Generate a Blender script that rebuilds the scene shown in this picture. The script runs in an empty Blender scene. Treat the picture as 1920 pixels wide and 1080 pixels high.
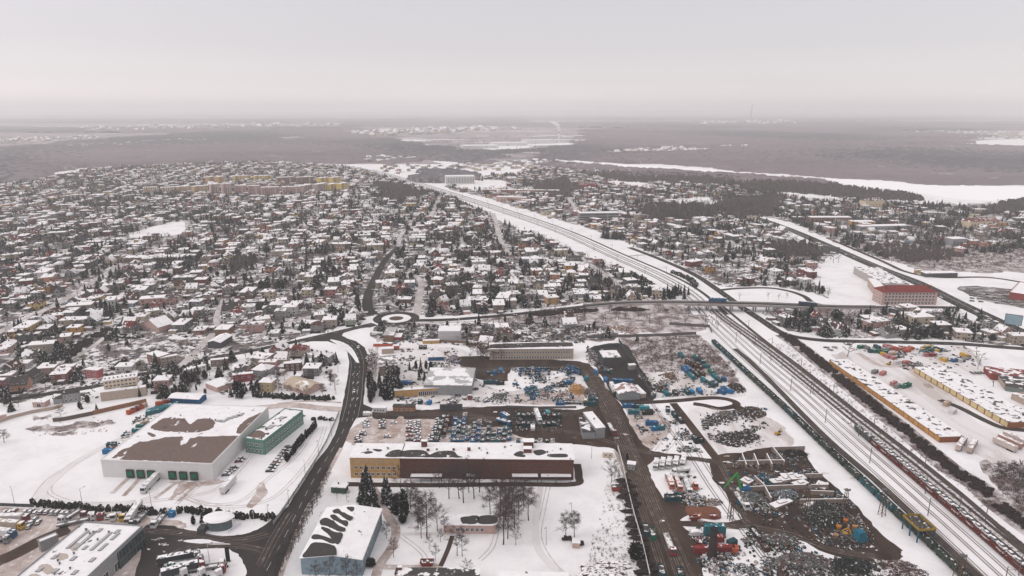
import bpy, math, random
import numpy as np
from mathutils import Vector, Matrix
from mathutils.geometry import tessellate_polygon

R = math.radians
random.seed(7)
SC = bpy.context.scene
COL = SC.collection

# ------------------------------------------------------------ camera
FPX = 1281.0                      # focal length in pixels of the 1920 px wide photograph
HC = 180.0                        # height of the drone above the ground, metres
PITCH = math.atan(335 / FPX)
cam_d = bpy.data.cameras.new('camera')
cam = bpy.data.objects.new('camera', cam_d)
COL.objects.link(cam)
cam.location = (0, 0, HC)
cam.rotation_euler = (math.pi / 2 - PITCH, 0, 0)
cam_d.sensor_width = 36
cam_d.lens = 36 * FPX / 1920
cam_d.clip_start = 1
cam_d.clip_end = 90000
SC.camera = cam

# ------------------------------------------------------------ sky, sun, exposure
world = bpy.data.worlds.new('World')
SC.world = world
world.use_nodes = True
wn = world.node_tree
wn.nodes.clear()
SUN_EL, SUN_AZ = R(34), R(-105)       # behind thick cloud to the left of the view
def wnode(t, **kw):
    n = wn.nodes.new(t)
    for k, v in kw.items():
        setattr(n, k, v)
    return n
w_out = wnode('ShaderNodeOutputWorld')
w_sky = wnode('ShaderNodeTexSky', sky_type='NISHITA')
w_sky.sun_disc = False
w_sky.sun_elevation = SUN_EL
w_sky.sun_rotation = SUN_AZ
w_sky.air_density = 1.0
w_sky.dust_density = 1.0
w_bg1 = wnode('ShaderNodeBackground')
w_hsv = wnode('ShaderNodeHueSaturation')
w_hsv.inputs['Saturation'].default_value = 0.15
wn.links.new(w_sky.outputs[0], w_hsv.inputs['Color'])
wn.links.new(w_hsv.outputs[0], w_bg1.inputs['Color'])
w_bg1.inputs['Strength'].default_value = 0.05
# the cloud deck: pale warm strip at the horizon, grey-mauve above, brighter overhead
w_tc = wnode('ShaderNodeTexCoord')
w_sep = wnode('ShaderNodeSeparateXYZ')
wn.links.new(w_tc.outputs['Generated'], w_sep.inputs[0])
w_noise = wnode('ShaderNodeTexNoise')
w_map = wnode('ShaderNodeMapping')
w_map.inputs['Scale'].default_value = (1.0, 1.0, 7.0)
wn.links.new(w_tc.outputs['Generated'], w_map.inputs[0])
wn.links.new(w_map.outputs[0], w_noise.inputs['Vector'])
w_noise.inputs['Scale'].default_value = 1.6
w_noise.inputs['Detail'].default_value = 3.0
w_add = wnode('ShaderNodeMath', operation='MULTIPLY_ADD')
wn.links.new(w_noise.outputs['Fac'], w_add.inputs[0])
w_add.inputs[1].default_value = 0.03
wn.links.new(w_sep.outputs['Z'], w_add.inputs[2])
w_ramp = wnode('ShaderNodeValToRGB')
cr = w_ramp.color_ramp
cr.elements[0].position = 0.0
cr.elements[0].color = (0.80, 0.72, 0.70, 1)
cr.elements[1].position = 1.0
cr.elements[1].color = (1.18, 1.14, 1.14, 1)
for pos, c in ((0.03, (0.80, 0.72, 0.69)), (0.055, (0.655, 0.60, 0.605)), (0.10, (0.56, 0.528, 0.556)), (0.17, (0.53, 0.505, 0.54)), (0.4, (0.92, 0.885, 0.90))):
    e = cr.elements.new(pos)
    e.color = (*c, 1)
wn.links.new(w_add.outputs[0], w_ramp.inputs[0])
# brighter towards the hidden sun on the left
w_lr = wnode('ShaderNodeMath', operation='MULTIPLY_ADD')
wn.links.new(w_sep.outputs['X'], w_lr.inputs[0])
w_lr.inputs[1].default_value = -0.16
w_lr.inputs[2].default_value = 0.93
w_bg2 = wnode('ShaderNodeBackground')
wn.links.new(w_ramp.outputs[0], w_bg2.inputs['Color'])
wn.links.new(w_lr.outputs[0], w_bg2.inputs['Strength'])
w_sum = wnode('ShaderNodeAddShader')
wn.links.new(w_bg1.outputs[0], w_sum.inputs[0])
wn.links.new(w_bg2.outputs[0], w_sum.inputs[1])
wn.links.new(w_sum.outputs[0], w_out.inputs['Surface'])

sun_d = bpy.data.lights.new('sun', 'SUN')
sun_d.energy = 0.8
sun_d.angle = R(25)
sun_d.color = (1.0, 0.95, 0.9)
sun = bpy.data.objects.new('sun', sun_d)
COL.objects.link(sun)
sd = Vector((math.sin(SUN_AZ) * math.cos(SUN_EL), math.cos(SUN_AZ) * math.cos(SUN_EL), math.sin(SUN_EL)))
sun.rotation_euler = sd.to_track_quat('Z', 'Y').to_euler()

SC.view_settings.view_transform = 'Standard'
SC.view_settings.look = 'None'
SC.view_settings.exposure = -0.13
SC.view_settings.gamma = 1.0
SC.cycles.max_bounces = 6
SC.cycles.diffuse_bounces = 2
SC.cycles.glossy_bounces = 2
SC.cycles.volume_bounces = 4
SC.cycles.transparent_max_bounces = 8
SC.cycles.use_denoising = True

# ------------------------------------------------------------ from the photograph to the ground
CP, SP = math.cos(PITCH), math.sin(PITCH)
def G(px, py, z=0.0):
    """the point of the plane at height z seen at a pixel of the 1920x1080 photograph"""
    u = (px - 960) / FPX
    v = (540 - py) / FPX
    dx, dy, dz = u, CP + v * SP, -SP + v * CP
    t = (z - HC) / dz
    return Vector((dx * t, dy * t, z))
def PX(x, y, z=0.0):
    z -= HC
    d = y * CP - z * SP
    if d < 1: return (-9999, -9999)
    return (960 + FPX * x / d, 540 - FPX * (y * SP + z * CP) / d)
def GP(pts, z=0.0):
    return [G(p[0], p[1], z) for p in pts]

# ------------------------------------------------------------ materials
MATS = {}
class NT:
    def __init__(s, name):
        m = bpy.data.materials.new(name)
        m.use_nodes = True
        s.m, s.t = m, m.node_tree
        s.b = s.t.nodes['Principled BSDF']
        s.geo = s.n('ShaderNodeNewGeometry')
    def n(s, t, **kw):
        n = s.t.nodes.new(t)
        for k, v in kw.items(): setattr(n, k, v)
        return n
    def l(s, a, b): s.t.links.new(a, b)
    def noise(s, scale, detail=4, rough=0.6, vec=None, stretch=None, obj=False):
        n = s.n('ShaderNodeTexNoise')
        src = vec or s.geo.outputs['Position']
        if obj:
            src = s.n('ShaderNodeTexCoord').outputs['Object']
        if stretch:
            mp = s.n('ShaderNodeMapping')
            mp.inputs['Scale'].default_value = stretch[:3]
            if len(stretch) > 3: mp.inputs['Rotation'].default_value = (0, 0, stretch[3])
            s.l(src, mp.inputs[0]); src = mp.outputs[0]
        s.l(src, n.inputs['Vector'])
        n.inputs['Scale'].default_value = scale
        n.inputs['Detail'].default_value = detail
        n.inputs['Roughness'].default_value = rough
        return n.outputs['Fac']
    def step(s, fac, lo, hi):
        n = s.n('ShaderNodeMapRange')
        s.l(fac, n.inputs[0])
        n.inputs[1].default_value = lo; n.inputs[2].default_value = hi
        n.clamp = True
        return n.outputs[0]
    def mix(s, fac, a, b, mode='MIX'):
        n = s.n('ShaderNodeMix', data_type='RGBA', blend_type=mode)
        if isinstance(fac, (int, float)): n.inputs[0].default_value = fac
        else: s.l(fac, n.inputs[0])
        for i, c in ((6, a), (7, b)):
            if isinstance(c, tuple): n.inputs[i].default_value = (*c[:3], 1)
            else: s.l(c, n.inputs[i])
        return n.outputs[2]
    def math(s, op, a, b=0.0, c=0.0):
        n = s.n('ShaderNodeMath', operation=op)
        for i, x in enumerate((a, b, c)):
            if isinstance(x, (int, float)): n.inputs[i].default_value = x
            else: s.l(x, n.inputs[i])
        return n.outputs[0]
    def up(s):
        sp = s.n('ShaderNodeSeparateXYZ')
        s.l(s.geo.outputs['Normal'], sp.inputs[0])
        return sp.outputs['Z']
    def bump(s, fac, strength, dist):
        b = s.n('ShaderNodeBump')
        b.inputs['Strength'].default_value = strength
        b.inputs['Distance'].default_value = dist
        s.l(fac, b.inputs['Height'])
        s.l(b.outputs[0], s.b.inputs['Normal'])
    def out(s, col, rough=0.9, spec=0.2, metal=0.0):
        if isinstance(col, tuple): s.b.inputs['Base Color'].default_value = (*col, 1)
        else: s.l(col, s.b.inputs['Base Color'])
        s.b.inputs['Roughness'].default_value = rough
        s.b.inputs['Specular IOR Level'].default_value = spec
        s.b.inputs['Metallic'].default_value = metal
        return s.m

SNOW = (0.80, 0.775, 0.785)
SNOW2 = (0.70, 0.665, 0.675)
def M(name, col, rough=0.85, var=0.25, vs=0.8, spec=0.08, metal=0.0, snow=0.0):
    """plain painted or mineral surface with weathering; snow = how much lies on its upward faces"""
    if name in MATS: return MATS[name]
    t = NT(name)
    f = t.noise(vs, 5, 0.65)
    dark = tuple(c * (1 - var) for c in col)
    c = t.mix(t.step(f, 0.3, 0.7), dark, col)
    if snow > 0:
        n2 = t.step(t.noise(0.7, 5, 0.6), 0.62 - snow * 0.5, 0.68 - snow * 0.5)
        c = t.mix(t.math('MULTIPLY', n2, t.step(t.up(), 0.35, 0.6)), c, SNOW)
    MATS[name] = t.out(c, rough, spec, metal)
    return MATS[name]
def MO(name, rough=0.85, var=0.25, vs=0.6, snow=0.0, metal=0.0):
    """painted surface in the object's own colour"""
    if name in MATS: return MATS[name]
    t = NT(name)
    oi = t.n('ShaderNodeObjectInfo')
    f = t.step(t.noise(vs, 5, 0.65), 0.3, 0.75)
    c = t.mix(t.math('MULTIPLY_ADD', f, -var, var), oi.outputs['Color'], (0.05, 0.045, 0.04))
    if snow > 0:
        n2 = t.step(t.noise(0.55, 5, 0.6), 0.62 - snow * 0.5, 0.68 - snow * 0.5)
        c = t.mix(t.math('MULTIPLY', n2, t.step(t.up(), 0.35, 0.6)), c, SNOW)
    MATS[name] = t.out(c, rough, 0.12, metal)
    return MATS[name]
def MG(name, a, b, lo=0.45, hi=0.55, scale=0.05, detail=6, rough=0.62, stretch=None, fine=0.25, bump=0.0, shine=0.9, mid=None):
    """ground cover: two materials broken up by noise, with finer variation over both"""
    if name in MATS: return MATS[name]
    t = NT(name)
    f = t.noise(scale, detail, rough, stretch=stretch)
    c = t.mix(t.step(f, lo, hi), a, b)
    if mid:
        f2 = t.noise(scale * 3.7, 4, 0.6)
        c = t.mix(t.step(f2, mid[1], mid[2]), c, mid[0])
    g = t.noise(scale * 14, 4, 0.7)
    c = t.mix(t.math('MULTIPLY', t.step(g, 0.35, 0.75), fine), c, tuple(x * 0.45 for x in a))
    if bump: t.bump(g, 0.6, bump)
    MATS[name] = t.out(c, max(shine, .85), 0.04)
    return MATS[name]

m_snow = MG('snow', SNOW, (0.69, 0.655, 0.665), 0.46, 0.66, 0.035, 8, 0.68, fine=0.09, bump=0.12)
m_track_snow = MG('trodden_snow', (0.70, 0.665, 0.665), (0.50, 0.445, 0.425), 0.48, 0.62, 0.06, 7, 0.65, stretch=(1, 0.25, 1), fine=0.15)
m_slush = MG('slush', (0.55, 0.475, 0.45), (0.33, 0.25, 0.22), 0.42, 0.62, 0.09, 7, 0.68, fine=0.3, mid=(SNOW2, 0.58, 0.66))
m_mud = MG('mud', (0.036, 0.026, 0.022), (0.078, 0.050, 0.038), 0.42, 0.62, 0.05, 7, 0.68, stretch=(1, 0.3, 1), fine=0.3, shine=0.6, mid=((0.155, 0.105, 0.078), 0.62, 0.74))
m_asphalt = MG('wet_asphalt', (0.030, 0.027, 0.026), (0.055, 0.047, 0.043), 0.4, 0.6, 0.03, 6, 0.6, stretch=(1, 0.3, 1), fine=0.25, shine=0.5, mid=((0.12, 0.10, 0.09), 0.64, 0.78))
m_street = MG('snowy_street', (0.42, 0.375, 0.36), (0.60, 0.56, 0.555), 0.42, 0.6, 0.05, 6, 0.6, fine=0.2)
m_garden = MG('garden', (0.76, 0.73, 0.735), (0.13, 0.105, 0.095), 0.475, 0.52, 0.05, 8, 0.76, fine=0.25, mid=((0.04, 0.034, 0.03), 0.525, 0.565))
m_scrub = MG('scrub_ground', (0.60, 0.55, 0.55), (0.15, 0.11, 0.10), 0.42, 0.56, 0.09, 8, 0.75, fine=0.35)
m_ballast = MG('ballast', (0.10, 0.078, 0.07), (0.30, 0.26, 0.25), 0.4, 0.6, 0.15, 7, 0.7, fine=0.3, mid=((0.68, 0.64, 0.64), 0.42, 0.52))
m_darkballast = MG('oily_ballast', (0.055, 0.043, 0.038), (0.095, 0.075, 0.066), 0.4, 0.6, 0.2, 6, 0.7, fine=0.3)
m_rail = M('rail_steel', (0.10, 0.085, 0.08), 0.5, 0.2, metal=0.3)
m_line = M('road_paint', (0.62, 0.60, 0.58), 0.8, 0.35, 3.0)
m_field = MG('field', (0.33, 0.285, 0.295), (0.74, 0.71, 0.72), 0.565, 0.60, 0.0016, 9, 0.66, fine=0.3, stretch=(.55, 1, 1), mid=((0.20, 0.175, 0.185), 0.5, 0.56))  # wooded tone lightened to paint in distance haze; white patches are snow
m_glass = M('dark_window', (0.035, 0.04, 0.045), 0.25, 0.3, 2, spec=0.6)
m_teal_glass = M('teal_window', (0.025, 0.05, 0.055), 0.2, 0.3, 0.3, spec=0.6)
m_dark = M('dark_rubber', (0.02, 0.02, 0.02), 0.8, 0.2)
m_wood = M('bark', (0.05, 0.037, 0.031), 0.95, 0.4, 3)
m_twig = M('twigs', (0.085, 0.060, 0.053), 0.95, 0.35, 0.6)
m_twig_r = M('reddish_twigs', (0.11, 0.058, 0.042), 0.95, 0.35, 0.6)
m_twig_g = M('grey_twigs', (0.075, 0.063, 0.06), 0.95, 0.3, 0.6)
m_needle = M('needles', (0.011, 0.016, 0.0135), 0.9, 0.45, 1.2, snow=0.10)
m_needle2 = M('thuja_needles', (0.014, 0.019, 0.013), 0.9, 0.4, 1.2, snow=0.06)
m_hedge = M('hedge_leaves', (0.017, 0.018, 0.014), 0.95, 0.5, 1.0, snow=0.12)
m_steel = M('galvanised_steel', (0.30, 0.30, 0.31), 0.5, 0.2, metal=0.4)
m_pole = M('mast_steel', (0.13, 0.12, 0.12), 0.6, 0.2)
m_conc = M('concrete', (0.34, 0.31, 0.29), 0.9, 0.3, 0.4)
m_conc_s = M('snowy_concrete', (0.36, 0.32, 0.30), 0.9, 0.3, 0.4, snow=1.0)
m_white = M('white_paint', (0.72, 0.70, 0.70), 0.6, 0.12, 0.3)
m_obj = MO('paint')
m_obj_s = MO('snowy_paint', snow=0.35)
m_obj_c = MO('container_paint', snow=0.08)
m_obj_car = MO('car_paint', snow=0.42)
m_objbrick = MO('render_wall', var=0.35, vs=1.0)

def roofmat(name, base, cover, scale=0.12, stretch=None, dist=0.35):
    """roof with snow left in patches: cover = how much of it the snow hides"""
    if name in MATS: return MATS[name]
    t = NT(name)
    f = t.noise(scale, 6, 0.55, stretch=stretch)
    k = 0.5 + (0.5 - cover) * 0.45
    sel = t.step(f, k - 0.012, k + 0.012)
    b = t.mix(t.step(t.noise(0.9, 5, 0.7), 0.3, 0.7), tuple(x * 0.7 for x in base), base)
    s = t.mix(t.step(t.noise(0.25, 4, 0.6), 0.4, 0.8), SNOW, SNOW2)
    c = t.mix(sel, b, s)
    t.bump(sel, 0.5, 0.12)
    MATS[name] = t.out(c, 0.9, 0.08)
    return MATS[name]
r_full = roofmat('snow_roof', (0.15, 0.125, 0.12), 0.885, 0.3)
r_most = roofmat('patchy_snow_roof', (0.09, 0.076, 0.072), 0.66, 0.22)
r_half = roofmat('half_melted_roof', (0.07, 0.063, 0.06), 0.42, 0.2)
r_dark = roofmat('bare_dark_roof', (0.065, 0.058, 0.056), 0.16, 0.2)
r_red = roofmat('red_tile_roof', (0.15, 0.038, 0.032), 0.32, 0.3)
r_brown = roofmat('brown_tile_roof', (0.09, 0.045, 0.038), 0.36, 0.3)
ROOFS = [r_full, r_most, r_half, r_dark, r_red, r_brown]
ROOFN = ['snow covered', 'patchy snow', 'half melted', 'bare dark', 'red tiled', 'brown tiled']

# ------------------------------------------------------------ mesh building
class MB:
    def __init__(s): s.v, s.f, s.m = [], [], []
    def add(s, vs, fs, mi=0):
        o = len(s.v)
        s.v.extend([tuple(p) for p in vs])
        for f in fs:
            s.f.append([i + o for i in f]); s.m.append(mi)
    def box(s, x0, x1, y0, y1, z0, z1, mi=0, top=None, bottom=False):
        vs = [(x0, y0, z0), (x1, y0, z0), (x1, y1, z0), (x0, y1, z0), (x0, y0, z1), (x1, y0, z1), (x1, y1, z1), (x0, y1, z1)]
        s.add(vs, [(0, 1, 5, 4), (1, 2, 6, 5), (2, 3, 7, 6), (3, 0, 4, 7)], mi)
        s.add(vs, [(4, 5, 6, 7)], mi if top is None else top)
        s.add(vs, [(3, 2, 1, 0)], mi)
    def rbox(s, cx, cy, z0, sx, sy, sz, rot=0.0, mi=0, top=None, tilt=0.0):
        c, n = math.cos(rot), math.sin(rot)
        vs = []
        for z in (0, sz):
            for x, y in ((-1, -1), (1, -1), (1, 1), (-1, 1)):
                x *= sx / 2; y *= sy / 2
                vs.append((cx + x * c - y * n, cy + x * n + y * c, z0 + z + x * tilt))
        s.add(vs, [(0, 1, 5, 4), (1, 2, 6, 5), (2, 3, 7, 6), (3, 0, 4, 7), (3, 2, 1, 0)], mi)
        s.add(vs, [(4, 5, 6, 7)], mi if top is None else top)
    def tube(s, a, b, ra, rb=None, n=4, mi=0, cap=True):
        a, b = Vector(a), Vector(b)
        rb = ra if rb is None else rb
        d = (b - a)
        if d.length < 1e-6: return
        d.normalize()
        u = d.orthogonal().normalized(); w = d.cross(u)
        vs = []
        for p, r in ((a, ra), (b, rb)):
            for k in range(n):
                t = 2 * math.pi * k / n
                vs.append(p + u * (r * math.cos(t)) + w * (r * math.sin(t)))
        fs = [(k, (k + 1) % n, n + (k + 1) % n, n + k) for k in range(n)]
        if cap: fs += [tuple(range(n))[::-1], tuple(range(n, 2 * n))]
        s.add(vs, fs, mi)
    def prism(s, poly, z0, z1, mi=0, top=None):
        n = len(poly)
        vs = [(p[0], p[1], z0) for p in poly] + [(p[0], p[1], z1) for p in poly]
        s.add(vs, [(k, (k + 1) % n, n + (k + 1) % n, n + k) for k in range(n)], mi)
        tri = tessellate_polygon([[Vector((p[0], p[1], 0)) for p in poly]])
        for t in tri:
            a, b, c = [Vector((poly[i][0], poly[i][1], 0)) for i in t]
            t = t if (b - a).cross(c - a).z > 0 else t[::-1]
            s.add(vs, [tuple(n + i for i in t)], mi if top is None else top)
    def blob(s, c, rx, ry, rz, seed, n=10, m=6, mi=0, rough=0.25, z0=None):
        rr = random.Random(seed)
        vs = []
        for i in range(m + 1):
            ph = math.pi * i / m
            for j in range(n):
                th = 2 * math.pi * j / n
                k = 1 + rr.uniform(-rough, rough)
                z = c[2] + rz * math.cos(ph) * k
                if z0 is not None: z = max(z, z0)
                vs.append((c[0] + rx * math.sin(ph) * math.cos(th) * k, c[1] + ry * math.sin(ph) * math.sin(th) * k, z))
        fs = []
        for i in range(m):
            for j in range(n):
                fs.append((i * n + j, (i + 1) * n + j, (i + 1) * n + (j + 1) % n, i * n + (j + 1) % n))
        s.add(vs, fs, mi)
    def mesh(s, name, mats):
        me = bpy.data.meshes.new(name)
        me.from_pydata(s.v, [], s.f)
        for m in (mats if isinstance(mats, (list, tuple)) else [mats]): me.materials.append(m)
        if any(s.m): me.polygons.foreach_set('material_index', s.m)
        me.update()
        return me
    def build(s, name, mats, parent=None, loc=None, rot=0.0, color=None):
        return link(name, s.mesh(name, mats), parent, loc, rot, color)

def link(name, data, parent=None, loc=None, rot=0.0, color=None):
    o = bpy.data.objects.new(name, data)
    COL.objects.link(o)
    if parent is not None: o.parent = parent
    if loc is not None: o.location = loc
    if rot: o.rotation_euler = (0, 0, rot)
    if color: o.color = (*color[:3], 1)
    return o
def tag(o, label, cat, group=None):
    o['label'] = label; o['category'] = cat
    if group: o['group'] = group
    return o
def empty(name, loc, rot=0.0, label=None, cat=None, group=None):
    o = link(name, None, None, loc, rot)
    o.empty_display_size = 0.5
    if label: tag(o, label, cat, group)
    elif cat: o['category'] = cat
    return o
CHILD = {}
def dup(root, loc=None, rot=None, scale=None, color=None):
    """copy a thing, its parts and their sub-parts"""
    def rec(o, par):
        c = o.copy(); COL.objects.link(c)
        if par is not None: c.parent = par
        for k in CH.get(o.name, ()): rec(k, c)
        return c
    CH = CHILD.setdefault(root.name, children_map(root))
    c = rec(root, None)
    place(c, loc, rot, scale)
    if color: c.color = (*color, 1)
    return c
def children_map(root):
    out = {}
    todo = [root]
    while todo:
        o = todo.pop()
        ks = list(o.children)
        out[o.name] = ks
        todo += ks
    return out
def place(o, loc=None, rot=None, scale=None):
    if loc is not None: o.location = loc
    if rot is not None: o.rotation_euler = (0, 0, rot)
    if scale is not None: o.scale = (scale, scale, scale) if isinstance(scale, (int, float)) else scale
def drop(root):
    """remove a prototype that is not itself placed"""
    for k in [root] + list(root.children_recursive): bpy.data.objects.remove(k)

# things whose label is worked out at the end from what they look like and what they stand by
AUTO = []
def auto(o, desc, cat, group, x=None, y=None):
    o['category'] = cat
    if group: o['group'] = group
    l = o.location
    AUTO.append((o, desc, (l.x if x is None else x), (l.y if y is None else y)))
    return o

# ------------------------------------------------------------ ground sheets
def smooth(pts, closed=True, k=5):
    out = []
    n = len(pts)
    rng = range(n) if closed else range(n - 1)
    for i in rng:
        if closed: p0, p1, p2, p3 = pts[i - 1], pts[i], pts[(i + 1) % n], pts[(i + 2) % n]
        else: p0, p1, p2, p3 = pts[max(i - 1, 0)], pts[i], pts[i + 1], pts[min(i + 2, n - 1)]
        for j in range(k):
            t = j / k
            out.append(0.5 * ((2 * p1) + (p2 - p0) * t + (2 * p0 - 5 * p1 + 4 * p2 - p3) * t * t + (3 * p1 - p0 - 3 * p2 + p3) * t ** 3))
    if not closed: out.append(pts[-1])
    return out
def densify(pts, step, closed=True):
    out = []
    n = len(pts)
    for i in range(n if closed else n - 1):
        a, b = pts[i], pts[(i + 1) % n]
        k = max(1, int((b - a).length / step))
        for j in range(k): out.append(a.lerp(b, j / k))
    if not closed: out.append(pts[-1])
    return out
SHEETS = [0]
def sheet(name, pts, mat, z, sm=True, jit=0.0, step=3.0, kind='structure', seed=1, world=False):
    SHEETS[0] += 1; z += SHEETS[0] * 0.00021
    w = [Vector((p[0], p[1], 0)) for p in pts] if world else [G(p[0], p[1]) for p in pts]
    if sm: w = smooth(w)
    if jit:
        w = densify(w, step)
        rr = random.Random(seed)
        off = [Vector((rr.gauss(0, 1), rr.gauss(0, 1), 0)) for _ in w]
        n = len(w)
        w = [w[i] + (off[i] * 0.5 + off[i // 3] * 0.6 + off[i // 9] * 0.6) * jit for i in range(n)]
    tri = tessellate_polygon([[Vector((p.x, p.y, 0)) for p in w]])
    fs = []
    for t in tri:
        a, b, c = w[t[0]], w[t[1]], w[t[2]]
        cr_ = (b - a).cross(c - a).z
        if abs(cr_) < 1e-7: continue
        fs.append(tuple(t) if cr_ > 0 else tuple(t[::-1]))
    me = bpy.data.meshes.new(name)
    me.from_pydata([(p.x, p.y, z) for p in w], [], fs)
    me.materials.append(mat)
    me.update()
    o = link(name, me)
    o['kind'] = kind
    return o
ROADS = []       # (world polyline, half width) kept clear of houses and trees
def ribbon(mb, line, w, z, mi=0, w2=None, z2=None):
    n = len(line)
    vs = []
    for i, p in enumerate(line):
        d = (line[min(i + 1, n - 1)] - line[max(i - 1, 0)]); d.z = 0; d.normalize()
        nn = Vector((-d.y, d.x, 0))
        ww = w if w2 is None else w + (w2 - w) * i / (n - 1)
        zz = p.z + z
        vs += [(p.x + nn.x * ww / 2, p.y + nn.y * ww / 2, zz), (p.x - nn.x * ww / 2, p.y - nn.y * ww / 2, zz)]
    fs = [(2 * i + 1, 2 * i + 3, 2 * i + 2, 2 * i) for i in range(n - 1)]
    mb.add(vs, fs, mi)
def road(name, pts, w, mat, z=0.06, w2=None, clear=None, k=6):
    SHEETS[0] += 1; z += SHEETS[0] * 0.00021
    line = smooth(GP(pts), False, k)
    mb = MB(); ribbon(mb, line, w, z, 0, w2)
    o = mb.build(name, mat); o['kind'] = 'structure'
    ROADS.append((np.array([(p.x, p.y) for p in line]), (clear if clear is not None else max(w, w2 or 0) / 2 + 2)))
    return line
def offset(line, d):
    out = []
    n = len(line)
    for i, p in enumerate(line):
        t = (line[min(i + 1, n - 1)] - line[max(i - 1, 0)]); t.z = 0; t.normalize()
        out.append(Vector((p.x - t.y * d, p.y + t.x * d, p.z)))
    return out
def inpoly(x, y, poly):
    c = False
    n = len(poly)
    j = n - 1
    for i in range(n):
        xi, yi, xj, yj = poly[i][0], poly[i][1], poly[j][0], poly[j][1]
        if (yi > y) != (yj > y) and x < (xj - xi) * (y - yi) / (yj - yi) + xi: c = not c
        j = i
    return c
def inpoly_np(X, Y, poly):
    c = np.zeros(X.shape, bool)
    n = len(poly); j = n - 1
    for i in range(n):
        xi, yi, xj, yj = poly[i][0], poly[i][1], poly[j][0], poly[j][1]
        if yi != yj:
            c ^= ((yi > Y) != (yj > Y)) & (X < (xj - xi) * (Y - yi) / (yj - yi) + xi)
        j = i
    return c
RBB = []
def near_road(x, y, extra=0.0):
    if len(RBB) != len(ROADS):
        RBB[:] = [(r[:, 0].min() - w - 14, r[:, 0].max() + w + 14, r[:, 1].min() - w - 14, r[:, 1].max() + w + 14) for r, w in ROADS]
    for (a, hw), bb in zip(ROADS, RBB):
        if x < bb[0] or x > bb[1] or y < bb[2] or y > bb[3]: continue
        p = a[:-1]; q = a[1:]
        d = q - p
        t = np.clip(((x - p[:, 0]) * d[:, 0] + (y - p[:, 1]) * d[:, 1]) / np.maximum((d ** 2).sum(1), 1e-9), 0, 1)
        dd = np.hypot(p[:, 0] + d[:, 0] * t - x, p[:, 1] + d[:, 1] * t - y).min()
        if dd < hw + extra: return True
    return False
BLOCK = []       # world polygons kept clear
def blocked(x, y, extra=0.0):
    for b in BLOCK:
        if inpoly(x, y, b): return True
    return near_road(x, y, extra)

# ============================================================ THE SETTING
def disc(name, x0, x1, y0, y1, z, mat, n=24):
    me = bpy.data.meshes.new(name)
    xs = np.linspace(x0, x1, n + 1); ys = np.linspace(y0, y1, n + 1)
    v = [(x, y, z) for y in ys for x in xs]
    f = [(j * (n + 1) + i, j * (n + 1) + i + 1, (j + 1) * (n + 1) + i + 1, (j + 1) * (n + 1) + i) for j in range(n) for i in range(n)]
    me.from_pydata(v, [], f); me.materials.append(mat)
    o = link(name, me); o['kind'] = 'structure'
    return o
disc('ground', -31000, 31000, -400, 31000, 0, m_snow)
disc('fields', -30000, 30000, 2350, 30900, 0.05, m_field)

# --- house districts (photo outlines of their ground)
D_LEFT = [(-260, 640), (-200, 385), (0, 348), (60, 341), (180, 317), (300, 311), (480, 304), (640, 312), (705, 322), (760, 342), (830, 366), (905, 398),
          (960, 425), (1040, 456), (1110, 487), (1180, 517), (1235, 545), (1255, 561), (1130, 566), (1000, 579), (880, 590), (780, 594), (700, 592), (640, 612), (560, 632), (480, 650), (330, 688), (250, 702), (120, 733), (0, 752), (-320, 790)]
D_RIGHT = [(835, 352), (870, 340), (1000, 318), (1060, 312), (1200, 330), (1390, 345), (1400, 400), (1470, 428), (1560, 470), (1530, 495), (1530, 530), (1560, 560), (1500, 545), (1440, 536), (1350, 536), (1290, 505), (1190, 462), (1110, 430), (1010, 400), (920, 373)]
D_TOWN = [(1395, 345), (1460, 360), (1560, 372), (1700, 384), (1920, 388), (2150, 392), (2250, 480), (1920, 472), (1780, 480), (1700, 492), (1640, 480), (1560, 450), (1480, 415), (1410, 395)]
D_STRIP = [(1445, 582), (1560, 580), (1660, 582), (1800, 588), (1880, 610), (1920, 628), (2100, 640), (2100, 648), (1920, 647), (1800, 640), (1650, 632), (1560, 632), (1490, 620), (1455, 604)]
D_MID = [(700, 615), (800, 606), (900, 606), (1000, 600), (1110, 602), (1150, 632), (1100, 640), (960, 650), (880, 648), (800, 640), (720, 640)]
for i, d in enumerate((D_LEFT, D_RIGHT, D_TOWN, D_STRIP, D_MID)):
    sheet('ground', d, m_garden, 0.03 + i * 0.001, jit=3, step=8, seed=i)
sheet('ground', [(1165, 640), (1180, 630), (1305, 626), (1330, 648), (1372, 690), (1395, 735), (1372, 738), (1330, 706), (1270, 692), (1215, 700), (1190, 680)], m_scrub, 0.04, jit=1.5, seed=3)
sheet('ground', [(1838, 868), (1925, 865), (2000, 900), (2000, 985), (1925, 965), (1880, 930)], m_scrub, 0.04, jit=1, seed=4)
sheet('ground', [(1130, 572), (1260, 578), (1320, 584), (1318, 612), (1300, 622), (1180, 624), (1130, 612), (960, 605), (900, 600), (1000, 588)], m_scrub, 0.045, jit=1.2, seed=5)
sheet('ground', [(1590, 455), (1700, 462), (1920, 466), (2100, 470), (2100, 520), (1920, 512), (1800, 510), (1720, 505), (1650, 480)], m_scrub, 0.045, jit=3, seed=6)

mb = MB(); ribbon(mb, smooth(GP([(1468, 628), (1500, 650), (1535, 678), (1580, 715), (1630, 755), (1690, 803), (1740, 845), (1790, 885), (1835, 912), (1870, 945), (1930, 990), (2000, 1040)]), False, 6), 14, .051); o = mb.build('ground', m_scrub); o['kind'] = 'structure'
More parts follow.
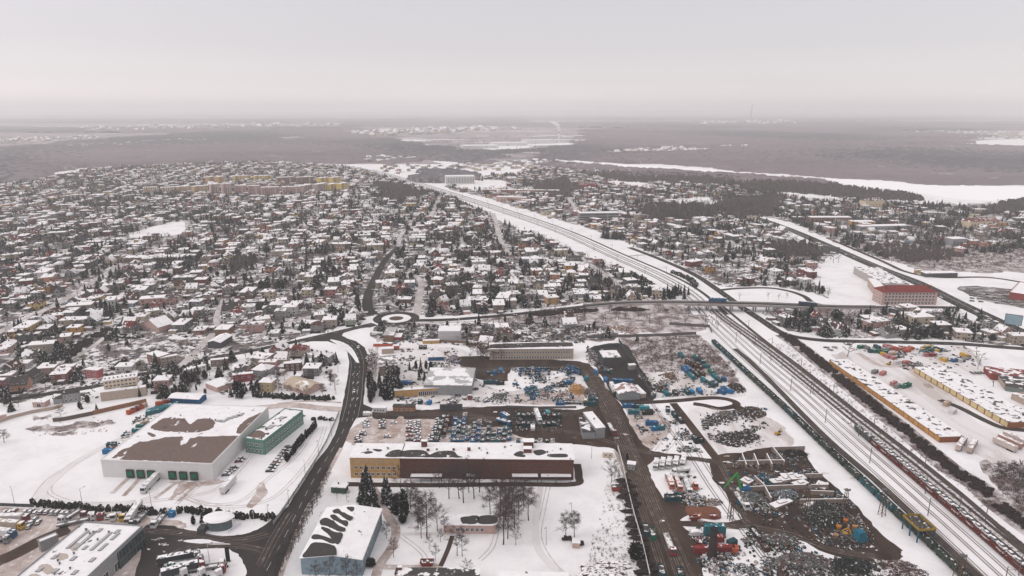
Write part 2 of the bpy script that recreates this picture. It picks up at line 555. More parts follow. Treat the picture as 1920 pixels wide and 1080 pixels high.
# --- railway corridor through the town
RAILREF = smooth(GP([(1335, 590), (1290, 548), (1235, 516), (1150, 478), (1050, 433), (950, 398), (870, 372), (790, 347), (730, 329), (690, 318)]), False, 8)
mb = MB(); ribbon(mb, RAILREF, 34, 0.055, 0, 20); o = mb.build('ground', m_snow); o['kind'] = 'structure'
ROADS.append((np.array([(p.x, p.y) for p in RAILREF]), 19))

# --- streets and roads
sheet('road', [(472, 1100), (500, 1030), (533, 962), (550, 932), (571, 900), (590, 870), (614, 840), (628, 815), (636, 790), (640, 768), (646, 740), (652, 705), (655, 680), (651, 660), (640, 649), (615, 640), (585, 640), (560, 644),
     (600, 630), (640, 621), (680, 611), (700, 606), (708, 610), (680, 618), (648, 629), (668, 640), (684, 652), (691, 670), (689, 692), (684, 720), (682, 758), (700, 766), (690, 782), (668, 784), (656, 805), (644, 835), (630, 862), (612, 892), (590, 925), (572, 955), (552, 995), (532, 1045), (520, 1100)], m_asphalt, 0.075, sm=False, jit=0.15, step=4)
ROADS.append((np.array([tuple(G(*p)[:2]) for p in [(495, 1090), (540, 985), (580, 910), (628, 838), (655, 780), (668, 720), (672, 670), (650, 645), (600, 634)]]), 8))
sheet('road', [(266, 990), (300, 985), (345, 991), (400, 1003), (440, 1004), (475, 997), (505, 978), (540, 950), (560, 950), (560, 990), (510, 1100), (458, 1100), (463, 1070), (452, 1047), (430, 1032), (395, 1028), (350, 1033), (318, 1045), (305, 1062), (285, 1100), (250, 1100), (262, 1040)], m_asphalt, 0.07, jit=0.3)
sheet('ground', [(342, 1015), (375, 1011), (405, 1015), (432, 1021), (380, 1020)], m_snow, 0.085, jit=0.1)
sheet('ground', [(618, 637), (640, 641), (660, 653), (673, 678), (667, 678), (655, 662), (636, 648)], m_snow, 0.085, jit=0.1)
sheet('pavement', [(-80, 952), (0, 952), (110, 955), (250, 965), (330, 976), (348, 985), (330, 996), (290, 1003), (270, 1110), (-100, 1110)], m_slush, 0.04, jit=0.7, seed=7)
road('road', [(-60, 1085), (-10, 1056), (30, 1038), (80, 1012), (130, 992)], 8, m_mud, 0.06)
road('pavement', [(1090 - 380, 632), (706, 660), (703, 700), (700, 735)], 2.5, m_street, 0.06)
road('path', [(640, 840), (600, 915), (560, 990), (522, 1090)], 2.0, m_slush, 0.078)
road('path', [(662, 835), (690, 785), (700, 772)], 2.0, m_slush, 0.062)
road('road', [(645, 768), (600, 765), (550, 760), (480, 765), (400, 772), (330, 760)], 7, m_slush, 0.06)
road('path', [(640, 755), (580, 752), (520, 757)], 2.2, m_slush, 0.05)
w_street = road('road', [(700, 607), (640, 621), (570, 637), (480, 656), (390, 673), (325, 692), (260, 703), (175, 725), (25, 748), (-60, 762)], 7, m_asphalt, 0.066)
road('road', [(700, 590), (690, 578), (690, 555), (702, 525), (722, 488), (747, 462)], 11, m_asphalt, 0.067, 7)
road('road', [(747, 462), (752, 440), (775, 415)], 6, m_street, 0.064)
e_road = road('road', [(775, 601), (830, 600), (880, 597), (960, 590), (1040, 581), (1130, 571)], 8, m_asphalt, 0.068)
road('road', [(775, 606), (840, 604), (940, 602)], 4, m_street, 0.064)
RB = G(743, 597)
def ring(name, c, r, mat, z, n=40, jit=0.0):
    rr = random.Random(5)
    return sheet(name, [(c.x + (r + rr.uniform(-jit, jit)) * math.cos(2 * math.pi * i / n), c.y + (r + rr.uniform(-jit, jit)) * math.sin(2 * math.pi * i / n)) for i in range(n)], mat, z, sm=False, world=True)
ring('road', RB, 20.5, m_asphalt, 0.08)
ring('ground', RB, 13.0, m_snow, 0.10, jit=0.2)
ring('ground', RB, 6.3, M('frozen_turf', (0.10, 0.065, 0.045)), 0.115, jit=0.2)
ROADS.append((np.array([(RB.x, RB.y), (RB.x + 1, RB.y)]), 26))
sheet('ground', [(641, 628), (652, 622), (690, 614), (694, 622), (690, 640), (686, 650), (668, 640), (650, 634)], m_snow, 0.088, jit=0.2)
# residential streets one can see between the houses
for pts, w in (([(-40, 640), (55, 596), (140, 551), (200, 512), (250, 486), (320, 452), (345, 428), (352, 415)], 8),
               ([(60, 700), (155, 662), (222, 610), (240, 590)], 4),
               ([(0, 386), (60, 370), (108, 348), (118, 336)], 9), ([(782, 592), (785, 560), (790, 530), (776, 516)], 7), ([(815, 475), (835, 450), (850, 440)], 5),
               ([(1060, 462), (1100, 492), (1130, 512), (1175, 548)], 7), ([(925, 400), (932, 425), (938, 450), (955, 478)], 7),
               ([(655, 372), (700, 382), (740, 402), (790, 422)], 7), ([(825, 368), (818, 385), (805, 410)], 7),
               ([(395, 655), (420, 630), (405, 600), (420, 560)], 5), ([(335, 690), (372, 655), (400, 625)], 6), ([(1060, 362), (1072, 382), (1085, 402)], 7),
               ([(475, 640), (520, 612), (600, 590), (690, 585)], 5), ([(0, 500), (120, 470), (260, 430), (400, 410)], 5), ([(500, 470), (540, 440), (600, 400)], 5),
               ([(1520, 585), (1548, 600), (1590, 620), (1640, 634)], 5), ([(780, 560), (900, 556), (1010, 548)], 4), ([(1180, 480), (1300, 470), (1400, 455)], 5)):
    road('road', pts, w, m_street, 0.062 + w * 0.0005)
# highway and its branches on the right
hw = road('road', [(1290, 376), (1360, 393), (1420, 409), (1480, 430), (1560, 464), (1640, 499), (1720, 530), (1790, 565), (1860, 598), (1920, 626), (2020, 672)], 15, m_asphalt, 0.07, 17)
mb = MB(); ribbon(mb, offset(hw, -15), 12, 0.066); o = mb.build('ground', m_snow); o['kind'] = 'structure'
road('road', [(1560, 450), (1650, 488), (1700, 510), (1760, 520), (1850, 520), (1920, 530)], 6, m_mud, 0.064)
road('road', [(1180, 464), (1240, 487), (1300, 514), (1345, 543), (1385, 572), (1430, 602), (1470, 626), (1530, 637), (1600, 640), (1700, 642), (1800, 645), (1880, 651), (2000, 660)], 8, m_asphalt, 0.069)
road('road', [(1345, 545), (1380, 541), (1440, 540), (1480, 546), (1508, 556), (1525, 568), (1560, 575)], 6, m_asphalt, 0.068)
sheet('ground', [(1375, 548), (1400, 544), (1450, 544), (1485, 551), (1495, 561), (1460, 566), (1400, 564), (1382, 558)], m_snow, 0.05)
road('road', [(1560, 576), (1640, 576), (1720, 576), (1800, 577)], 8, m_asphalt, 0.068)
sheet('pavement', [(1795, 540), (1840, 537), (1920, 545), (1990, 555), (1990, 590), (1890, 572), (1840, 562)], MG('snowy_asphalt', (0.10, 0.085, 0.08), (0.5, 0.46, 0.455), 0.5, 0.58, 0.12, 7, .7, stretch=(.3, 1, 1)), 0.07, jit=0.8)
BLOCK.append(GP([(1760, 505), (2050, 520), (2050, 640), (1900, 600), (1800, 560)]))
BLOCK.append(GP([(1375, 538), (1500, 540), (1530, 572), (1380, 572)]))
sheet('ground', [(1528, 505), (1600, 502), (1640, 512), (1622, 520), (1615, 548), (1590, 556), (1560, 545)], m_snow, 0.06)
BLOCK.append(GP([(1525, 498), (1600, 495), (1780, 500), (1780, 580), (1600, 580), (1585, 552), (1555, 540)]))
# --- the scrap yard: churned mud, slush and the snow between
MUD = [(1083, 690), (1106, 682), (1120, 700), (1137, 727), (1155, 750), (1166, 762), (1180, 790), (1197, 820), (1215, 845), (1260, 852), (1300, 857), (1345, 860), (1345, 872), (1325, 868), (1300, 863), (1260, 859), (1225, 862),
       (1213, 872), (1222, 895), (1235, 925), (1245, 937), (1290, 945), (1296, 962), (1275, 975), (1280, 986), (1300, 1000), (1315, 1040), (1318, 1110), (1228, 1110), (1205, 1010), (1187, 950), (1174, 900), (1166, 862), (1150, 842),
       (1100, 834), (1020, 830), (960, 815), (950, 800), (830, 800), (822, 786), (700, 786), (685, 772), (800, 768), (850, 765), (960, 760), (1040, 767), (1080, 768), (1112, 760), (1117, 750), (1100, 720)]
sheet('ground', MUD, m_mud, 0.055, sm=False, jit=0.45, step=2.5, seed=11)
sheet('ground', [(1175, 765), (1215, 770), (1260, 800), (1215, 845), (1205, 845), (1180, 800)], m_slush, 0.045, jit=0.8, seed=12)
sheet('ground', [(690, 786), (830, 783), (960, 800), (960, 826), (665, 834)], m_slush, 0.046, jit=0.6, seed=13)
sheet('ground', [(1150, 842), (1170, 850), (1180, 900), (1195, 960), (1210, 1010), (1230, 1100), (1222, 1100), (1195, 1010), (1178, 930), (1160, 870)], m_slush, 0.052, jit=0.3, seed=14)
sheet('ground', [(1340, 855), (1400, 846), (1440, 838), (1500, 838), (1515, 860), (1530, 882), (1555, 905), (1590, 935), (1622, 970), (1652, 1000), (1687, 1030), (1692, 1046), (1670, 1055), (1620, 1052), (1560, 1042), (1500, 1012), (1440, 1002),
      (1400, 992), (1352, 988), (1275, 986), (1272, 976), (1340, 980), (1388, 974), (1388, 966), (1372, 945), (1350, 912), (1335, 886)], m_mud, 0.057, jit=0.5, seed=15)
sheet('ground', [(1290, 950), (1345, 952), (1350, 975), (1295, 968)], M('rusty_mud', (0.20, 0.085, 0.05), var=0.4), 0.06, jit=0.4, seed=16)
road('road', [(1165, 757), (1260, 752), (1335, 746), (1372, 751), (1380, 760), (1350, 766), (1320, 760), (1300, 757)], 5, m_mud, 0.058)
road('road', [(1262, 756), (1285, 785), (1312, 820), (1345, 862)], 5, m_mud, 0.0585)
road('road', [(1375, 762), (1400, 770), (1430, 778)], 7, m_mud, 0.0583)
sheet('ground', [(870, 668), (1085, 678), (1095, 700), (1030, 695), (960, 690), (952, 714), (905, 712), (880, 702)], m_mud, 0.05, jit=0.6, seed=17)
sheet('ground', [(735, 655), (870, 655), (880, 700), (950, 735), (1060, 700), (1090, 700), (1115, 752), (970, 758), (880, 762), (740, 745), (730, 700)], m_track_snow, 0.035, jit=0.6, seed=18)
sheet('ground', [(950, 742), (1020, 735), (1090, 735), (1115, 750), (1060, 760), (960, 756)], m_slush, 0.048, jit=0.5, seed=19)
sheet('ground', [(1100, 655), (1170, 645), (1200, 690), (1230, 745), (1165, 755), (1125, 700)], m_asphalt, 0.047, jit=0.4, seed=20)
sheet('ground', [(1190, 700), (1330, 705), (1400, 740), (1330, 745), (1230, 745)], m_track_snow, 0.043, jit=0.6, seed=21)
sheet('ground', [(1290, 770), (1350, 765), (1440, 785), (1490, 830), (1440, 840), (1350, 850), (1320, 820)], m_track_snow, 0.043, jit=0.6, seed=22)
# --- road markings, verges, tyre ruts
def marks(pts, off, dash, gap, w=.16, z=.095, mat=None, name='road_marking'):
    line = offset(densify(smooth(GP(pts), False, 6), 1.0, False), off); mb = MB(); i = 0
    while i < len(line) - 2:
        j = min(len(line) - 1, i + dash); ribbon(mb, line[i:j + 1], w, z); i = j + gap
    o = mb.build(name, mat or m_line); o['kind'] = 'structure'
MR = [(655, 790), (664, 750), (668, 710), (670, 680), (662, 655), (646, 640)]
marks(MR, -1.6, 4, 5); marks(MR, 1.6, 4, 5); marks([(500, 1070), (545, 985), (585, 905), (628, 835), (648, 800)], 0, 5, 5); marks(MR, 4.4, 300, 1, .12); marks(MR, -4.4, 300, 1, .12)
marks([(1290, 376), (1420, 409), (1560, 464), (1720, 530), (1860, 598), (2000, 664)], 0, 300, 1, .5, .1); marks([(1290, 376), (1420, 409), (1560, 464), (1720, 530), (1860, 598), (2000, 664)], 4, 4, 6, .25, .1); marks([(1290, 376), (1420, 409), (1560, 464), (1720, 530), (1860, 598), (2000, 664)], -4, 4, 6, .25, .1)
marks([(700, 607), (640, 621), (570, 637), (480, 656), (390, 673), (260, 703), (25, 748)], 0, 4, 6, .2); marks([(1300, 514), (1345, 543), (1430, 602), (1470, 626), (1600, 640), (1800, 645)], 0, 4, 5, .2, .11)
for x in (662, 670):
    for y in (702, 718, 733, 748):
        p = G(x, y); mb = MB(); mb.add([(p.x - .15, p.y - 2.5, .1), (p.x + .15, p.y - 2.5, .1), (p.x + .15, p.y + .6, .1), (p.x - .15, p.y + .6, .1), (p.x - .6, p.y + .6, .1), (p.x + .6, p.y + .6, .1), (p.x, p.y + 2.4, .1)], [(0, 1, 2, 3), (4, 5, 6)]); o = mb.build('road_marking', m_line); o['kind'] = 'structure'
m_rut = MG('tyre_ruts', (0.46, 0.40, 0.38), (0.62, 0.58, 0.57), 0.45, 0.6, 0.3, 5, 0.65, fine=0.2)
m_rutm = MG('muddy_ruts', (0.10, 0.078, 0.066), (0.20, 0.165, 0.15), 0.5, 0.62, 0.3, 5, 0.65, fine=0.25)
def ruts(pts, mat=m_rut, z=.074, g=1.8, w=.35):
    line = densify(smooth(GP(pts), False, 6), 1.5, False); rr = random.Random(len(pts) * 7 + int(pts[0][0])); SHEETS[0] += 1
    for s in (-g / 2, g / 2):
        mb = MB(); ln = [p + Vector((rr.uniform(-.08, .08), 0, 0)) for p in offset(line, s)]; ribbon(mb, ln, w, z + SHEETS[0] * .0001); o = mb.build('road', mat); o['kind'] = 'structure'
for pts in ([(240, 945), (300, 938), (360, 930), (410, 915), (450, 880), (490, 830), (520, 800)], [(60, 940), (90, 900), (150, 862), (215, 828), (260, 800)], [(300, 925), (250, 940), (150, 943), (95, 925), (100, 900)], [(340, 925), (380, 945), (450, 940), (500, 900), (560, 850), (590, 800)], [(350, 935), (420, 950), (480, 945), (530, 920), (590, 850), (610, 800)],
            [(380, 905), (350, 930), (330, 945)], [(930, 905), (935, 960), (925, 1020), (900, 1050)], [(1030, 905), (1018, 960), (1012, 1010), (1040, 1060), (1080, 1090)], [(745, 1000), (790, 1035), (800, 1060)], [(1560, 668), (1640, 700), (1720, 760), (1800, 820), (1850, 840)], [(1600, 662), (1700, 720), (1790, 790), (1860, 826)], [(1640, 660), (1720, 670), (1760, 720), (1830, 780), (1900, 815)],
            [(1225, 845), (1250, 800), (1230, 765)], [(1245, 850), (1270, 810), (1250, 762)], [(1300, 770), (1380, 800), (1460, 830)], [(1330, 765), (1420, 790), (1480, 830)], [(740, 680), (800, 670), (870, 690), (900, 720), (960, 740)], [(905, 735), (890, 760), (860, 765)]):
    ruts(pts)
for pts in ([(1098, 695), (1130, 745), (1160, 800), (1190, 870), (1215, 940), (1245, 1010), (1275, 1090)], [(1108, 690), (1145, 750), (1180, 830), (1205, 880), (1235, 960), (1270, 1030), (1300, 1100)], [(1090, 692), (1120, 745), (1150, 810), (1178, 880), (1200, 950), (1225, 1020), (1250, 1100)], [(690, 776), (800, 774), (900, 780), (1000, 800), (1100, 815), (1180, 840), (1260, 855), (1350, 866), (1450, 890), (1540, 930), (1620, 990)],
            [(830, 790), (950, 782), (1050, 776), (1110, 765)], [(1350, 870), (1380, 930), (1400, 980), (1480, 1000), (1560, 1030), (1640, 1042)], [(880, 695), (960, 690), (1060, 688)], [(540, 960), (510, 1010), (485, 1060)], [(268, 993), (360, 1000), (440, 1012), (500, 1000)], [(300, 1050), (360, 1025), (440, 1022), (490, 1030)], [(1290, 975), (1350, 984), (1420, 990)]):
    ruts(pts, m_rutm, .082, 2.0, .5); ruts([(x + 5, y + 3) for x, y in pts], m_rutm, .083, 2.2, .4)
sr_ = random.Random(17)
for i in range(64):
    x, y = sr_.choice([(sr_.uniform(1400, 1600), sr_.uniform(880, 1000)), (sr_.uniform(1150, 1290), sr_.uniform(800, 1060)), (sr_.uniform(860, 1110), sr_.uniform(690, 820)), (sr_.uniform(270, 340), sr_.uniform(1000, 1060)), (sr_.uniform(1350, 1500), sr_.uniform(855, 985)), (sr_.uniform(1560, 1660), sr_.uniform(1000, 1050))])
    a, b = sr_.uniform(2, 9), sr_.uniform(.7, 2.4); n = sr_.randint(5, 8)
    sheet('ground', [(x + a * math.cos(6.283 * k / n) * sr_.uniform(.4, 1.1), y + b * math.sin(6.283 * k / n) * sr_.uniform(.4, 1.1)) for k in range(n)], sr_.choice((m_track_snow, m_slush, m_snow)), .09, jit=.25, step=1, seed=i)
for x, y in ((720, 812), (750, 805), (800, 815)):
    sheet('ground', [(x - 8, y - 20), (x + 6, y - 22), (x + 2, y), (x - 10, y + 16), (x - 18, y + 14)], MG('brown_slush', (0.36, 0.27, 0.235), (0.5, 0.43, 0.4), .45, .6, .2, fine=.2), .062, jit=.4, step=1.5)
# --- yards and verges on the left
road('path', [(300, 790), (210, 830), (140, 868), (95, 905), (78, 930), (110, 950), (260, 942)], 4.5, m_track_snow, 0.045)
for pts in ([(240, 897), (210, 925)], [(262, 897), (232, 930)], [(330, 905), (290, 935)], [(352, 905), (318, 938)], [(372, 905), (335, 940)]):
    road('path', pts, 2.2, m_slush, 0.047)
sheet('path', [(318, 905), (380, 903), (420, 900), (412, 906), (360, 915), (340, 928), (325, 925), (335, 910)], m_slush, 0.048, jit=0.5)
sheet('path', [(488, 905), (500, 925), (475, 950), (462, 948), (480, 925)], m_slush, 0.048, jit=0.4)
road('path', [(697, 912), (712, 936), (728, 968), (742, 992), (735, 1025), (712, 1060), (700, 1100)], 4.0, m_slush, 0.05)
road('path', [(848, 1005), (840, 1030), (826, 1062)], 2.0, m_mud, 0.05)
road('path', [(700, 1062), (760, 1064), (830, 1062)], 3, m_slush, 0.049)
road('path', [(650, 908), (800, 910), (960, 908), (1075, 908), (1085, 893), (1082, 870)], 4.0, m_mud, 0.05)
road('path', [(1015, 905), (1005, 970), (1010, 1030), (1050, 1075)], 3.0, m_track_snow, 0.045)
road('path', [(735, 1001), (800, 1001), (850, 1000)], 2.2, m_track_snow, 0.046)
for i, c in enumerate([(115, 800, 60, 10), (80, 783, 18, 5), (175, 795, 45, 6), (120, 812, 30, 5)]):
    x, y, a, b = c
    sheet('ground', [(x - a, y + b * .6), (x - a * .5, y - b * .3), (x, y), (x + a * .5, y - b), (x + a, y - b * .6), (x + a * .6, y + b * .2), (x, y + b)], m_scrub, 0.05 + i * .001, jit=1, step=1.5, seed=40 + i)
# --- garage yards right of the railway
sheet('ground', [(1560, 662), (1700, 660), (1740, 700), (1800, 760), (1860, 810), (1930, 822), (1930, 900), (1830, 850), (1760, 800), (1650, 725)], m_track_snow, 0.04, jit=1, seed=23)
sheet('ground', [(1600, 650), (1720, 655), (1810, 650), (1840, 700), (1720, 690), (1660, 685), (1600, 672)], m_track_snow, 0.041, jit=1, seed=24)
road('road', [(1762, 750), (1800, 765), (1850, 790), (1885, 803), (1940, 808)], 5, m_asphalt, 0.06)
road('path', [(1608, 662), (1650, 685), (1700, 690), (1745, 728)], 5, m_slush, 0.05)

# --- snowed-over river, meadows, ice
for i, p in enumerate([[(1530, 334), (1600, 337), (1700, 343), (1800, 347), (1920, 350), (2300, 356), (2300, 384), (1920, 373), (1860, 377), (1800, 374), (1745, 366), (1700, 358), (1620, 350), (1570, 345)],
          [(1035, 298), (1100, 302), (1200, 310), (1300, 316), (1400, 322), (1400, 326), (1300, 322), (1180, 316), (1080, 307)]]):
    o = sheet('water', p, MG('river_ice', (0.86, 0.83, 0.84), (0.74, 0.71, 0.72), 0.6, 0.75, 0.01, fine=0.03), 0.09 + i * .01, sm=False); BLOCK.append(GP(p))
for i, p in enumerate([[(1455, 362), (1500, 357), (1600, 358), (1625, 366), (1560, 378), (1490, 372)], [(898, 312), (940, 309), (985, 320), (970, 330), (920, 324)], [(812, 302), (850, 300), (885, 308), (850, 310)],
          [(1130, 340), (1180, 338), (1240, 349), (1200, 354)], [(1250, 374), (1330, 370), (1335, 386), (1270, 384)], [(840, 342), (940, 338), (955, 352), (860, 356)], [(905, 278), (930, 272), (1030, 268), (1095, 262), (1070, 271), (990, 277), (930, 281)],
          [(755, 276), (790, 270), (815, 277), (770, 281)], [(1800, 270), (1860, 262), (2000, 261), (2000, 275), (1850, 274)], [(1290, 345), (1370, 338), (1375, 346), (1310, 350)], [(235, 440), (330, 415), (348, 422), (335, 440), (260, 446)]]):
    sheet('fields', p, m_snow, 0.12 + i * .004, jit=4 if i != 10 else 1, step=25, seed=60 + i); BLOCK.append(GP(p))

# --- woods that read as one mass
def forest(name, pts, h, cell, mats, seed=1, z=0.0, label=None, hole=(), pine=0.3, dens=1.0):
    poly = [G(p[0], p[1]) for p in pts]
    holes = [[G(p[0], p[1]) for p in q] for q in hole]
    xs = [p.x for p in poly]; ys = [p.y for p in poly]
    nx = int((max(xs) - min(xs)) / cell) + 2; ny = int((max(ys) - min(ys)) / cell) + 2
    rng = np.random.default_rng(seed)
    X, Y = np.meshgrid(min(xs) + np.arange(nx) * cell, min(ys) + np.arange(ny) * cell)
    X = X + rng.uniform(-.45, .45, X.shape) * cell; Y = Y + rng.uniform(-.45, .45, Y.shape) * cell
    am = cell * 3.2
    JX = am * (np.sin(Y / (am * 2.3) + 2 * np.sin(X / (am * 5))) + .6 * np.sin(X / (am * .9) + Y / (am * 1.4))) + rng.normal(0, cell * .7, X.shape); JY = am * .8 * (np.sin(X / (am * 2.9) + 1.5 * np.sin(Y / (am * 4))) + .6 * np.sin(Y / (am * 1.1) - X / (am * 1.7)))
    ins = inpoly_np(X + JX, Y + JY, poly)
    for hq in holes: ins &= ~inpoly_np(X, Y, hq)
    Z = np.where(ins, h * (0.45 + 0.55 * rng.random(X.shape) ** 0.7), -0.5) * (0.85 + 0.15 * np.sin(X / 130) * np.cos(Y / 170))
    if dens < 1: Z = np.where(rng.random(X.shape) < dens, Z, -0.5)
    V = np.stack([X, Y, Z + z], -1).reshape(-1, 3)
    idx = np.arange(nx * ny).reshape(ny, nx)
    q = np.stack([idx[:-1, :-1], idx[:-1, 1:], idx[1:, 1:], idx[1:, :-1]], -1).reshape(-1, 4)
    keep = (V[q][:, :, 2] > 0.0).any(1)
    q = q[keep]
    me = bpy.data.meshes.new(name)
    me.vertices.add(len(V)); me.vertices.foreach_set('co', V.astype(np.float32).ravel())
    me.loops.add(q.size); me.loops.foreach_set('vertex_index', q.ravel().astype(np.int32))
    me.polygons.add(len(q)); me.polygons.foreach_set('loop_start', (np.arange(len(q)) * 4).astype(np.int32)); me.polygons.foreach_set('loop_total', np.full(len(q), 4, np.int32))
    for m in mats: me.materials.append(m)
    mi = (np.sin(X / 310 + 2) + np.sin(Y / 420 + X / 700) + rng.normal(0, .5, X.shape) > (1 - pine * 2)).ravel()[q[:, 0]].astype(np.int32)
    me.polygons.foreach_set('material_index', mi if len(mats) > 1 else mi * 0)
    me.update(); me.validate()
    o = link(name, me)
    o['kind'] = 'stuff'
    if label: o['label'] = label; o['category'] = 'woods'
    return o
f_brown = MG('bare_wood_canopy', (0.215, 0.175, 0.19), (0.15, 0.125, 0.138), 0.35, 0.65, 0.0025, 7, 0.6, fine=.3, stretch=(.3, 1, 1), mid=((.33, .29, .31), .64, .68))  # snow-dusted woods, with distance haze painted in as a paler, cooler tone
f_green = MG('pine_canopy', (0.075, 0.077, 0.084), (0.115, 0.107, 0.117), 0.35, 0.65, 0.0025, 7, 0.6, fine=.3, stretch=(.4, 1, 1))
forest('forest', [(-400, 392), (-200, 362), (0, 346), (60, 340), (130, 322), (200, 312), (300, 308), (420, 303), (520, 302), (640, 308), (740, 305), (760, 285), (735, 262), (600, 245), (420, 247), (200, 262), (0, 279), (-500, 290)], 16, 14, [f_brown, f_green], 1, label='wide dark forest behind the houses on the left', pine=0.42,
       hole=[[(505, 258), (560, 255), (590, 260), (540, 264)], [(225, 298), (270, 300), (268, 303), (235, 302)]])
forest('forest', [(1030, 296), (1390, 320), (1530, 333), (1920, 348), (2300, 354), (2400, 300), (1900, 277), (1800, 272), (1790, 262), (1850, 256), (1700, 246), (1400, 239), (1200, 240), (1100, 245), (1100, 262), (1090, 272), (1010, 284)], 17, 14, [f_brown, f_green], 2, label='brown leafless forest across the frozen river', pine=0.2,
       hole=[[(1120, 287), (1240, 277), (1340, 278), (1330, 285), (1230, 288), (1150, 290)], [(1345, 276), (1400, 275), (1400, 278), (1350, 279)]])
forest('forest', [(700, 314), (830, 297), (900, 310), (990, 304), (1060, 307), (1200, 318), (1300, 325), (1440, 332), (1560, 346), (1520, 352), (1430, 344), (1300, 336), (1160, 330), (1030, 314), (900, 300), (990, 282), (860, 283), (740, 262), (700, 284), (735, 300)], 12, 12, [f_brown, f_green], 3, label='thin brown woods between the fields and the river', pine=0.25, dens=0.75)
forest('forest', [(765, 334), (800, 320), (870, 318), (900, 335), (890, 343), (840, 345), (800, 342)], 12, 7, [f_green, f_brown], 4, label='dark grove behind the white office block', pine=0.3)
for i, (x0, x1, y0, y1, dn) in enumerate([(-300, 700, 238, 248, .55), (620, 1500, 229, 238, .6), (1350, 2300, 228, 244, .7), (-400, 1000, 222, 230, .5), (700, 2400, 219, 225, .7), (1200, 2400, 214, 217.5, .8), (-500, 1200, 215, 218, .5)]):
    pts = [(x0, y1), ((x0 + x1) / 2, y1 + 1.5), (x1, y1), (x1 - 40, y0), ((x0 + x1) / 2, y0 + 1), (x0 + 40, y0)]
    forest('forest', pts, 17, 55 if y0 > 221 else 160, [f_brown, f_green], 20 + i, label='hazy far-off woods near the horizon, ' + ['left, in front of white fields', 'middle, past the factory', 'right, above the brown forest', 'upper left band', 'upper right band', 'topmost band on the right', 'topmost band on the left'][i], dens=dn, pine=.3)
f_near = M('leafless_grove', (0.085, 0.066, 0.062), 0.95, 0.65, 0.25)
for i, (p, h, cl, dn, ms, lb) in enumerate((([(1205, 392), (1330, 388), (1338, 412), (1215, 416)], 14, 4.5, .8, [f_near], 'dark tall grove right of the striped office block'), ([(1390, 344), (1480, 344), (1560, 351), (1700, 367), (1745, 378), (1640, 373), (1500, 363), (1400, 358)], 13, 6, .8, [f_near], 'brown trees along the near bank of the frozen river'),
        ([(1340, 376), (1470, 370), (1450, 400), (1420, 414), (1350, 408)], 11, 5, .6, [f_near], 'loose brown grove beside the start of the highway'), ([(1000, 345), (1060, 335), (1092, 355), (1050, 372), (1000, 362)], 13, 6, .7, [f_near], 'brown grove beyond the railway before the river'), ([(1820, 395), (1920, 380), (2000, 385), (2000, 400), (1850, 402)], 14, 6, .8, [f_near], 'brown grove on the river bank at the right edge'),
        ([(1445, 455), (1520, 460), (1555, 480), (1490, 488), (1435, 474)], 10, 4, .7, [f_near], 'dark grove below the left end of the highway'), ([(1610, 460), (1700, 460), (1790, 468), (1780, 492), (1680, 492)], 7, 4, .5, [f_near], 'brown thicket beyond the highway'), ([(690, 345), (760, 350), (800, 372), (740, 380)], 11, 5, .6, [f_near], 'brown grove left of the far railway'),
        ([(1010, 290), (1180, 300), (1200, 309), (1100, 300), (1000, 300)], 13, 9, .7, [f_brown], 'trees along the far bank of the narrow river reach'), ([(1130, 325), (1300, 328), (1400, 338), (1380, 348), (1200, 342), (1120, 335)], 12, 6, .6, [f_near], 'brown trees below the narrow river reach'), ([(420, 500), (455, 485), (470, 500), (440, 515)], 11, 4, .7, [f_near], 'dark grove in the middle of the left suburb'), ([(60, 350), (200, 345), (330, 352), (300, 362), (120, 360)], 9, 7, .4, [f_near], 'thin grove at the upper left of the suburb'))):
    forest('grove', p, h * 1.15, cl * .62, ms, 50 + i, label=lb, dens=dn * .36)
    if i not in (10, 11): BLOCK.append(GP(p))
# low hills at the horizon
mb = MB()
rr = random.Random(9)
xs = np.linspace(-26000, 27000, 90)
for i in range(len(xs) - 1):
    def hh(x): return 75 + 62 * (0.5 + 0.5 * math.sin(x / 4100 + 1)) * (0.35 + 0.65 * min(1, max(0, (x + 3000) / 9000))) + 14 * math.sin(x / 900)
    a, b = xs[i], xs[i + 1]
    mb.add([(a, 26500, 0), (b, 26500, 0), (b, 28500, hh(b)), (a, 28500, hh(a)), (b, 30500, 0), (a, 30500, 0)], [(0, 1, 2, 3), (3, 2, 4, 5)])
o = mb.build('hills', MG('wooded_hills', (0.17, 0.155, 0.175), (0.4, 0.38, 0.40), 0.55, 0.62, 0.0006, fine=0.2)); o['kind'] = 'structure'
# the air between: one closed box of even haze
mb = MB(); mb.box(-32000, 32000, -600, 31500, -1.5, 330)
hz = bpy.data.materials.new('haze'); hz.use_nodes = True
hz.node_tree.nodes.clear()
ho = hz.node_tree.nodes.new('ShaderNodeOutputMaterial'); hv = hz.node_tree.nodes.new('ShaderNodeVolumePrincipled')
hv.inputs['Color'].default_value = (1.0, 0.985, 0.995, 1); hv.inputs['Density'].default_value = 1.15e-4; hv.inputs['Anisotropy'].default_value = 0.15
hz.node_tree.links.new(hv.outputs[0], ho.inputs['Volume'])
HAZE = mb.build('haze', hz); HAZE['kind'] = 'stuff'; HAZE['label'] = 'pale winter haze over the whole town'

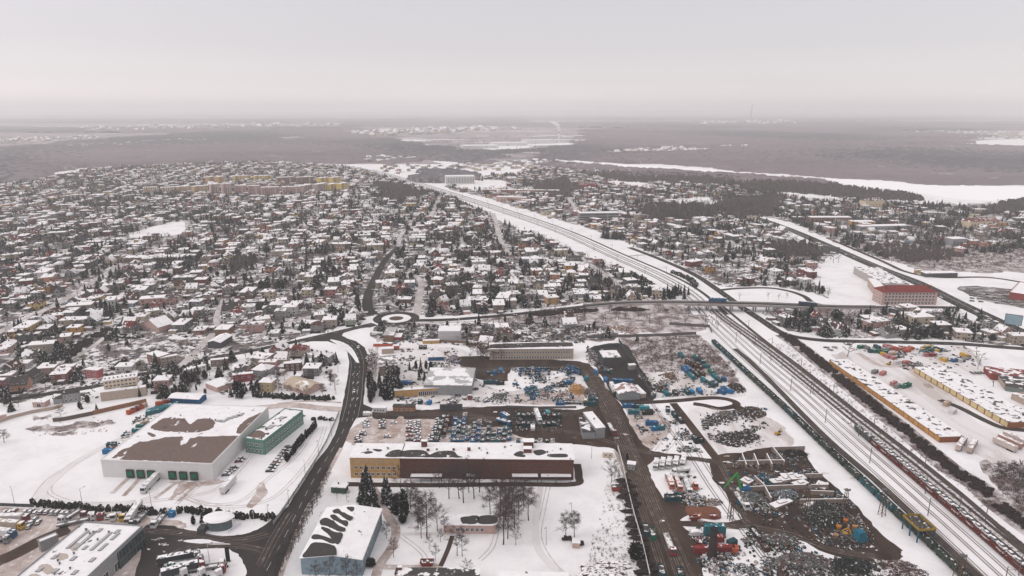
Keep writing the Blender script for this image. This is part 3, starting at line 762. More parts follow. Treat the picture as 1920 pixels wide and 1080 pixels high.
# ============================================================ BUILDINGS ONE CAN PICK OUT
def frame(A, B, C=None, h=0.0, z=0.0, zab=None, depth=None):
    """A->B is one wall foot in the photograph, the building lies to the left of it; C is a roof corner on the far side"""
    a = G(*A, z if zab is None else zab); b = G(*B, z if zab is None else zab)
    a.z = b.z = z
    d = b - a; W = d.length; d.normalize()
    n = Vector((-d.y, d.x, 0))
    D = depth if depth is not None else max(3.0, (G(*C, z + h) - a).dot(n))
    return a, math.atan2(d.y, d.x), W, D
def ray(px, py):
    u = (px - 960) / FPX; v = (540 - py) / FPX
    return Vector((u, CP + v * SP, -SP + v * CP))
def on_plane(px, py, p0, n):
    o = Vector((0, 0, HC)); d = ray(px, py)
    return o + d * ((p0 - o).dot(n) / d.dot(n))
WINM = {}
def win_mesh(w, h, glass, fr):
    k = (round(w, 2), round(h, 2), glass.name, fr.name)
    if k not in WINM:
        mb = MB()
        mb.box(-w / 2, w / 2, -0.05, 0.0, 0, h, 0)
        t = min(0.12, w * 0.12)
        for x0, x1, z0, z1 in ((-w / 2 - t, -w / 2, 0, h), (w / 2, w / 2 + t, 0, h), (-w / 2 - t, w / 2 + t, -t, 0), (-w / 2 - t, w / 2 + t, h, h + t), (-t / 3, t / 3, 0, h)):
            mb.box(x0, x1, -0.09, 0.0, z0, z1, 1)
        WINM[k] = mb.mesh('window', [glass, fr])
    return WINM[k]
def put_windows(root, W, D, specs, glass=None, fr=None):
    """specs: face F/R/B/L, count, rows of sill heights, width, height, margin"""
    glass = glass or m_glass; fr = fr or m_white
    for face, n, zs, w, h, mg in specs:
        L = W if face in 'FB' else D
        me = win_mesh(w, h, glass, fr)
        for z in zs:
            for i in range(n):
                t = mg + (L - 2 * mg) * ((i + .5) / n)
                if face == 'F': loc, r = (t, 0, z), 0
                elif face == 'R': loc, r = (W, t, z), math.pi / 2
                elif face == 'B': loc, r = (W - t, D, z), math.pi
                else: loc, r = (0, D - t, z), -math.pi / 2
                link('window', me, root, loc, r)
def shell(W, D, h, kind='flat', rise=0.0, over=0.3, ridge='x', off=0.5):
    """wall and roof meshes in local coordinates"""
    wall, roof = MB(), MB()
    t = 0.28
    if kind == 'flat':
        wall.box(0, W, 0, D, 0, h)
        roof.box(-over, W + over, -over, D + over, h + 0.003, h + t)
        return wall, roof
    if kind == 'hip':
        wall.box(0, W, 0, D, 0, h)
        e = over; x0, x1, y0, y1 = -e, W + e, -e, D + e
        if W >= D: a, b = ((x0 + (y1 - y0) / 2, D / 2, h + rise), (x1 - (y1 - y0) / 2, D / 2, h + rise))
        else: a, b = ((W / 2, y0 + (x1 - x0) / 2, h + rise), (W / 2, y1 - (x1 - x0) / 2, h + rise))
        z = h + .003
        vs = [(x0, y0, z), (x1, y0, z), (x1, y1, z), (x0, y1, z), a, b]
        fs = [(0, 1, 5, 4), (1, 2, 5), (2, 3, 4, 5), (3, 0, 4)] if W >= D else [(0, 1, 4), (1, 2, 5, 4), (2, 3, 5), (3, 0, 4, 5)]
        roof.add(vs, fs + [(3, 2, 1, 0)])
        return wall, roof
    # gable or shed, ridge along x (local) or y
    if ridge == 'x':
        ym = D * off
        wall.add([(0, 0, 0), (W, 0, 0), (W, D, 0), (0, D, 0), (0, 0, h), (W, 0, h), (W, D, h), (0, D, h), (0, ym, h + rise), (W, ym, h + rise)],
                 [(0, 1, 5, 4), (2, 3, 7, 6), (1, 2, 6, 9, 5), (3, 0, 4, 8, 7)])
        s1 = rise / max(ym, .1); s2 = rise / max(D - ym, .1)
        e = over
        for (ya, za, yb, zb) in ((-e, h - s1 * e, ym, h + rise), (D + e, h - s2 * e, ym, h + rise)):
            vs = [(-e, ya, za), (W + e, ya, za), (W + e, yb, zb), (-e, yb, zb)]
            vs += [(x, y, z + t * .8) for x, y, z in vs]
            fs = [(4, 5, 6, 7), (0, 1, 5, 4), (1, 2, 6, 5), (3, 0, 4, 7), (3, 2, 1, 0)]
            if ya > yb: fs = [f[::-1] for f in fs]
            roof.add([(x, y, z + .004) for x, y, z in vs], fs)
    else:
        xm = W * off
        wall.add([(0, 0, 0), (W, 0, 0), (W, D, 0), (0, D, 0), (0, 0, h), (W, 0, h), (W, D, h), (0, D, h), (xm, 0, h + rise), (xm, D, h + rise)],
                 [(1, 2, 6, 5), (3, 0, 4, 7), (0, 1, 5, 8, 4), (2, 3, 7, 9, 6)])
        s1 = rise / max(xm, .1); s2 = rise / max(W - xm, .1)
        e = over
        for (xa, za, xb, zb) in ((-e, h - s1 * e, xm, h + rise), (W + e, h - s2 * e, xm, h + rise)):
            vs = [(xa, -e, za), (xa, D + e, za), (xb, D + e, zb), (xb, -e, zb)]
            vs += [(x, y, z + t * .8) for x, y, z in vs]
            fs = [(7, 6, 5, 4), (4, 5, 1, 0), (5, 6, 2, 1), (7, 4, 0, 3), (0, 1, 2, 3)]
            if xa > xb: fs = [f[::-1] for f in fs]
            roof.add([(x, y, z + .004) for x, y, z in vs], fs)
    return wall, roof
def building(name, label, cat, fr, h, wallm, roofm, kind='flat', rise=0, ridge='x', off=.5, wins=(), over=0.3, patches=(), patchm=None, parapet=0.0, glass=None, frm=None, chim=(), vents=(), parm=None, block=True, lights=()):
    a, th, W, D = fr
    root = empty(name, a, th, label, cat)
    wall, roof = shell(W, D, h, kind, rise, over, ridge, off)
    wall.build('wall', wallm, root)
    mats = [roofm, patchm or r_dark]
    inv = Matrix.Rotation(-th, 3, 'Z')
    for pts, slope in patches:
        # plane of the roof face in world space, 2 cm above it
        if slope is None: p0, n = a + Vector((0, 0, h + .30)), Vector((0, 0, 1))
        else:
            R3 = Matrix.Rotation(th, 3, 'Z')
            if ridge == 'x':
                ym = D * off; nn = Vector((0, -rise / ym, 1)) if slope < 0 else Vector((0, rise / (D - ym), 1)); pl = Vector((0, ym, h + rise + .28))
            else:
                xm = W * off; nn = Vector((-rise / xm, 0, 1)) if slope < 0 else Vector((rise / (W - xm), 0, 1)); pl = Vector((xm, 0, h + rise + .28))
            p0 = a + R3 @ pl; n = (R3 @ nn).normalized()
        w = densify(smooth([on_plane(*p, p0, n) for p in pts]), .7)
        rr = random.Random(len(pts)); of = [Vector((rr.gauss(0, 1), rr.gauss(0, 1), 0)) for _ in w]; w = [p + (of[i] * .12 + of[i // 4] * .32 + of[i // 11] * .5) * (1 if W > 40 and D > 25 else .3) for i, p in enumerate(w)]
        loc = [inv @ (p - a) for p in w]
        loc = [Vector((min(max(p.x, -over), W + over), min(max(p.y, -over), D + over), p.z)) for p in loc]
        fs = []
        for t in tessellate_polygon([[Vector((p.x, p.y, 0)) for p in loc]]):
            A_, B_, C_ = loc[t[0]], loc[t[1]], loc[t[2]]
            k = (B_ - A_).cross(C_ - A_).z
            if abs(k) > 1e-6: fs.append(tuple(t) if k > 0 else tuple(t[::-1]))
        roof.add(loc, fs, 1)
    ro = roof.build('roof', mats, root)
    if parapet:
        pb = MB(); q = over
        for x0, x1, y0, y1 in ((-q - .1, W + q + .1, -q - .1, -q + .25), (-q - .1, W + q + .1, D + q - .25, D + q + .1), (-q - .1, -q + .25, -q + .25, D + q - .25), (W + q - .25, W + q + .1, -q + .25, D + q - .25)):
            pb.box(x0, x1, y0, y1, h + .05, h + .28 + parapet, 0)
        pb.build('parapet', parm or m_white, root)
    put_windows(root, W, D, wins, glass, frm)
    def rz(x, y):
        if kind == 'flat': return h + .28
        if kind == 'hip': return h + rise * .6
        return h + rise * (1 - abs(y - D * off) / (D * .5)) if ridge == 'x' else h + rise * (1 - abs(x - W * off) / (W * .5))
    for u, v, s, hh in chim:
        c = MB(); x, y = u * W, v * D; z = rz(x, y)
        c.box(-s, s, -s * .7, s * .7, -.6, hh, 0, top=0); c.box(-s * 1.12, s * 1.12, -s * .85, s * .85, hh, hh + .15, 1)
        c.build('chimney', [M('brick_red', (0.16, 0.06, 0.045), 0.9, 0.4, 2), m_conc_s], ro, (x, y, z))
    for u, v, s in vents:
        c = MB(); c.tube((0, 0, -.1), (0, 0, .7), .18 * s, .18 * s, 6); c.tube((0, 0, .7), (0, 0, 1.0), .34 * s, .1 * s, 6)
        c.build('vent', m_pole, ro, (u * W, v * D, rz(u * W, v * D)))
    for u, v, sx, sy in lights:
        c = MB(); c.box(-sx / 2, sx / 2, -sy / 2, sy / 2, -.05, .35, 0, top=1)
        c.build('skylight', [m_pole, M('skylight_glass', (0.42, 0.42, 0.44), 0.3, 0.3, 1)], ro, (u * W, v * D, h + .28))
    if block:
        c, s = math.cos(th), math.sin(th)
        BLOCK.append([(a.x + x * c - y * s, a.y + x * s + y * c) for x, y in ((-3, -3), (W + 3, -3), (W + 3, D + 3), (-3, D + 3))])
    return root, W, D, ro
def W_(name, col, var=.2, vs=.6): return M('wall_' + name, col, .9, var, vs)
w_white = W_('white', (0.62, 0.60, 0.60), .08, .2)
w_yellow = W_('ochre', (0.50, 0.30, 0.125), .3)
w_brick = W_('brick', (0.125, 0.055, 0.042), .45, 1.2)
w_pink = W_('pink', (0.50, 0.345, 0.31))
w_cream = W_('cream', (0.62, 0.50, 0.36))
w_grey = W_('grey', (0.27, 0.27, 0.28))
w_dgrey = W_('charcoal', (0.07, 0.072, 0.078))
w_blue = W_('pale_blue', (0.20, 0.27, 0.32), .3)
w_dblue = W_('blue', (0.012, 0.085, 0.19))
w_green = W_('mint', (0.11, 0.225, 0.18))
w_brown = W_('brown', (0.22, 0.14, 0.10), .3)
w_beige = W_('beige', (0.42, 0.34, 0.28))
w_red = W_('red', (0.26, 0.05, 0.045))

# --- white distribution warehouse
m_brownroof = roofmat('brown_felt', (0.175, 0.125, 0.11), .20, .16, stretch=(1, .35, 1))
root, W, D, ro = building('warehouse', 'huge white warehouse with patchy brown and snowy roof and six green dock doors', 'warehouse', frame((194, 894), (401, 902), (508, 764), 9.2), 9.2, w_white, r_full, over=0.05, parapet=.35,
    patches=[([(238, 840), (262, 828), (290, 824), (330, 819), (380, 820), (438, 817), (452, 821), (436, 842), (418, 858), (400, 869), (340, 867), (280, 864), (215, 861), (222, 850)], None),
             ([(287, 803), (300, 788), (318, 783), (345, 784), (358, 794), (372, 786), (392, 785), (402, 798), (384, 808), (335, 810)], None),
             ([(440, 810), (452, 793), (470, 782), (496, 770), (512, 767), (500, 782), (478, 800), (460, 812)], None), ([(275, 812), (292, 817), (285, 820)], None)], patchm=m_brownroof, vents=[(.3, .7, 2), (.55, .72, 2), (.62, .7, 2), (.2, .55, 2), (.8, .8, 2)],
    lights=[(.72, .74, 2, 4), (.75, .77, 2, 4), (.78, .8, 2, 4), (.81, .83, 2, 4), (.66, .7, 3, 2), (.7, .69, 3, 2)])
dock = MB(); dock.box(-1.9, 1.9, -.9, -.003, 0, 4.3, 0); dock.box(-1.35, 1.35, -.93, -.9, 1.0, 3.6, 1)
dm = dock.mesh('dock_shelter', [M('dock_rubber', (0.05, 0.055, 0.052)), M('dock_green', (0.01, 0.14, 0.075), .6)])
for px in (246, 266.5, 287, 328, 349, 370):
    p = G(px, 896.5) - root.location
    x = p.x * math.cos(root.rotation_euler.z) + p.y * math.sin(root.rotation_euler.z)
    d = link('dock_door', dm, root, (x, 0, .5)); d['label'] = 'green roller door in a dark dock shelter'
building('office_wing', 'mint green two storey office wing on the right of the white warehouse', 'office', frame((461, 848), (497, 853), (549, 769), 8), 8, w_green, r_most, over=.1, parapet=.4, parm=w_green,
    wins=[('F', 4, (1.2, 4.6), 1.4, 1.5, .8), ('R', 13, (1.2, 4.6), 1.3, 1.5, 1)], patches=[([(468, 812), (485, 806), (498, 812), (490, 820), (466, 818)], None)], patchm=m_brownroof, vents=[(.5, .3, 2), (.4, .5, 2), (.6, .6, 2)], lights=[(.5, .4, 3, 4), (.45, .7, 3, 3)])
building('entrance_block', 'small mint entrance block jutting from the office wing beside the parked cars', 'annex', frame((533, 800), (552, 801), (557, 781), 4), 4, w_green, r_full, over=.1, wins=[('F', 3, (1,), 1.2, 1.8, .5)], glass=m_teal_glass)
building('storage_hall', 'blue walled shed with a snowy roof behind the white warehouse', 'shed', frame((317, 756), (374, 759), (387, 739), 3.6), 3.6, w_dblue, r_full, 'gable', rise=1.0, wins=[('F', 6, (.4,), 2.4, 2.5, 1)], glass=M('blue_door', (0.01, 0.06, 0.15)), frm=w_dblue)
# --- dealer's building, lower left
a_, th_, W_d, D_d = frame((166, 1082), (267, 988), (156, 982), 0, 0, 8.5)
n_ = Vector((-math.sin(th_), math.cos(th_), 0)); D_d = (G(156, 982, 8.5) - a_).dot(n_)
a_ = a_ - Vector((math.cos(th_), math.sin(th_), 0)) * 16; W_d += 16
ss = random.Random(3)
root, W, D, ro = building('showroom', 'flat roofed grey showroom with dark glass front, lower left corner', 'showroom', (a_, th_, W_d, D_d), 8.5, w_grey, r_full, over=.05, parapet=.5, parm=w_grey,
    lights=[(u, v, 2.6, 1.6) for u, v in ((.2, .2), (.2, .5), (.2, .8), (.36, .25), (.36, .55), (.36, .8), (.52, .2), (.52, .5), (.52, .8), (.9, .3), (.9, .6))] + [(.66 + .05 * i, .25 + .13 * j, 2.4, 1.3) for i in range(5) for j in range(5) if ss.random() < .75],
    vents=[(ss.uniform(.05, .95), ss.uniform(.08, .92), 1.6) for _ in range(14)], wins=[('F', 3, (0.3,), 3.2, 3.6, 14)],
    patches=[([(105, 1042), (115, 1034), (128, 1038), (132, 1046), (118, 1052), (106, 1050)], None), ([(128, 1022), (145, 1015), (162, 1018), (150, 1024), (146, 1034), (132, 1032)], None), ([(80, 1060), (92, 1053), (104, 1058), (104, 1068), (88, 1072)], None), ([(60, 1078), (72, 1071), (84, 1077), (82, 1088), (62, 1088)], None)], patchm=M('melting_snow', (0.50, 0.42, 0.38)))
g = MB(); g.box(W * .66, W - .1, -.5, -.003, .2, 7.4, 0)
for i in range(9): g.box(W * .66 + i * (W * .34 - .3) / 8, W * .66 + i * (W * .34 - .3) / 8 + .18, -.62, -.5, .2, 7.6, 1)
g.box(W * .66, W - .1, -.62, -.5, 3.6, 3.9, 1)
g.build('glass_front', [m_teal_glass, m_pole], root)
building('annex', 'low grey annex with snowy roof against the showroom side', 'annex', frame((78, 1036), (112, 1022), (130, 998), 4.5), 4.5, w_grey, r_full, over=.05, parapet=.3, parm=w_grey)
# pavilion with an oval snow roof by the entrance road
p = G(412, 988)
root = empty('pavilion', p, 0, 'small glazed pavilion with an oval snowy roof beside the entrance road', 'pavilion')
mb = MB(); pts = [(5.5 * math.cos(t) * (1 if i % 2 else 1), 3.6 * math.sin(t)) for i, t in enumerate(np.linspace(0, 2 * math.pi, 25)[:-1])]
mb.prism(pts, 0, 4.6); mb.build('wall', W_('glazing', (0.14, 0.17, 0.18), .4, 1.5), root)
mb = MB(); mb.blob((0, 0, 4.9), 6.8, 4.8, 1.0, 5, 24, 6, 0, 0.03, z0=4.55); mb.build('roof', r_full, root)
mb = MB(); mb.box(-7.5, -4.5, -5.5, -1.5, 0, 2.6); mb.build('porch', w_dgrey, root)
mb = MB()
for i in range(8): mb.tube((6 + i * .4, -5 + i * .9, 0), (6 + i * .4, -5 + i * .9, 1.1), .06, .06, 4)
mb.tube((6, -5, 1.1), (8.8, 1.3, 1.1), .07, .07, 4); mb.build('railing', M('railing_blue', (0.12, 0.13, 0.32)), root)

# --- the long building: ochre end and brick run
Lw = G(658, 896)
rt = [(.14, .5, 1.4, 1.4), (.78, .5, 1.2, 1.2)]
building('rendered_building', 'ochre three storey end block with rows of small windows, left of the long brick building', 'office block', frame((658, 896), (751, 897), (751, 833), 11.3), 11.3, w_yellow, r_full, over=.35,
    wins=[('F', 8, (1.6, 5.2), 1.5, 1.4, 1.5), ('F', 8, (8.8,), .8, .8, 1.5), ('L', 3, (1.6, 5.2), 1.5, 1.4, 2)],
    patches=[([(677, 849), (690, 846), (700, 848), (688, 851)], None), ([(700, 842), (716, 843), (712, 847), (702, 845)], None), ([(722, 856), (735, 845), (752, 844), (752, 856)], None)], vents=[(.3, .5, 2), (.7, .6, 2)])
building('brick_building', 'long dark red brick factory building with flat patchy snow roof behind the park', 'factory', frame((752, 897), (1075, 900), (1071, 833), 11.3), 11.3, w_brick, r_full, over=.35,
    wins=[('F', 26, (1.3, 4.6), 1.6, 1.2, 4), ('F', 26, (7.9,), 1.6, .9, 4)], glass=M('hazy_glass', (0.085, 0.055, 0.05), .4, .5, .4), frm=M('brick_frame', (0.16, 0.085, 0.07)),
    patches=[([(753, 856), (754, 845), (790, 843), (804, 850), (803, 857)], None), ([(806, 857), (820, 846), (848, 845), (858, 853), (866, 857)], None), ([(964, 851), (975, 845), (983, 848), (984, 856), (968, 855)], None), ([(1000, 846), (1016, 843), (1024, 849), (1008, 854)], None), ([(1028, 852), (1060, 851), (1062, 857), (1030, 857)], None)],
    chim=[(.12, .75, 1.4, 3.2), (.39, .5, .8, 2), (.74, .8, 2.6, 3.4), (.735, .45, 2.0, 2.2), (.15, .45, .7, 1.5), (.30, .5, .6, 1.3)], vents=[(.2, .5, 2), (.26, .3, 2), (.45, .6, 2), (.5, .3, 2), (.6, .7, 2), (.85, .4, 2), (.93, .6, 2)])
for i, (x0, x1, y) in enumerate(((772, 830, 897), (876, 892, 892), (960, 1008, 897), (1014, 1070, 900))):
    a = G(x0, y); b = G(x1, y)
    mb = MB(); L = (b - a).length
    mb.box(0, L, -3.2, -.05, 3.0, 3.4, 0, top=1)
    n = max(2, int(L / 5))
    for k in range(n + 1): mb.box(k * (L - .3) / n, k * (L - .3) / n + .3, -3.0, -2.7, 0, 3.0, 0)
    o = mb.build('canopy', [w_dgrey, r_full], None, Vector((a.x, G(900, 899.3).y, 0)))
    tag(o, ['snowy canopy along the left end of the brick building foot', 'tiny canopy over a door midway on the brick building', 'snowy canopy near the right end of the brick building', 'low snowy ledge at the right corner of the brick building'][i], 'canopy')
# --- pale blue hall with a half thawed roof
building('sports_hall', 'pale blue hall with white right roof slope and dark thawed left slope', 'hall', frame((566, 1077), (680, 1080), (714, 955), 7.6), 7.6, w_blue, r_full, 'gable', rise=1.6, ridge='y', off=.53, over=.4,
    wins=[('R', 9, (4.4,), 4.2, 1.6, 1)], glass=M('hall_glass', (0.10, 0.13, 0.15)), frm=m_white,
    patches=[([(567, 1047), (574, 1032), (583, 1020), (592, 1017), (612, 1019), (628, 1026), (629, 1044), (612, 1047)], -1), ([(585, 1005), (592, 1003), (606, 1006), (624, 1012), (628, 1019), (618, 1019), (603, 1012), (586, 1011)], -1),
             ([(601, 990), (612, 991), (626, 998), (640, 999), (642, 1006), (636, 1018), (629, 1020), (617, 1004)], -1), ([(601, 976), (610, 971), (622, 975), (633, 985), (645, 990), (646, 996), (634, 996), (613, 986), (603, 984)], -1),
             ([(619, 967), (628, 965), (640, 974), (652, 977), (650, 987), (641, 982), (624, 973)], -1), ([(625, 957), (634, 954), (642, 960), (655, 967), (661, 970), (655, 976), (643, 970), (634, 963), (627, 962)], -1), ([(650, 951), (664, 951), (661, 959), (655, 957)], -1)], patchm=M('roof_felt', (0.055, 0.05, 0.048), .8, .3, .6))
building('bungalow', 'pink single storey building with half snowy roof among the park trees', 'bungalow', frame((832, 1000), (930, 1001), (930, 967), 4.3), 4.3, w_pink, r_full, over=.5,
    wins=[('F', 6, (1.2,), 1.3, 1.5, 5)], patches=[([(868, 981), (864, 970), (880, 967), (897, 967), (899, 975), (890, 982)], None), ([(898, 982), (900, 968), (929, 967), (929, 981)], None)])
building('low_building', 'dark roofed building at the bottom edge below the red container', 'building', frame((742, 1099), (898, 1100), (898, 1067), 5), 5, w_beige, r_half, over=.4, chim=[(.04, .8, .8, 1.2)])
building('low_building', 'building with plain snowy roof at the bottom edge, right of the dark roofed one', 'building', frame((934, 1108), (1065, 1110), (1063, 1075), 5), 5, w_beige, r_full, over=.4)
building('hut', 'small green hut with snowy roof left of the tall spruces', 'hut', frame((621, 924), (648, 926), (650, 907), 3.2), 3.2, W_('pine_green', (0.05, 0.10, 0.08)), r_full, over=.3, chim=[(.4, .7, .3, 1)])
building('kiosk', 'tiny pink hut beside the fallen looking bush in the open snow', 'hut', frame((1073, 1028), (1087, 1029), (1087, 1015), 2.6), 2.6, w_pink, r_full, over=.2)
building('shed', 'small brown shed by the fence right of the brick building', 'shed', frame((1148, 922), (1167, 922), (1166, 909), 2.6), 2.6, w_red, r_half, over=.2)
building('gatehouse', 'white gatehouse beside the muddy scrap yard road', 'gatehouse', frame((1176, 881), (1190, 883), (1188, 866), 3.4), 3.4, w_grey, r_full, over=.3, wins=[('F', 2, (1,), .9, 1.1, .3)])
building('kiosk', 'cream cabin right of the brick building roof', 'cabin', frame((1130, 858), (1149, 859), (1149, 848), 3), 3, w_cream, r_full, over=.2, wins=[('F', 2, (1,), .9, 1.1, .3)])
# --- halls of the middle ground
root, W, D, ro = building('workshop', 'long ochre workshop with a snowy roof beside the dark spruces', 'workshop', frame((740, 746), (869, 738), (876, 723), 5), 5, w_yellow, r_full, over=.3, wins=[('F', 10, (.6,), 2.2, 2.6, 16)], vents=[(.1, .5, 2), (.25, .6, 2)])
building('workshop', 'pale grey roofed hall directly behind the long ochre workshop', 'hall', frame((794, 722), (884, 723), (878, 708), 0, 0, 7), 7, w_grey, roofmat('grey_sheet_roof', (0.45, 0.44, 0.44), .5, .1), over=.2)
building('brown_shed', 'orange brown shed at the roadside in front of the ochre workshop', 'shed', frame((737, 772), (778, 772), (779, 758), 3.2), 3.2, W_('rust_orange', (0.33, 0.15, 0.07)), r_dark, over=.3, wins=[('F', 4, (.9,), 1.1, 1.1, 1)])
building('kiosk', 'white roadside cabin left of the orange brown shed', 'cabin', frame((699, 773), (723, 774), (724, 764), 3), 3, w_white, r_full, over=.3, wins=[('F', 4, (.9,), 1, 1.1, .5)])
building('brick_office', 'brown office block with grey patchy roof above the dark spruces', 'office', frame((713, 705), (747, 702), (748, 666), 7), 7, w_brown, roofmat('grey_patch_roof', (0.22, 0.21, 0.2), .5, .2), over=.3, wins=[('F', 4, (1, 4), 1.2, 1.3, 1)])
building('storehouse', 'small snow roofed block behind the brown office block', 'store', frame((716, 664), (738, 663), (738, 650), 4), 4, w_beige, r_full, over=.2)
building('long_office', 'long beige two storey works building with dark roof edge and many windows', 'works', frame((918, 675), (1075, 674), (1071, 642), 8.5), 8.5, w_beige, r_full, over=.4,
    wins=[('F', 30, (1.0, 4.9), 1.0, 1.7, 2)], patches=[([(920, 653), (920, 646), (990, 643), (1070, 642), (1073, 649), (1000, 651)], None)], vents=[(.2, .4, 3), (.5, .4, 3), (.7, .5, 3)])
building('tall_shed', 'dark walled building with pale roof behind the scrap yard fence', 'shed', frame((1131, 689), (1163, 688), (1160, 657), 7.5), 7.5, w_dgrey, roofmat('pale_sheet_roof', (0.5, 0.47, 0.46), .6, .3), over=.3)
building('repair_shop', 'low grey block right of the dark walled building', 'workshop', frame((1180, 694), (1192, 693), (1188, 683), 3.5), 3.5, w_grey, r_full, over=.2)
building('hangar', 'grey gabled hangar with reddish thawed roof beside the scrap yard road', 'hangar', frame((1160, 751), (1200, 749), (1186, 721), 4.3), 4.3, W_('hangar_grey', (0.25, 0.27, 0.27)), roofmat('pinkish_roof', (0.34, 0.23, 0.2), .5, .2), 'gable', rise=1.8, ridge='y', over=.3)
building('lean_to', 'lean-to with snowy roof on the right side of the grey hangar', 'shed', frame((1201, 747), (1211, 746), (1196, 722), 3), 3, w_beige, r_full, over=.15)
building('workshop', 'grey block with dark sloping roof inside the muddy bend', 'workshop', frame((1092, 823), (1116, 823), (1103, 780), 4.2), 4.2, w_grey, r_half, over=.2)
building('tower_block', 'narrow white topped building right of the dark roofed grey block', 'building', frame((1117, 823), (1134, 821), (1119, 771), 6.5), 6.5, w_grey, r_full, over=.2, vents=[(.5, .5, 2)])
building('concrete_hall', 'bulky white hall behind the snowy yard right of the roundabout', 'hall', frame((822, 641), (863, 641), (862, 611), 9), 9, W_('weathered_white', (0.5, 0.47, 0.48)), r_full, over=.2, wins=[('F', 9, (1, 3.6, 6.2), 2.2, 1.2, .5)], glass=W_('panel', (0.38, 0.36, 0.38)))
building('canteen', 'grey roofed block just below the roundabout', 'building', frame((719, 641), (738, 641), (738, 614), 5.5), 5.5, w_brown, roofmat('grey_sheet_roof', (0.45, 0.44, 0.44), .5, .1), over=.3)
building('garage_block', 'red fronted garage block just right of the grey roofed block', 'garage', frame((739, 640), (752, 640), (752, 625), 3.5), 3.5, w_red, r_full, over=.2)
building('container_row', 'orange red shed row left of the snowy yard', 'shed', frame((700, 650), (735, 650), (735, 645), 2.4), 2.4, W_('orange_red', (0.42, 0.10, 0.06)), r_most, over=.1)
building('container_row', 'square orange red shed at the end of the orange red row', 'shed', frame((737, 656), (748, 656), (748, 648), 3.2), 3.2, W_('orange_red', (0.42, 0.10, 0.06)), r_full, over=.1)
building('market_tent', 'white pointed tent on blue walls in the snowy yard', 'tent', frame((803, 677), (832, 676), (832, 664), 3), 3, w_dblue, r_full, 'hip', rise=3.5, over=.3)
building('shelter', 'yellowish low shed at the foot of the bulky white hall', 'shed', frame((793, 645), (824, 644), (824, 639), 2.6), 2.6, W_('dull_yellow', (0.45, 0.28, 0.10)), r_full, over=.1)
# --- school and its neighbours
root, W, D, ro = building('school', 'pink four storey school with a dark red hipped roof by the highway', 'school', frame((1652, 572), (1755, 572), None, depth=17), 12.5, w_pink, M('dark_red_roof', (0.20, 0.035, 0.03), .8, .3, .3), 'hip', rise=5, over=.6,
    wins=[('F', 15, (1.2, 4.3, 7.4, 10.2), 1.9, 1.8, 2), ('L', 3, (1.2, 4.3, 7.4), 1.6, 1.8, 1)], chim=[(.1, .3, .8, 3), (.9, .3, .8, 3)])
building('school_wing', 'pale walled school wing with flat snowy roof left of the red roof', 'school wing', frame((1626, 536), (1650, 570), None, depth=9, h=9), 8, W_('wing_cream', (0.45, 0.32, 0.25)), r_full, over=.2, wins=[('F', 14, (1.2, 4.3), 1.6, 1.7, 2)])
building('gymnasium', 'grey and white flat roofed gymnasium behind the school', 'gymnasium', frame((1656, 531), (1705, 532), (1690, 515), 0, 0, 8), 8, W_('gym_grey', (0.42, 0.38, 0.37)), r_most, over=.2, vents=[(.4, .5, 3), (.7, .5, 3)])
building('supermarket', 'supermarket with red roof edge beside the dark car park, right edge', 'supermarket', frame((1892, 560), (1990, 575), (1960, 536), 6), 6, W_('red_fascia', (0.30, 0.06, 0.05)), r_full, over=.8, parapet=.6, parm=w_red)
building('filling_station', 'long dark canopy with snowy top beyond the highway', 'canopy', frame((1735, 520), (1795, 519), (1800, 508), 4.5), 4.5, w_dgrey, r_full, over=.6)
building('kiosk', 'small orange kiosk left of the long dark canopy', 'kiosk', frame((1716, 513), (1727, 513), (1727, 506), 4), 4, w_yellow, r_full, over=.3)
# --- garage rows right of the railway
def garages(label, A, B, C, h, wallm, panelm, n, gap, vn):
    root, W, D, ro = building('garage_row', label, 'garages', frame(A, B, C, h), h, wallm, r_most, over=.15, vents=vn)
    for i in range(n):
        x0 = W * i / n + gap / 2; x1 = W * (i + 1) / n - gap / 2
        mb = MB(); mb.box(x0, x1, -.08, -.003, .45, h - .35); mb.build('panel', panelm, root)
    return root, W, D
garages('long orange garage row between the railway bushes and the snowy yard', (1554, 683), (1761, 830), (1803, 815), 3.5, W_('rust_brown', (0.26, 0.10, 0.045)), W_('orange_ochre', (0.52, 0.27, 0.09), .35, .3), 26, .5, [(i / 9 + .05, .55, 2.4) for i in range(9)])
garages('long pale yellow garage row with brown piers at the right edge', (1713, 698), (1889, 803), (1762, 683), 3.8, W_('rust_brown', (0.26, 0.10, 0.045)), W_('pale_yellow', (0.62, 0.50, 0.27), .25, .3), 14, 1.1, [(i / 9 + .06, .45, 2.6) for i in range(9)] + [(i / 5 + .1, .75, 2.6) for i in range(5)])
mb = MB(); a, th, W, D = frame((1761, 830), (1803, 826), None, depth=.2)
building('warehouse_row', 'dark red warehouse beyond the pale yellow garage row, right edge', 'store', frame((1857, 712), (1955, 722), (1940, 696), 4), 4, w_red, roofmat('red_felt', (0.24, 0.07, 0.06), .45, .2), over=.2)
building('warehouse_row', 'beige store in front of the dark red warehouse', 'store', frame((1882, 730), (1960, 740), (1950, 712), 4), 4, w_beige, r_half, over=.2)
building('warehouse_row', 'grey green store with flat roof in front of the beige store', 'store', frame((1885, 733), (1960, 745), (1980, 730), 3.4), 3.4, W_('grey_green', (0.16, 0.19, 0.17)), r_half, over=.2)
building('warehouse_row', 'long brown walled store behind the small bare tree at the right edge', 'store', frame((1895, 748), (1985, 790), (1990, 765), 4), 4, w_beige, roofmat('pinkish_roof', (0.34, 0.23, 0.2), .5, .2), over=.2)
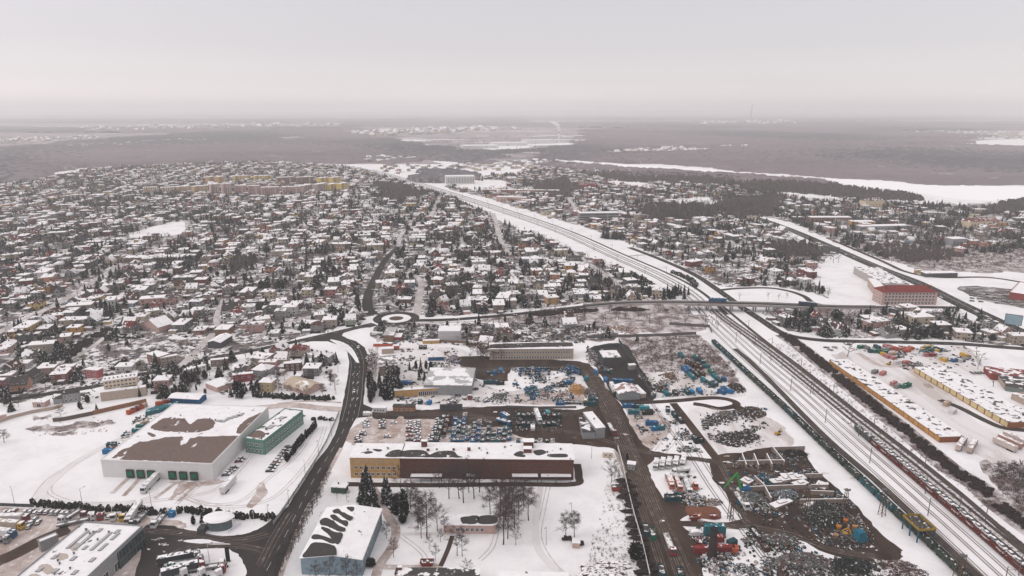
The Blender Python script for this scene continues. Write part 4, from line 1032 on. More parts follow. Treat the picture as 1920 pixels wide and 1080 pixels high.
# --- far landmarks
building('modern_office', 'white gridded office block beyond the railway', 'office', frame((836, 346), (890, 345), None, depth=28), 20, w_white, r_full, over=.3, wins=[('F', 18, (3,), 2.0, 14, 1), ('R', 6, (3,), 2.0, 14, 1)], glass=M('grey_glass', (0.12, 0.12, 0.13)))
root, W, D, ro = building('office_block', 'grey office block with dark window bands right of the railway', 'office', frame((1086, 415), (1160, 414), None, depth=16), 13.5, w_grey, r_full, over=.2)
for k in range(3):
    for s in range(2):
        mb = MB(); mb.box(1 + s * (W * .72), W * (.7 if s == 0 else .99), -.1, -.003, 1.6 + 4 * k, 3.6 + 4 * k); mb.build('window_band', m_glass, root)
FL = [('left end of the pink flats', (395, 365), (437, 365), 17, w_pink), ('second from the left of the pink flats', (439, 366), (488, 368), 16, W_('rose', (0.42, 0.27, 0.25))), ('longest of the pink flats, in the middle', (490, 369), (566, 368), 15, W_('rose', (0.42, 0.27, 0.25))),
      ('grey pink block right of the pink flats', (568, 364), (617, 359), 14, W_('grey_pink', (0.38, 0.3, 0.28))), ('bright yellow block at the right end of the flats', (618, 360), (656, 357), 13, W_('bright_yellow', (0.62, 0.46, 0.14))),
      ('yellow block behind the bright yellow flats', (600, 347), (642, 345), 13, W_('bright_yellow', (0.62, 0.46, 0.14))), ('long cream block left of the pink flats', (268, 364), (330, 364), 11, w_cream), ('cream and yellow block left of the pink flats', (332, 364), (392, 362), 12, W_('light_ochre', (0.55, 0.38, 0.22))),
      ('orange block behind the left end of the flats', (392, 346), (425, 345), 14, w_yellow), ('yellow block behind the middle of the flats', (438, 341), (512, 340), 11, W_('bright_yellow', (0.62, 0.46, 0.14))), ('brownish block behind the grey pink flats', (520, 346), (590, 345), 13, w_brown)]
FL2 = []
for nm, A, B, hh, wm in FL:
    m_ = ((A[0] + B[0]) / 2, (A[1] + B[1]) / 2)
    FL2 += [('left half: ' + nm, A, (m_[0] - 1.5, m_[1] - 1.2), hh, wm), ('right half: ' + nm, (m_[0] + 1.5, m_[1] + 1.2), B, hh * 1.08, wm)]
for nm, A, B, hh, wm in FL2:
    n = int((B[0] - A[0]) / 4.5)
    hh *= 1.3
    root, W, D, ro = building('apartment_block', 'snowy flats, ' + nm, 'flats', frame((A[0] + 1.5, A[1]), (B[0] - 1.5, B[1]), None, depth=13), hh, wm, r_full, over=.2, wins=[('F', n, (1.5, 4.5, 7.5) + ((10.5, 13.5) if hh > 12 else ()), 1.8, 1.6, 1)], frm=wm)
    for i in range(max(2, int(W / 14))):
        mb = MB(); x = (i + .5) * W / max(2, int(W / 14)); mb.box(x - 1.4, x + 1.4, -1.0, -.1, 0, hh + .8, 0, top=1); mb.build('stair_bay', [W_('bay_' + str(i % 2), ((.30, .22, .20), (.48, .42, .38))[i % 2]), r_full], root)
for nm, A, B, hh, wm, rm_ in [('long brick terrace right of the white office block', (905, 363), (1048, 365), 9, W_('brick_pink', (0.3, 0.15, 0.12)), r_most), ('pinkish block left of the small grove beyond the railway', (930, 378), (985, 380), 10, w_pink, r_full), ('brown long building far right with two storeys', (1520, 418), (1596, 418), 9, w_brown, r_full),
                              ('ochre building beside the brown long building far right', (1598, 425), (1640, 425), 8, w_yellow, r_full), ('long low grey building in the far right town', (1615, 432), (1705, 430), 6, w_grey, r_full), ('cream villa with dark red roof in the far right town', (1818, 428), (1860, 425), 10, w_cream, r_red),
                              ('cream hall with brown roof near the river', (1622, 390), (1658, 388), 13, w_cream, r_brown), ('pale turquoise hall at the river bank', (1640, 368), (1678, 367), 6, W_('turquoise', (0.13, 0.33, 0.38)), r_half), ('pale office block in the far right scrub', (1785, 462), (1812, 461), 10, w_grey, r_full),
                              ('red roofed hall beyond the office block', (1090, 354), (1122, 353), 9, w_red, r_red), ('orange terrace in the left suburb', (232, 433 + 60), (330, 491), 6, w_brown, r_most)]:
    k = 'hip' if rm_ in (r_red, r_brown) else 'flat'
    building('town_building', nm, 'building', frame(A, B, None, depth=15), hh, wm, rm_, k, rise=5 if k == 'hip' else 0, over=.4, wins=[('F', max(3, int((B[0] - A[0]) / 6)), (1.2, 4.4) if hh > 7 else (1.5,), 1.8, 1.8, 1)], frm=wm)
for i, (x0, y0, x1, hh, dd) in enumerate([(870, 279, 935, 14, 90), (925, 274, 990, 16, 80), (985, 270, 1040, 20, 70), (1042, 268, 1078, 16, 60), (1000, 277, 1050, 10, 60)]):
    building('factory_hall', ['leftmost long white hall of the distant factory', 'second white hall from the left at the distant factory', 'tall white hall beside the smoking stack of the distant factory', 'white hall right of the smoking stack', 'lowest front hall of the distant factory'][i], 'factory', frame((x0, y0), (x1, y0 - 1), None, depth=dd), hh, w_white, r_full, over=.5)
def stack(label, px, base, top_z, r, mat, smoke, slabel):
    p = G(px, base)
    root = empty('smokestack', p, 0, label, 'chimney')
    mb = MB(); mb.tube((0, 0, 0), (0, 0, top_z), r, r * .6, 16); mb.build('shaft', mat, root)
    mb = MB(); mb.tube((0, 0, top_z - 6), (0, 0, top_z + .5), r * .66, r * .66, 16); mb.build('crown', M('stack_red', (0.3, 0.12, 0.1)), root)
    sm = bpy.data.materials.new('smoke'); sm.use_nodes = True; sm.node_tree.nodes.clear()
    so = sm.node_tree.nodes.new('ShaderNodeOutputMaterial'); sv = sm.node_tree.nodes.new('ShaderNodeVolumePrincipled')
    sv.inputs['Color'].default_value = (smoke[1], smoke[1], smoke[1], 1); sv.inputs['Density'].default_value = smoke[3]
    sm.node_tree.links.new(sv.outputs[0], so.inputs['Volume'])
    mb = MB()
    rr = random.Random(4)
    pts = smoke[0]
    for i, (dx, z, rad) in enumerate(pts):
        mb.blob((dx, 0, z), rad * 1.5, rad, rad * .8, i + 3, 12, 8, 0, .12)
    o = mb.build('smoke', sm, None, p); o['kind'] = 'stuff'; o['label'] = slabel
stack('tall slim chimney of a power station on the horizon', 1408, 226, 268, 8, M('stack_grey', (0.25, 0.22, 0.23)), ([(-10, 278, 10), (-40, 286, 14), (-80, 290, 17), (-125, 288, 20), (-170, 294, 24), (-215, 300, 24)], .6, 0, .012), 'thin smoke drifting left from the horizon chimney')
stack('white steaming stack of the distant factory', 1048, 268, 60, 5, m_white, ([(0, 68, 7), (-3, 82, 8), (-10, 96, 10), (-22, 106, 11), (-40, 112, 9)], .98, 0, .07), 'white steam rising from the distant factory')
# --- left suburb, near buildings
mb = MB()
root, W, D, ro = building('podium', 'tall grey retaining wall block under the cream terrace', 'retaining wall', frame((190, 753), (275, 742), (272, 722), 6), 6, w_beige, r_full, over=0, )
building('terrace', 'cream two storey terrace with dark windows on the grey podium', 'terrace', frame((195, 730), (258, 721), (253, 699), 5.5, 6.3), 5.5, w_cream, r_full, over=.3, wins=[('F', 8, (1, 3.5), 1.4, 1.2, .6)], vents=[(i / 8 + .06, .3, 2) for i in range(8)], block=False)
building('villa', 'bright pink flat roofed house left of the cream terrace', 'house', frame((160, 708), (185, 710), (192, 690), 6), 6, W_('raspberry', (0.42, 0.12, 0.13)), r_full, over=.2, wins=[('F', 2, (1, 3.6), 1.8, 1.3, .5)])
building('detached_house', 'grey house with thawed dark hip roof below the cream terrace', 'house', frame((118, 757), (150, 752), (147, 730), 6), 6, w_grey, r_dark, 'hip', rise=2.5, over=.4, wins=[('F', 3, (1, 3.6), 1.2, 1.3, .5)])
building('detached_house', 'low grey house left of the thawed hip roof house', 'house', frame((101, 758), (117, 758), (117, 742), 4), 4, w_grey, r_half, 'gable', rise=2, over=.3)
building('shed', 'small pink shed with snowy roof far left above the brown wall', 'shed', frame((62, 764), (85, 764), (82, 748), 3.5), 3.5, w_pink, r_full, over=.3, wins=[('F', 1, (.2,), 2.4, 2.2, .5)])
building('shed', 'pink wall building cut by the left edge', 'building', frame((-20, 796), (14, 788), (12, 770), 4), 4, w_pink, r_full, over=.3)
building('villa', 'large pinkish house with steep snowy gable on the left', 'house', frame((265, 616), (298, 624), (310, 602), 5), 5, w_pink, r_full, 'gable', rise=5, ridge='y', off=.55, over=.8, wins=[('F', 3, (1.2,), 1.4, 1.6, 1)], chim=[(.5, .5, .5, 1.5)])
building('long_shed', 'long snow roofed hall with dark walls, front half of the pair', 'hall', frame((390, 653), (414, 654), (428, 628), 5), 5, w_dgrey, r_full, 'gable', rise=1.5, ridge='y', over=.4)
building('long_shed', 'long snow roofed hall behind the dark walled hall', 'hall', frame((404, 630), (428, 630), (441, 609), 5.5), 5.5, w_brown, r_full, over=.3)
building('arched_hall', 'low hall with beige half thawed roof behind the black hedge', 'hall', frame((532, 728), (575, 742), (606, 722), 2.6), 3.2, w_pink, roofmat('beige_sheet_roof', (0.52, 0.42, 0.33), .38, .06), 'gable', rise=2.6, over=.5)
building('villa', 'pink flat roofed house above the beige arched hall', 'house', frame((486, 694), (517, 694), (521, 674), 6), 6, W_('rose_pink', (0.50, 0.26, 0.25)), r_full, over=.3, wins=[('F', 3, (1, 3.6), 1.3, 1.3, .5)], chim=[(.3, .5, .4, 1), (.7, .5, .4, 1)])
building('villa', 'dark red flat roofed house beside the pink one above the beige hall', 'house', frame((533, 697), (565, 695), (562, 677), 6), 6, w_brick, r_full, over=.3, wins=[('F', 3, (1, 3.6), 1.3, 1.3, .5)])
building('villa', 'ochre house with snowy hip roof left of the beige hall', 'house', frame((487, 735), (510, 736), (520, 709), 7), 7, W_('warm_ochre', (0.45, 0.33, 0.17)), r_full, 'hip', rise=2, over=.5, wins=[('F', 2, (1, 4), 1.3, 1.4, .5), ('R', 3, (1, 4), 1.3, 1.4, .5)])
building('long_shed', 'L shaped low pink hall left of the spruces behind the blue shed', 'hall', frame((386, 727), (408, 736), (434, 716), 3.5), 3.5, w_pink, r_full, over=.3)
building('villa', 'crimson flat roofed house right of the low pink hall', 'house', frame((438, 718), (475, 714), (478, 703), 4.5), 5.5, W_('crimson', (0.28, 0.045, 0.06)), r_full, over=.3, wins=[('F', 3, (2.5,), 1.3, 1.3, .5)])
building('villa', 'brick house with flat snowy roof above the cream terrace', 'house', frame((277, 678), (300, 684), (312, 662), 6), 6, W_('dull_brick', (0.26, 0.13, 0.09)), r_full, over=.3, wins=[('F', 3, (1, 3.6), 1.3, 1.3, .5)])
building('villa', 'grey brown house joined to the brick house above the cream terrace', 'house', frame((302, 684), (334, 678), (330, 664), 5), 5, w_beige, r_full, over=.3, wins=[('F', 4, (1, 3), 1.3, 1.1, .5)])
building('long_shed', 'white commercial building with bare lot in front of it', 'building', frame((346, 708), (388, 697), (382, 686), 5), 5, w_white, r_full, over=.3, wins=[('F', 5, (1, 3), 1.6, 1.2, .5)])
building('villa', 'brown house with flat roof left of the tall spruce by the street', 'house', frame((396, 688), (428, 685), (426, 672), 5), 5, w_brown, r_full, over=.3, wins=[('F', 4, (1, 3), 1.3, 1.1, .5)])

# --- fences and walls
def wall_line(name, label, pts, h, t, mat, cat='fence', topm=None, post=0, sm=False):
    line = GP(pts)
    if sm: line = smooth(line, False, 5)
    c = line[0].copy()
    root = empty(name, c, 0, label, cat)
    mb = MB()
    for i in range(len(line) - 1):
        a, b = line[i] - c, line[i + 1] - c
        d = b - a; L = d.length
        m = (a + b) / 2
        mb.rbox(m.x, m.y, 0, L + t * .5, t, h + .001 * (i % 3), math.atan2(d.y, d.x), 0, top=1 if topm else 0)
    mb.build('panel', [mat, topm] if topm else [mat], root)
    if post:
        pts2 = densify(line, post, False)
        pm = MB(); pm.box(-.12, .12, -.12, .12, 0, h + .25); pmm = pm.mesh('post', m_pole)
        for i, p in enumerate(pts2[:100]):
            link('post', pmm, root, p - c)
    return root
wall_line('brick_wall', 'long brown wall curving above the snowy field left of the warehouse', [(100, 791), (120, 789), (150, 783), (175, 778)], 2.6, .4, W_('mossy_wall', (0.12, 0.09, 0.075)), 'wall', m_conc_s, sm=True)
wall_line('board_fence', 'rust brown fence continuing the brown wall towards the blue shed', [(175, 778), (205, 771), (245, 762), (275, 755)], 2.8, .2, W_('fence_rust', (0.24, 0.12, 0.07)), 'fence')
wall_line('concrete_wall', 'grey wall along the far left street edge', [(-20, 800), (20, 785), (60, 775), (100, 768), (118, 762)], 2.2, .3, w_beige, 'wall', m_conc_s)
wall_line('boundary_wall', 'pale concrete fence along the left side of the muddy yard road', [(1158, 842), (1165, 868), (1172, 900), (1180, 935), (1190, 975), (1203, 1020), (1218, 1085)], 2.4, .25, m_conc, 'fence', m_snow, sm=True)
wall_line('boundary_wall', 'dark fence running down beside the dark walled building', [(1160, 640), (1185, 680), (1200, 705), (1215, 730), (1228, 748)], 2.8, .3, w_dgrey, 'fence')
wall_line('boundary_wall', 'dark fence behind the dark walled building', [(1113, 655), (1160, 650)], 2.8, .3, w_dgrey, 'fence')
wall_line('boundary_wall', 'long dark fence between the allotments and the scrub', [(1100, 634), (1180, 632), (1250, 630), (1305, 627)], 2.4, .3, W_('fence_grey', (0.13, 0.115, 0.11)), 'fence')
wall_line('boundary_wall', 'dark fence along the upper edge of the allotments by the rails', [(1255, 609), (1330, 614), (1334, 624)], 2.4, .3, W_('fence_grey', (0.13, 0.115, 0.11)), 'fence')
wall_line('screen_wall', 'black screen wall at the roadside before the rows of cars', [(825, 770), (867, 769)], 4.2, .4, w_dgrey, 'screen')
wall_line('mesh_fence', 'thin wire fence along the snowy verge left of the main road', [(636, 775), (612, 830), (590, 868), (560, 915), (530, 960), (512, 985)], 1.8, .05, W_('wire', (0.42, 0.41, 0.42)), 'fence', post=6)
wall_line('board_fence', 'low fence between the warehouse yard and the parked trucks', [(-20, 948), (63, 951)], 1.6, .2, w_dgrey, 'fence')
wall_line('boundary_wall', 'snow capped wall along the lane above the rows of dark skips', [(950, 764), (1010, 766), (1080, 765)], 1.6, .6, W_('fence_grey', (0.13, 0.115, 0.11)), 'wall', m_snow)
wall_line('garden_wall', 'light fence below the gardens by the roundabout street', [(790, 640), (900, 645), (918, 646)], 1.8, .3, w_brown, 'fence')

# --- overpass
OV = [G(1095, 575)] + [G(1150, 571.5)] + [G(1205, 571, 0), G(1262, 570.5), G(1350, 573.5), G(1440, 576), G(1560, 579), G(1640, 580)]
zs = [0.1, 2.2, 4.6, 6.2, 6.6, 6.6, 5.0, 0.2]
# deck line measured on the visible parapet: put it at its real height
OV = [G(x, y, z) for (x, y), z in zip([(1095, 575), (1150, 570), (1205, 568), (1262, 567.5), (1350, 569), (1440, 571), (1560, 576), (1650, 577)], zs)]
for p, z in zip(OV, zs): p.z = z
ovl = smooth(OV, False, 8)
root = empty('overpass', ovl[20].xy.to_3d(), 0, 'concrete road overpass crossing above the railway tracks', 'bridge')
c0 = root.location.copy()
ll = [p - c0 for p in ovl]
def slab(mb, line, w, z0, z1, off=0.0, mi=0):
    ln = offset(line, off); L, Rr = offset(ln, w / 2), offset(ln, -w / 2)
    vs = []
    for a, b in zip(L, Rr): vs += [(a.x, a.y, a.z + z0), (b.x, b.y, b.z + z0), (b.x, b.y, b.z + z1), (a.x, a.y, a.z + z1)]
    fs = []
    for i in range(len(L) - 1):
        o = i * 4
        for k in range(4): fs.append((o + k, o + (k + 1) % 4, o + 4 + (k + 1) % 4, o + 4 + k))
    fs += [(0, 3, 2, 1), tuple(len(vs) - 4 + k for k in range(4))]
    mb.add(vs, fs, mi)
mb = MB(); slab(mb, ll, 11, -1.3, 0.0); mb.build('deck', m_conc, root)
mb = MB(); slab(mb, ll, 8.2, 0.004, 0.06); mb.build('carriageway', m_asphalt, root)
for s in (-1, 1):
    mb = MB(); slab(mb, ll, .4, 0.003, 1.0, s * 5.2); mb.build('parapet', m_conc_s, root)
for px in (1296, 1332, 1367, 1391, 1414, 1436, 1470, 1500):
    y = 569 + (px - 1350) * .022
    p = min(ovl, key=lambda q: abs(PX(q.x, q.y, q.z)[0] - px))
    for s in (-3, 3):
        mb = MB(); mb.box(-.55, .55, -.55, .55, 0, p.z - 1.32); mb.build('pillar', m_conc, root, Vector((p.x, p.y + s, 0)) - Vector((c0.x, c0.y, 0)))
mb = MB()
def bank(mb, line, w_top, slope=1.5):
    for i in range(len(line) - 1):
        a, b = line[i], line[i + 1]
        for s in (-1, 1):
            pa = [offset(line, s * w_top / 2)[j] for j in (i, i + 1)]
            za, zb = pa[0].z - .1, pa[1].z - .1
            oa = [offset(line, s * (w_top / 2 + slope * max(line[j].z, .1)))[j] for j in (i, i + 1)]
            q = [(pa[0].x, pa[0].y, za), (pa[1].x, pa[1].y, zb), (oa[1].x, oa[1].y, 0), (oa[0].x, oa[0].y, 0)]
            mb.add(q, [(0, 1, 2, 3) if s < 0 else (3, 2, 1, 0)])
        mb.add([(p.x, p.y, p.z - .1) for p in (offset(line, w_top / 2)[i], offset(line, -w_top / 2)[i], offset(line, -w_top / 2)[i + 1], offset(line, w_top / 2)[i + 1])], [(0, 1, 2, 3)])
nL = next(i for i, p in enumerate(ovl) if PX(p.x, p.y, p.z)[0] > 1275); nR = next(i for i, p in enumerate(ovl) if PX(p.x, p.y, p.z)[0] > 1510)
bank(mb, ovl[:nL + 1], 12); bank(mb, ovl[nR:], 12)
o = mb.build('terrain', m_scrub); o['kind'] = 'structure'
ROADS.append((np.array([(p.x, p.y) for p in ovl]), 14))

# ============================================================ RAILWAY
def track(line, z=0.09, bed=None, bw=3.0, label=None, rw=.14):
    if bed:
        SHEETS[0] += 1
        mb = MB(); ribbon(mb, line, bw, z - .03 + SHEETS[0] * .00011); o = mb.build('track_bed', bed); o['kind'] = 'structure'
    mb = MB()
    c = line[0].copy()
    for s in (-.72, .72):
        ln = offset(line, s); n = len(ln)
        L, Rr = offset(line, s + rw / 2), offset(line, s - rw / 2)
        vs = []
        for a, b in zip(L, Rr): vs += [(a.x, a.y, z), (b.x, b.y, z), (b.x, b.y, z + .16), (a.x, a.y, z + .16)]
        fs = []
        for i in range(n - 1):
            o4 = i * 4
            for k in range(4): fs.append((o4 + k, o4 + 4 + k, o4 + 4 + (k + 1) % 4, o4 + (k + 1) % 4))
        mb.add(vs, fs)
    o = mb.build('railway_track', m_rail); o['kind'] = 'structure'
    return o
L_wag = smooth(GP([(1338, 645), (1400, 703), (1470, 768), (1548, 843), (1620, 910), (1697, 983), (1760, 1042), (1840, 1118)]), False, 12)
L_strip = smooth(GP([(1378, 655), (1404, 676), (1445, 716), (1502, 775), (1560, 832), (1645, 905), (1702, 958), (1762, 1014), (1880, 1125)]), False, 8)
L_car = smooth(GP([(1352, 592), (1440, 668), (1520, 733), (1598, 801), (1655, 850), (1705, 892), (1760, 939), (1800, 973), (1860, 1025), (1980, 1130)]), False, 12)
L_main = smooth(GP([(1340, 580), (1360, 598), (1440, 655), (1520, 718), (1600, 782), (1685, 848), (1780, 925), (1860, 990), (2000, 1105)]), False, 10)
L_edge = smooth(GP([(1352, 572), (1430, 636), (1505, 692), (1600, 768), (1700, 845), (1790, 917), (1860, 977), (2000, 1100)]), False, 10)
mb = MB(); ribbon(mb, L_strip, 3.2, .0); 
mb = MB()
ribbon(mb, L_strip, 3.4, .62); sl = offset(L_strip, 1.7); sr = offset(L_strip, -1.7)
for s_, fl in ((sl, False), (sr, True)):
    vs = []
    for p in s_: vs += [(p.x, p.y, 0), (p.x, p.y, .62)]
    fs = [(2 * i, 2 * i + 2, 2 * i + 3, 2 * i + 1) for i in range(len(s_) - 1)]
    mb.add(vs, [f if fl else f[::-1] for f in fs])
o = mb.build('pavement', m_darkballast); o['kind'] = 'structure'
mb = MB(); ribbon(mb, L_edge, 3.2, .095); o = mb.build('ground', m_darkballast); o['kind'] = 'structure'
mb = MB(); ribbon(mb, offset(L_main, 0.5), 10.5, .07); o = mb.build('track_bed', m_ballast); o['kind'] = 'structure'
for d in (-3.6, .4, 4.2): track(offset(L_main, d), .12, m_darkballast, 1.1, rw=.3)
track(L_car, .1, m_ballast, 1.8)
for d in (-5, -10, -16, -21): track(offset(L_car, d), .1, m_track_snow, 1.9, rw=.17)
track(L_wag, .1)
track(smooth(GP([(1300, 835), (1322, 870), (1372, 945), (1440, 1045), (1480, 1100)]), False, 8), .1, rw=.2)
track(smooth(GP([(1215, 745), (1235, 775), (1262, 815), (1290, 850), (1335, 920), (1390, 995), (1470, 1100)]), False, 8), .1, rw=.2)
for d in (9.5, 5.5, -1, -6): track(offset(RAILREF, d), .1, m_ballast, 2.2, rw=.26)
mb = MB(); ribbon(mb, offset(RAILREF, -14), 4, .09, 0, 3); o = mb.build('road', m_asphalt); o['kind'] = 'structure'
def along(line, d):
    s = 0
    for a, b in zip(line[:-1], line[1:]):
        L = (b - a).length
        if s + L >= d: return a.lerp(b, (d - s) / L), math.atan2((b - a).y, (b - a).x)
        s += L
    return None, 0
# masts carrying the overhead wires
def mast_proto():
    root = empty('catenary_mast', (0, 0, -500))
    mb = MB(); mb.tube((0, 0, 0), (0, 0, 9), .20, .15, 6); mb.build('pole', m_pole, root)
    mb = MB(); mb.tube((0, 0, 7.6), (0, 3.4, 7.4), .07, .07, 4); mb.tube((0, 0, 8.8), (0, 3.2, 7.5), .05, .05, 4); mb.tube((0, 3.2, 7.4), (0, 3.2, 6.2), .05, .05, 4); mb.build('arm', m_pole, root)
    return root
mp = mast_proto()
used = [False]
def put_mast(p, a, group, desc):
    m = mp if not used[0] else dup(mp)
    used[0] = True
    place(m, p, a); auto(m, desc, 'mast', group)
for ln, off, flip, nm, d0, st in ((L_main, -6.6, 0, 'thin dark catenary mast beside the two dark main tracks', 10, 46), (L_edge, -2.6, math.pi, 'catenary mast on the far edge of the tracks', 30, 46), (L_car, -13, 0, 'catenary mast standing in the snowy sidings', 25, 48), (L_car, -2.6, math.pi, 'catenary mast beside the car train track', 55, 60)):
    l2 = offset(ln, off); d = d0
    while True:
        p, a = along(l2, d)
        if p is None or p.y < 225: break
        put_mast(p, a + flip, 'catenary masts in the railway yard', nm); d += st
for off, flip in ((12.5, math.pi), (-11, 0)):
    l2 = offset(RAILREF, off); d = 20
    while True:
        p, a = along(l2, d)
        if p is None or p.y > 1500: break
        put_mast(p, a + flip, 'catenary masts along the distant railway', 'catenary mast ' + ('on the left side' if off > 0 else 'on the right side') + ' of the distant railway'); d += 70
# portals over the yard
for A, B in (((1655, 957), (1713, 962)), ((1491, 757), (1548, 757)), ((1735, 900), (1772, 893))):
    pass
# open freight wagons
def wagon_proto():
    root = empty('freight_wagon', (0, 0, -500)); root.color = (0.01, 0.13, 0.16, 1)
    L, Wd = 12.6, 2.9
    mb = MB()
    for x0, x1, y0, y1 in ((-L / 2, L / 2, -Wd / 2, -Wd / 2 + .1), (-L / 2, L / 2, Wd / 2 - .1, Wd / 2), (-L / 2, -L / 2 + .1, -Wd / 2 + .1, Wd / 2 - .1), (L / 2 - .1, L / 2, -Wd / 2 + .1, Wd / 2 - .1)):
        mb.box(x0, x1, y0, y1, 1.2, 3.3, 0)
    mb.box(-L / 2 + .1, L / 2 - .1, -Wd / 2 + .1, Wd / 2 - .1, 1.1, 1.25, 0)
    for i in range(9):
        x = -L / 2 + .4 + i * (L - .8) / 8
        for s in (-1, 1): mb.box(x - .07, x + .07, s * (Wd / 2 + .07) - .07, s * (Wd / 2 + .07) + .07, 1.15, 3.34, 0)
    mb.build('body', m_obj, root, color=(0.01, 0.13, 0.16))
    mb = MB(); mb.blob((0, 0, 2.6), L / 2 - .3, Wd / 2 - .2, .5, 3, 14, 4, 0, .25, z0=1.3); mb.build('load', M('coal', (0.045, 0.04, 0.036), .9, .5, 2, snow=.12), root)
    mb = MB(); mb.box(-L / 2 - .5, L / 2 + .5, -1.1, 1.1, .85, 1.1); mb.build('underframe', m_dark, root)
    for x in (-4.2, 4.2):
        mb = MB(); mb.box(x - 1.3, x + 1.3, -1.0, 1.0, .55, .84)
        for dx in (-.9, .9):
            for s in (-.72, .72): mb.tube((x + dx, s - .07, .46), (x + dx, s + .07, .46), .45, .45, 10)
        mb.build('bogie', m_dark, root)
    return root
wp = wagon_proto()
d = 5; k = 0
wr = random.Random(2)
while True:
    p, a = along(L_wag, d)
    if p is None or PX(p.x, p.y)[1] > 1120: break
    w = wp if k == 0 else dup(wp)
    place(w, Vector((p.x, p.y, .12)), a)
    c = wr.choice([((0.010, 0.085, 0.10), 'teal'), ((0.010, 0.055, 0.065), 'dark teal'), ((0.03, 0.05, 0.035), 'dark green'), ((0.02, 0.035, 0.03), 'blackish green')] if not 5 < k < 9 else [((0.035, 0.05, 0.035), 'dark green')])
    w.children[0].color = (*c[0], 1)
    auto(w, 'open-top ' + c[1] + ' freight wagon in the long train', 'wagon', 'open freight wagons of the long dark train')
    d += 14.0; k += 1
# ------------------------------------------------------------ vehicles
def car_proto(simple=False):
    root = empty('parked_car', (0, 0, -500))
    prof = [(-2.15, .35), (2.15, .35), (2.2, .75), (1.95, .92), (1.05, 1.02), (-1.6, 1.05), (-2.1, .95), (-2.2, .7)]
    mb = MB(); hw = .88
    n = len(prof)
    vs = [(x, -hw, z) for x, z in prof] + [(x, hw, z) for x, z in prof]
    mb.add(vs, [tuple(range(n)), tuple(range(2 * n - 1, n - 1, -1))] + [(i, n + i, n + (i + 1) % n, (i + 1) % n) for i in range(n)])
    # roof panel
    mb.add([(-1.35, -.62, 1.46), (.35, -.62, 1.46), (.35, .62, 1.46), (-1.35, .62, 1.46), (-1.35, -.62, 1.40), (.35, -.62, 1.40), (.35, .62, 1.40), (-1.35, .62, 1.40)], [(0, 1, 2, 3), (7, 6, 5, 4), (4, 5, 1, 0), (5, 6, 2, 1), (6, 7, 3, 2), (7, 4, 0, 3)])
    body = mb.build('body', m_obj_car, root)
    mb = MB(); mb.add([(-1.85, -.78, 1.03), (1.15, -.78, 1.0), (1.15, .78, 1.0), (-1.85, .78, 1.03), (-1.4, -.62, 1.41), (.4, -.62, 1.41), (.4, .62, 1.41), (-1.4, .62, 1.41)], [(0, 1, 5, 4), (1, 2, 6, 5), (2, 3, 7, 6), (3, 0, 4, 7)])
    mb.build('windows', m_glass, root)
    for x in (-1.35, 1.35):
        for s in (-1, 1):
            w = MB(); w.tube((x, s * .72, .33), (x, s * .92, .33), .33, .33, 10); w.build('wheel', m_dark, root)
    return root
CARS = [((0.62, .61, .62), 'white'), ((0.30, .30, .31), 'silver'), ((0.12, .12, .13), 'grey'), ((0.02, .02, .022), 'black'), ((0.25, .025, .02), 'red'), ((0.02, .05, .12), 'dark blue'), ((0.05, .09, .06), 'dark green'), ((.16, .03, .04), 'maroon')]
CW = [3, 4, 3, 5, 1.2, 2, .8, 1]
cp = car_proto()
# a lighter copy for cars too small to show parts
def joined(root, name):
    mb = MB(); mats = []
    for ch in root.children:
        me = ch.data
        mats.append(me.materials[0])
        mb.add([tuple(ch.matrix_basis @ v.co) for v in me.vertices], [tuple(p.vertices) for p in me.polygons], len(mats) - 1)
    return mb.mesh(name, mats)
car_small = joined(cp, 'parked_car')
crr = random.Random(12)
first = [True]
def heading(A, B):
    a, b = G(*A), G(*B)
    return math.atan2((b - a).y, (b - a).x)
def car(x, y, ang, color=None, desc='', group='parked cars', small=False, z=0.0, world=None, snow=True):
    if color is None: c = crr.choices(CARS, CW)[0]
    else: c = next(q for q in CARS if q[1] == color)
    p = world if world is not None else G(x, y)
    if small:
        o = link('parked_car', car_small)
        o.color = (*c[0], 1)
    else:
        o = cp if first[0] else dup(cp)
        first[0] = False
        o.children[0].color = (*c[0], 1)
    o.location = (p.x, p.y, z if world is None else p.z); o.rotation_euler = (0, 0, ang + crr.uniform(-.05, .05))
    auto(o, c[1] + ' car ' + desc, 'car', group)
    return o
h1 = heading((0, 970), (8, 961))
for x, y, c in ((19, 962, 'silver'), (27, 960, 'red'), (8, 963, 'grey'), (48, 961, 'silver'), (58, 961, 'black'), (66, 964, 'white'), (77, 962, 'maroon'), (87, 962, 'maroon'), (97, 963, 'silver'), (107, 963, 'grey'), (117, 964, 'white'), (127, 964, 'silver'), (46, 980, 'black'), (53, 983, 'grey'), (60, 981, 'maroon'), (72, 981, 'black'), (205, 971, 'grey'), (55, 989, 'grey'), (66, 975, 'silver')):
    car(x, y, h1, c, 'parked in the row under the long bushy hedge' if y < 970 else 'parked behind the row under the hedge', 'cars parked in the lower left lot')
h2 = heading((680, 800), (700, 800))
for x, ys in ((686, (792, 796, 801)), (680, (812, 816)), (672, (821, 825, 829)), (717, (790, 794, 799, 803)), (726, (820,)), (738, (794,)), (768, (793, 800, 804, 810, 818, 826)), (783, (793, 797, 802, 806, 811, 816, 822, 828)), (822, (788, 792, 797)), (816, (803, 808, 813)), (810, (818, 823, 828))):
    for y in ys: car(x, y, h2 + crr.choice((0, math.pi)), 'red' if (x, y) == (768, 818) else None, 'in the snowy car park behind the ochre building', 'cars in the car park behind the ochre building')
h3 = heading((420, 895), (455, 860))
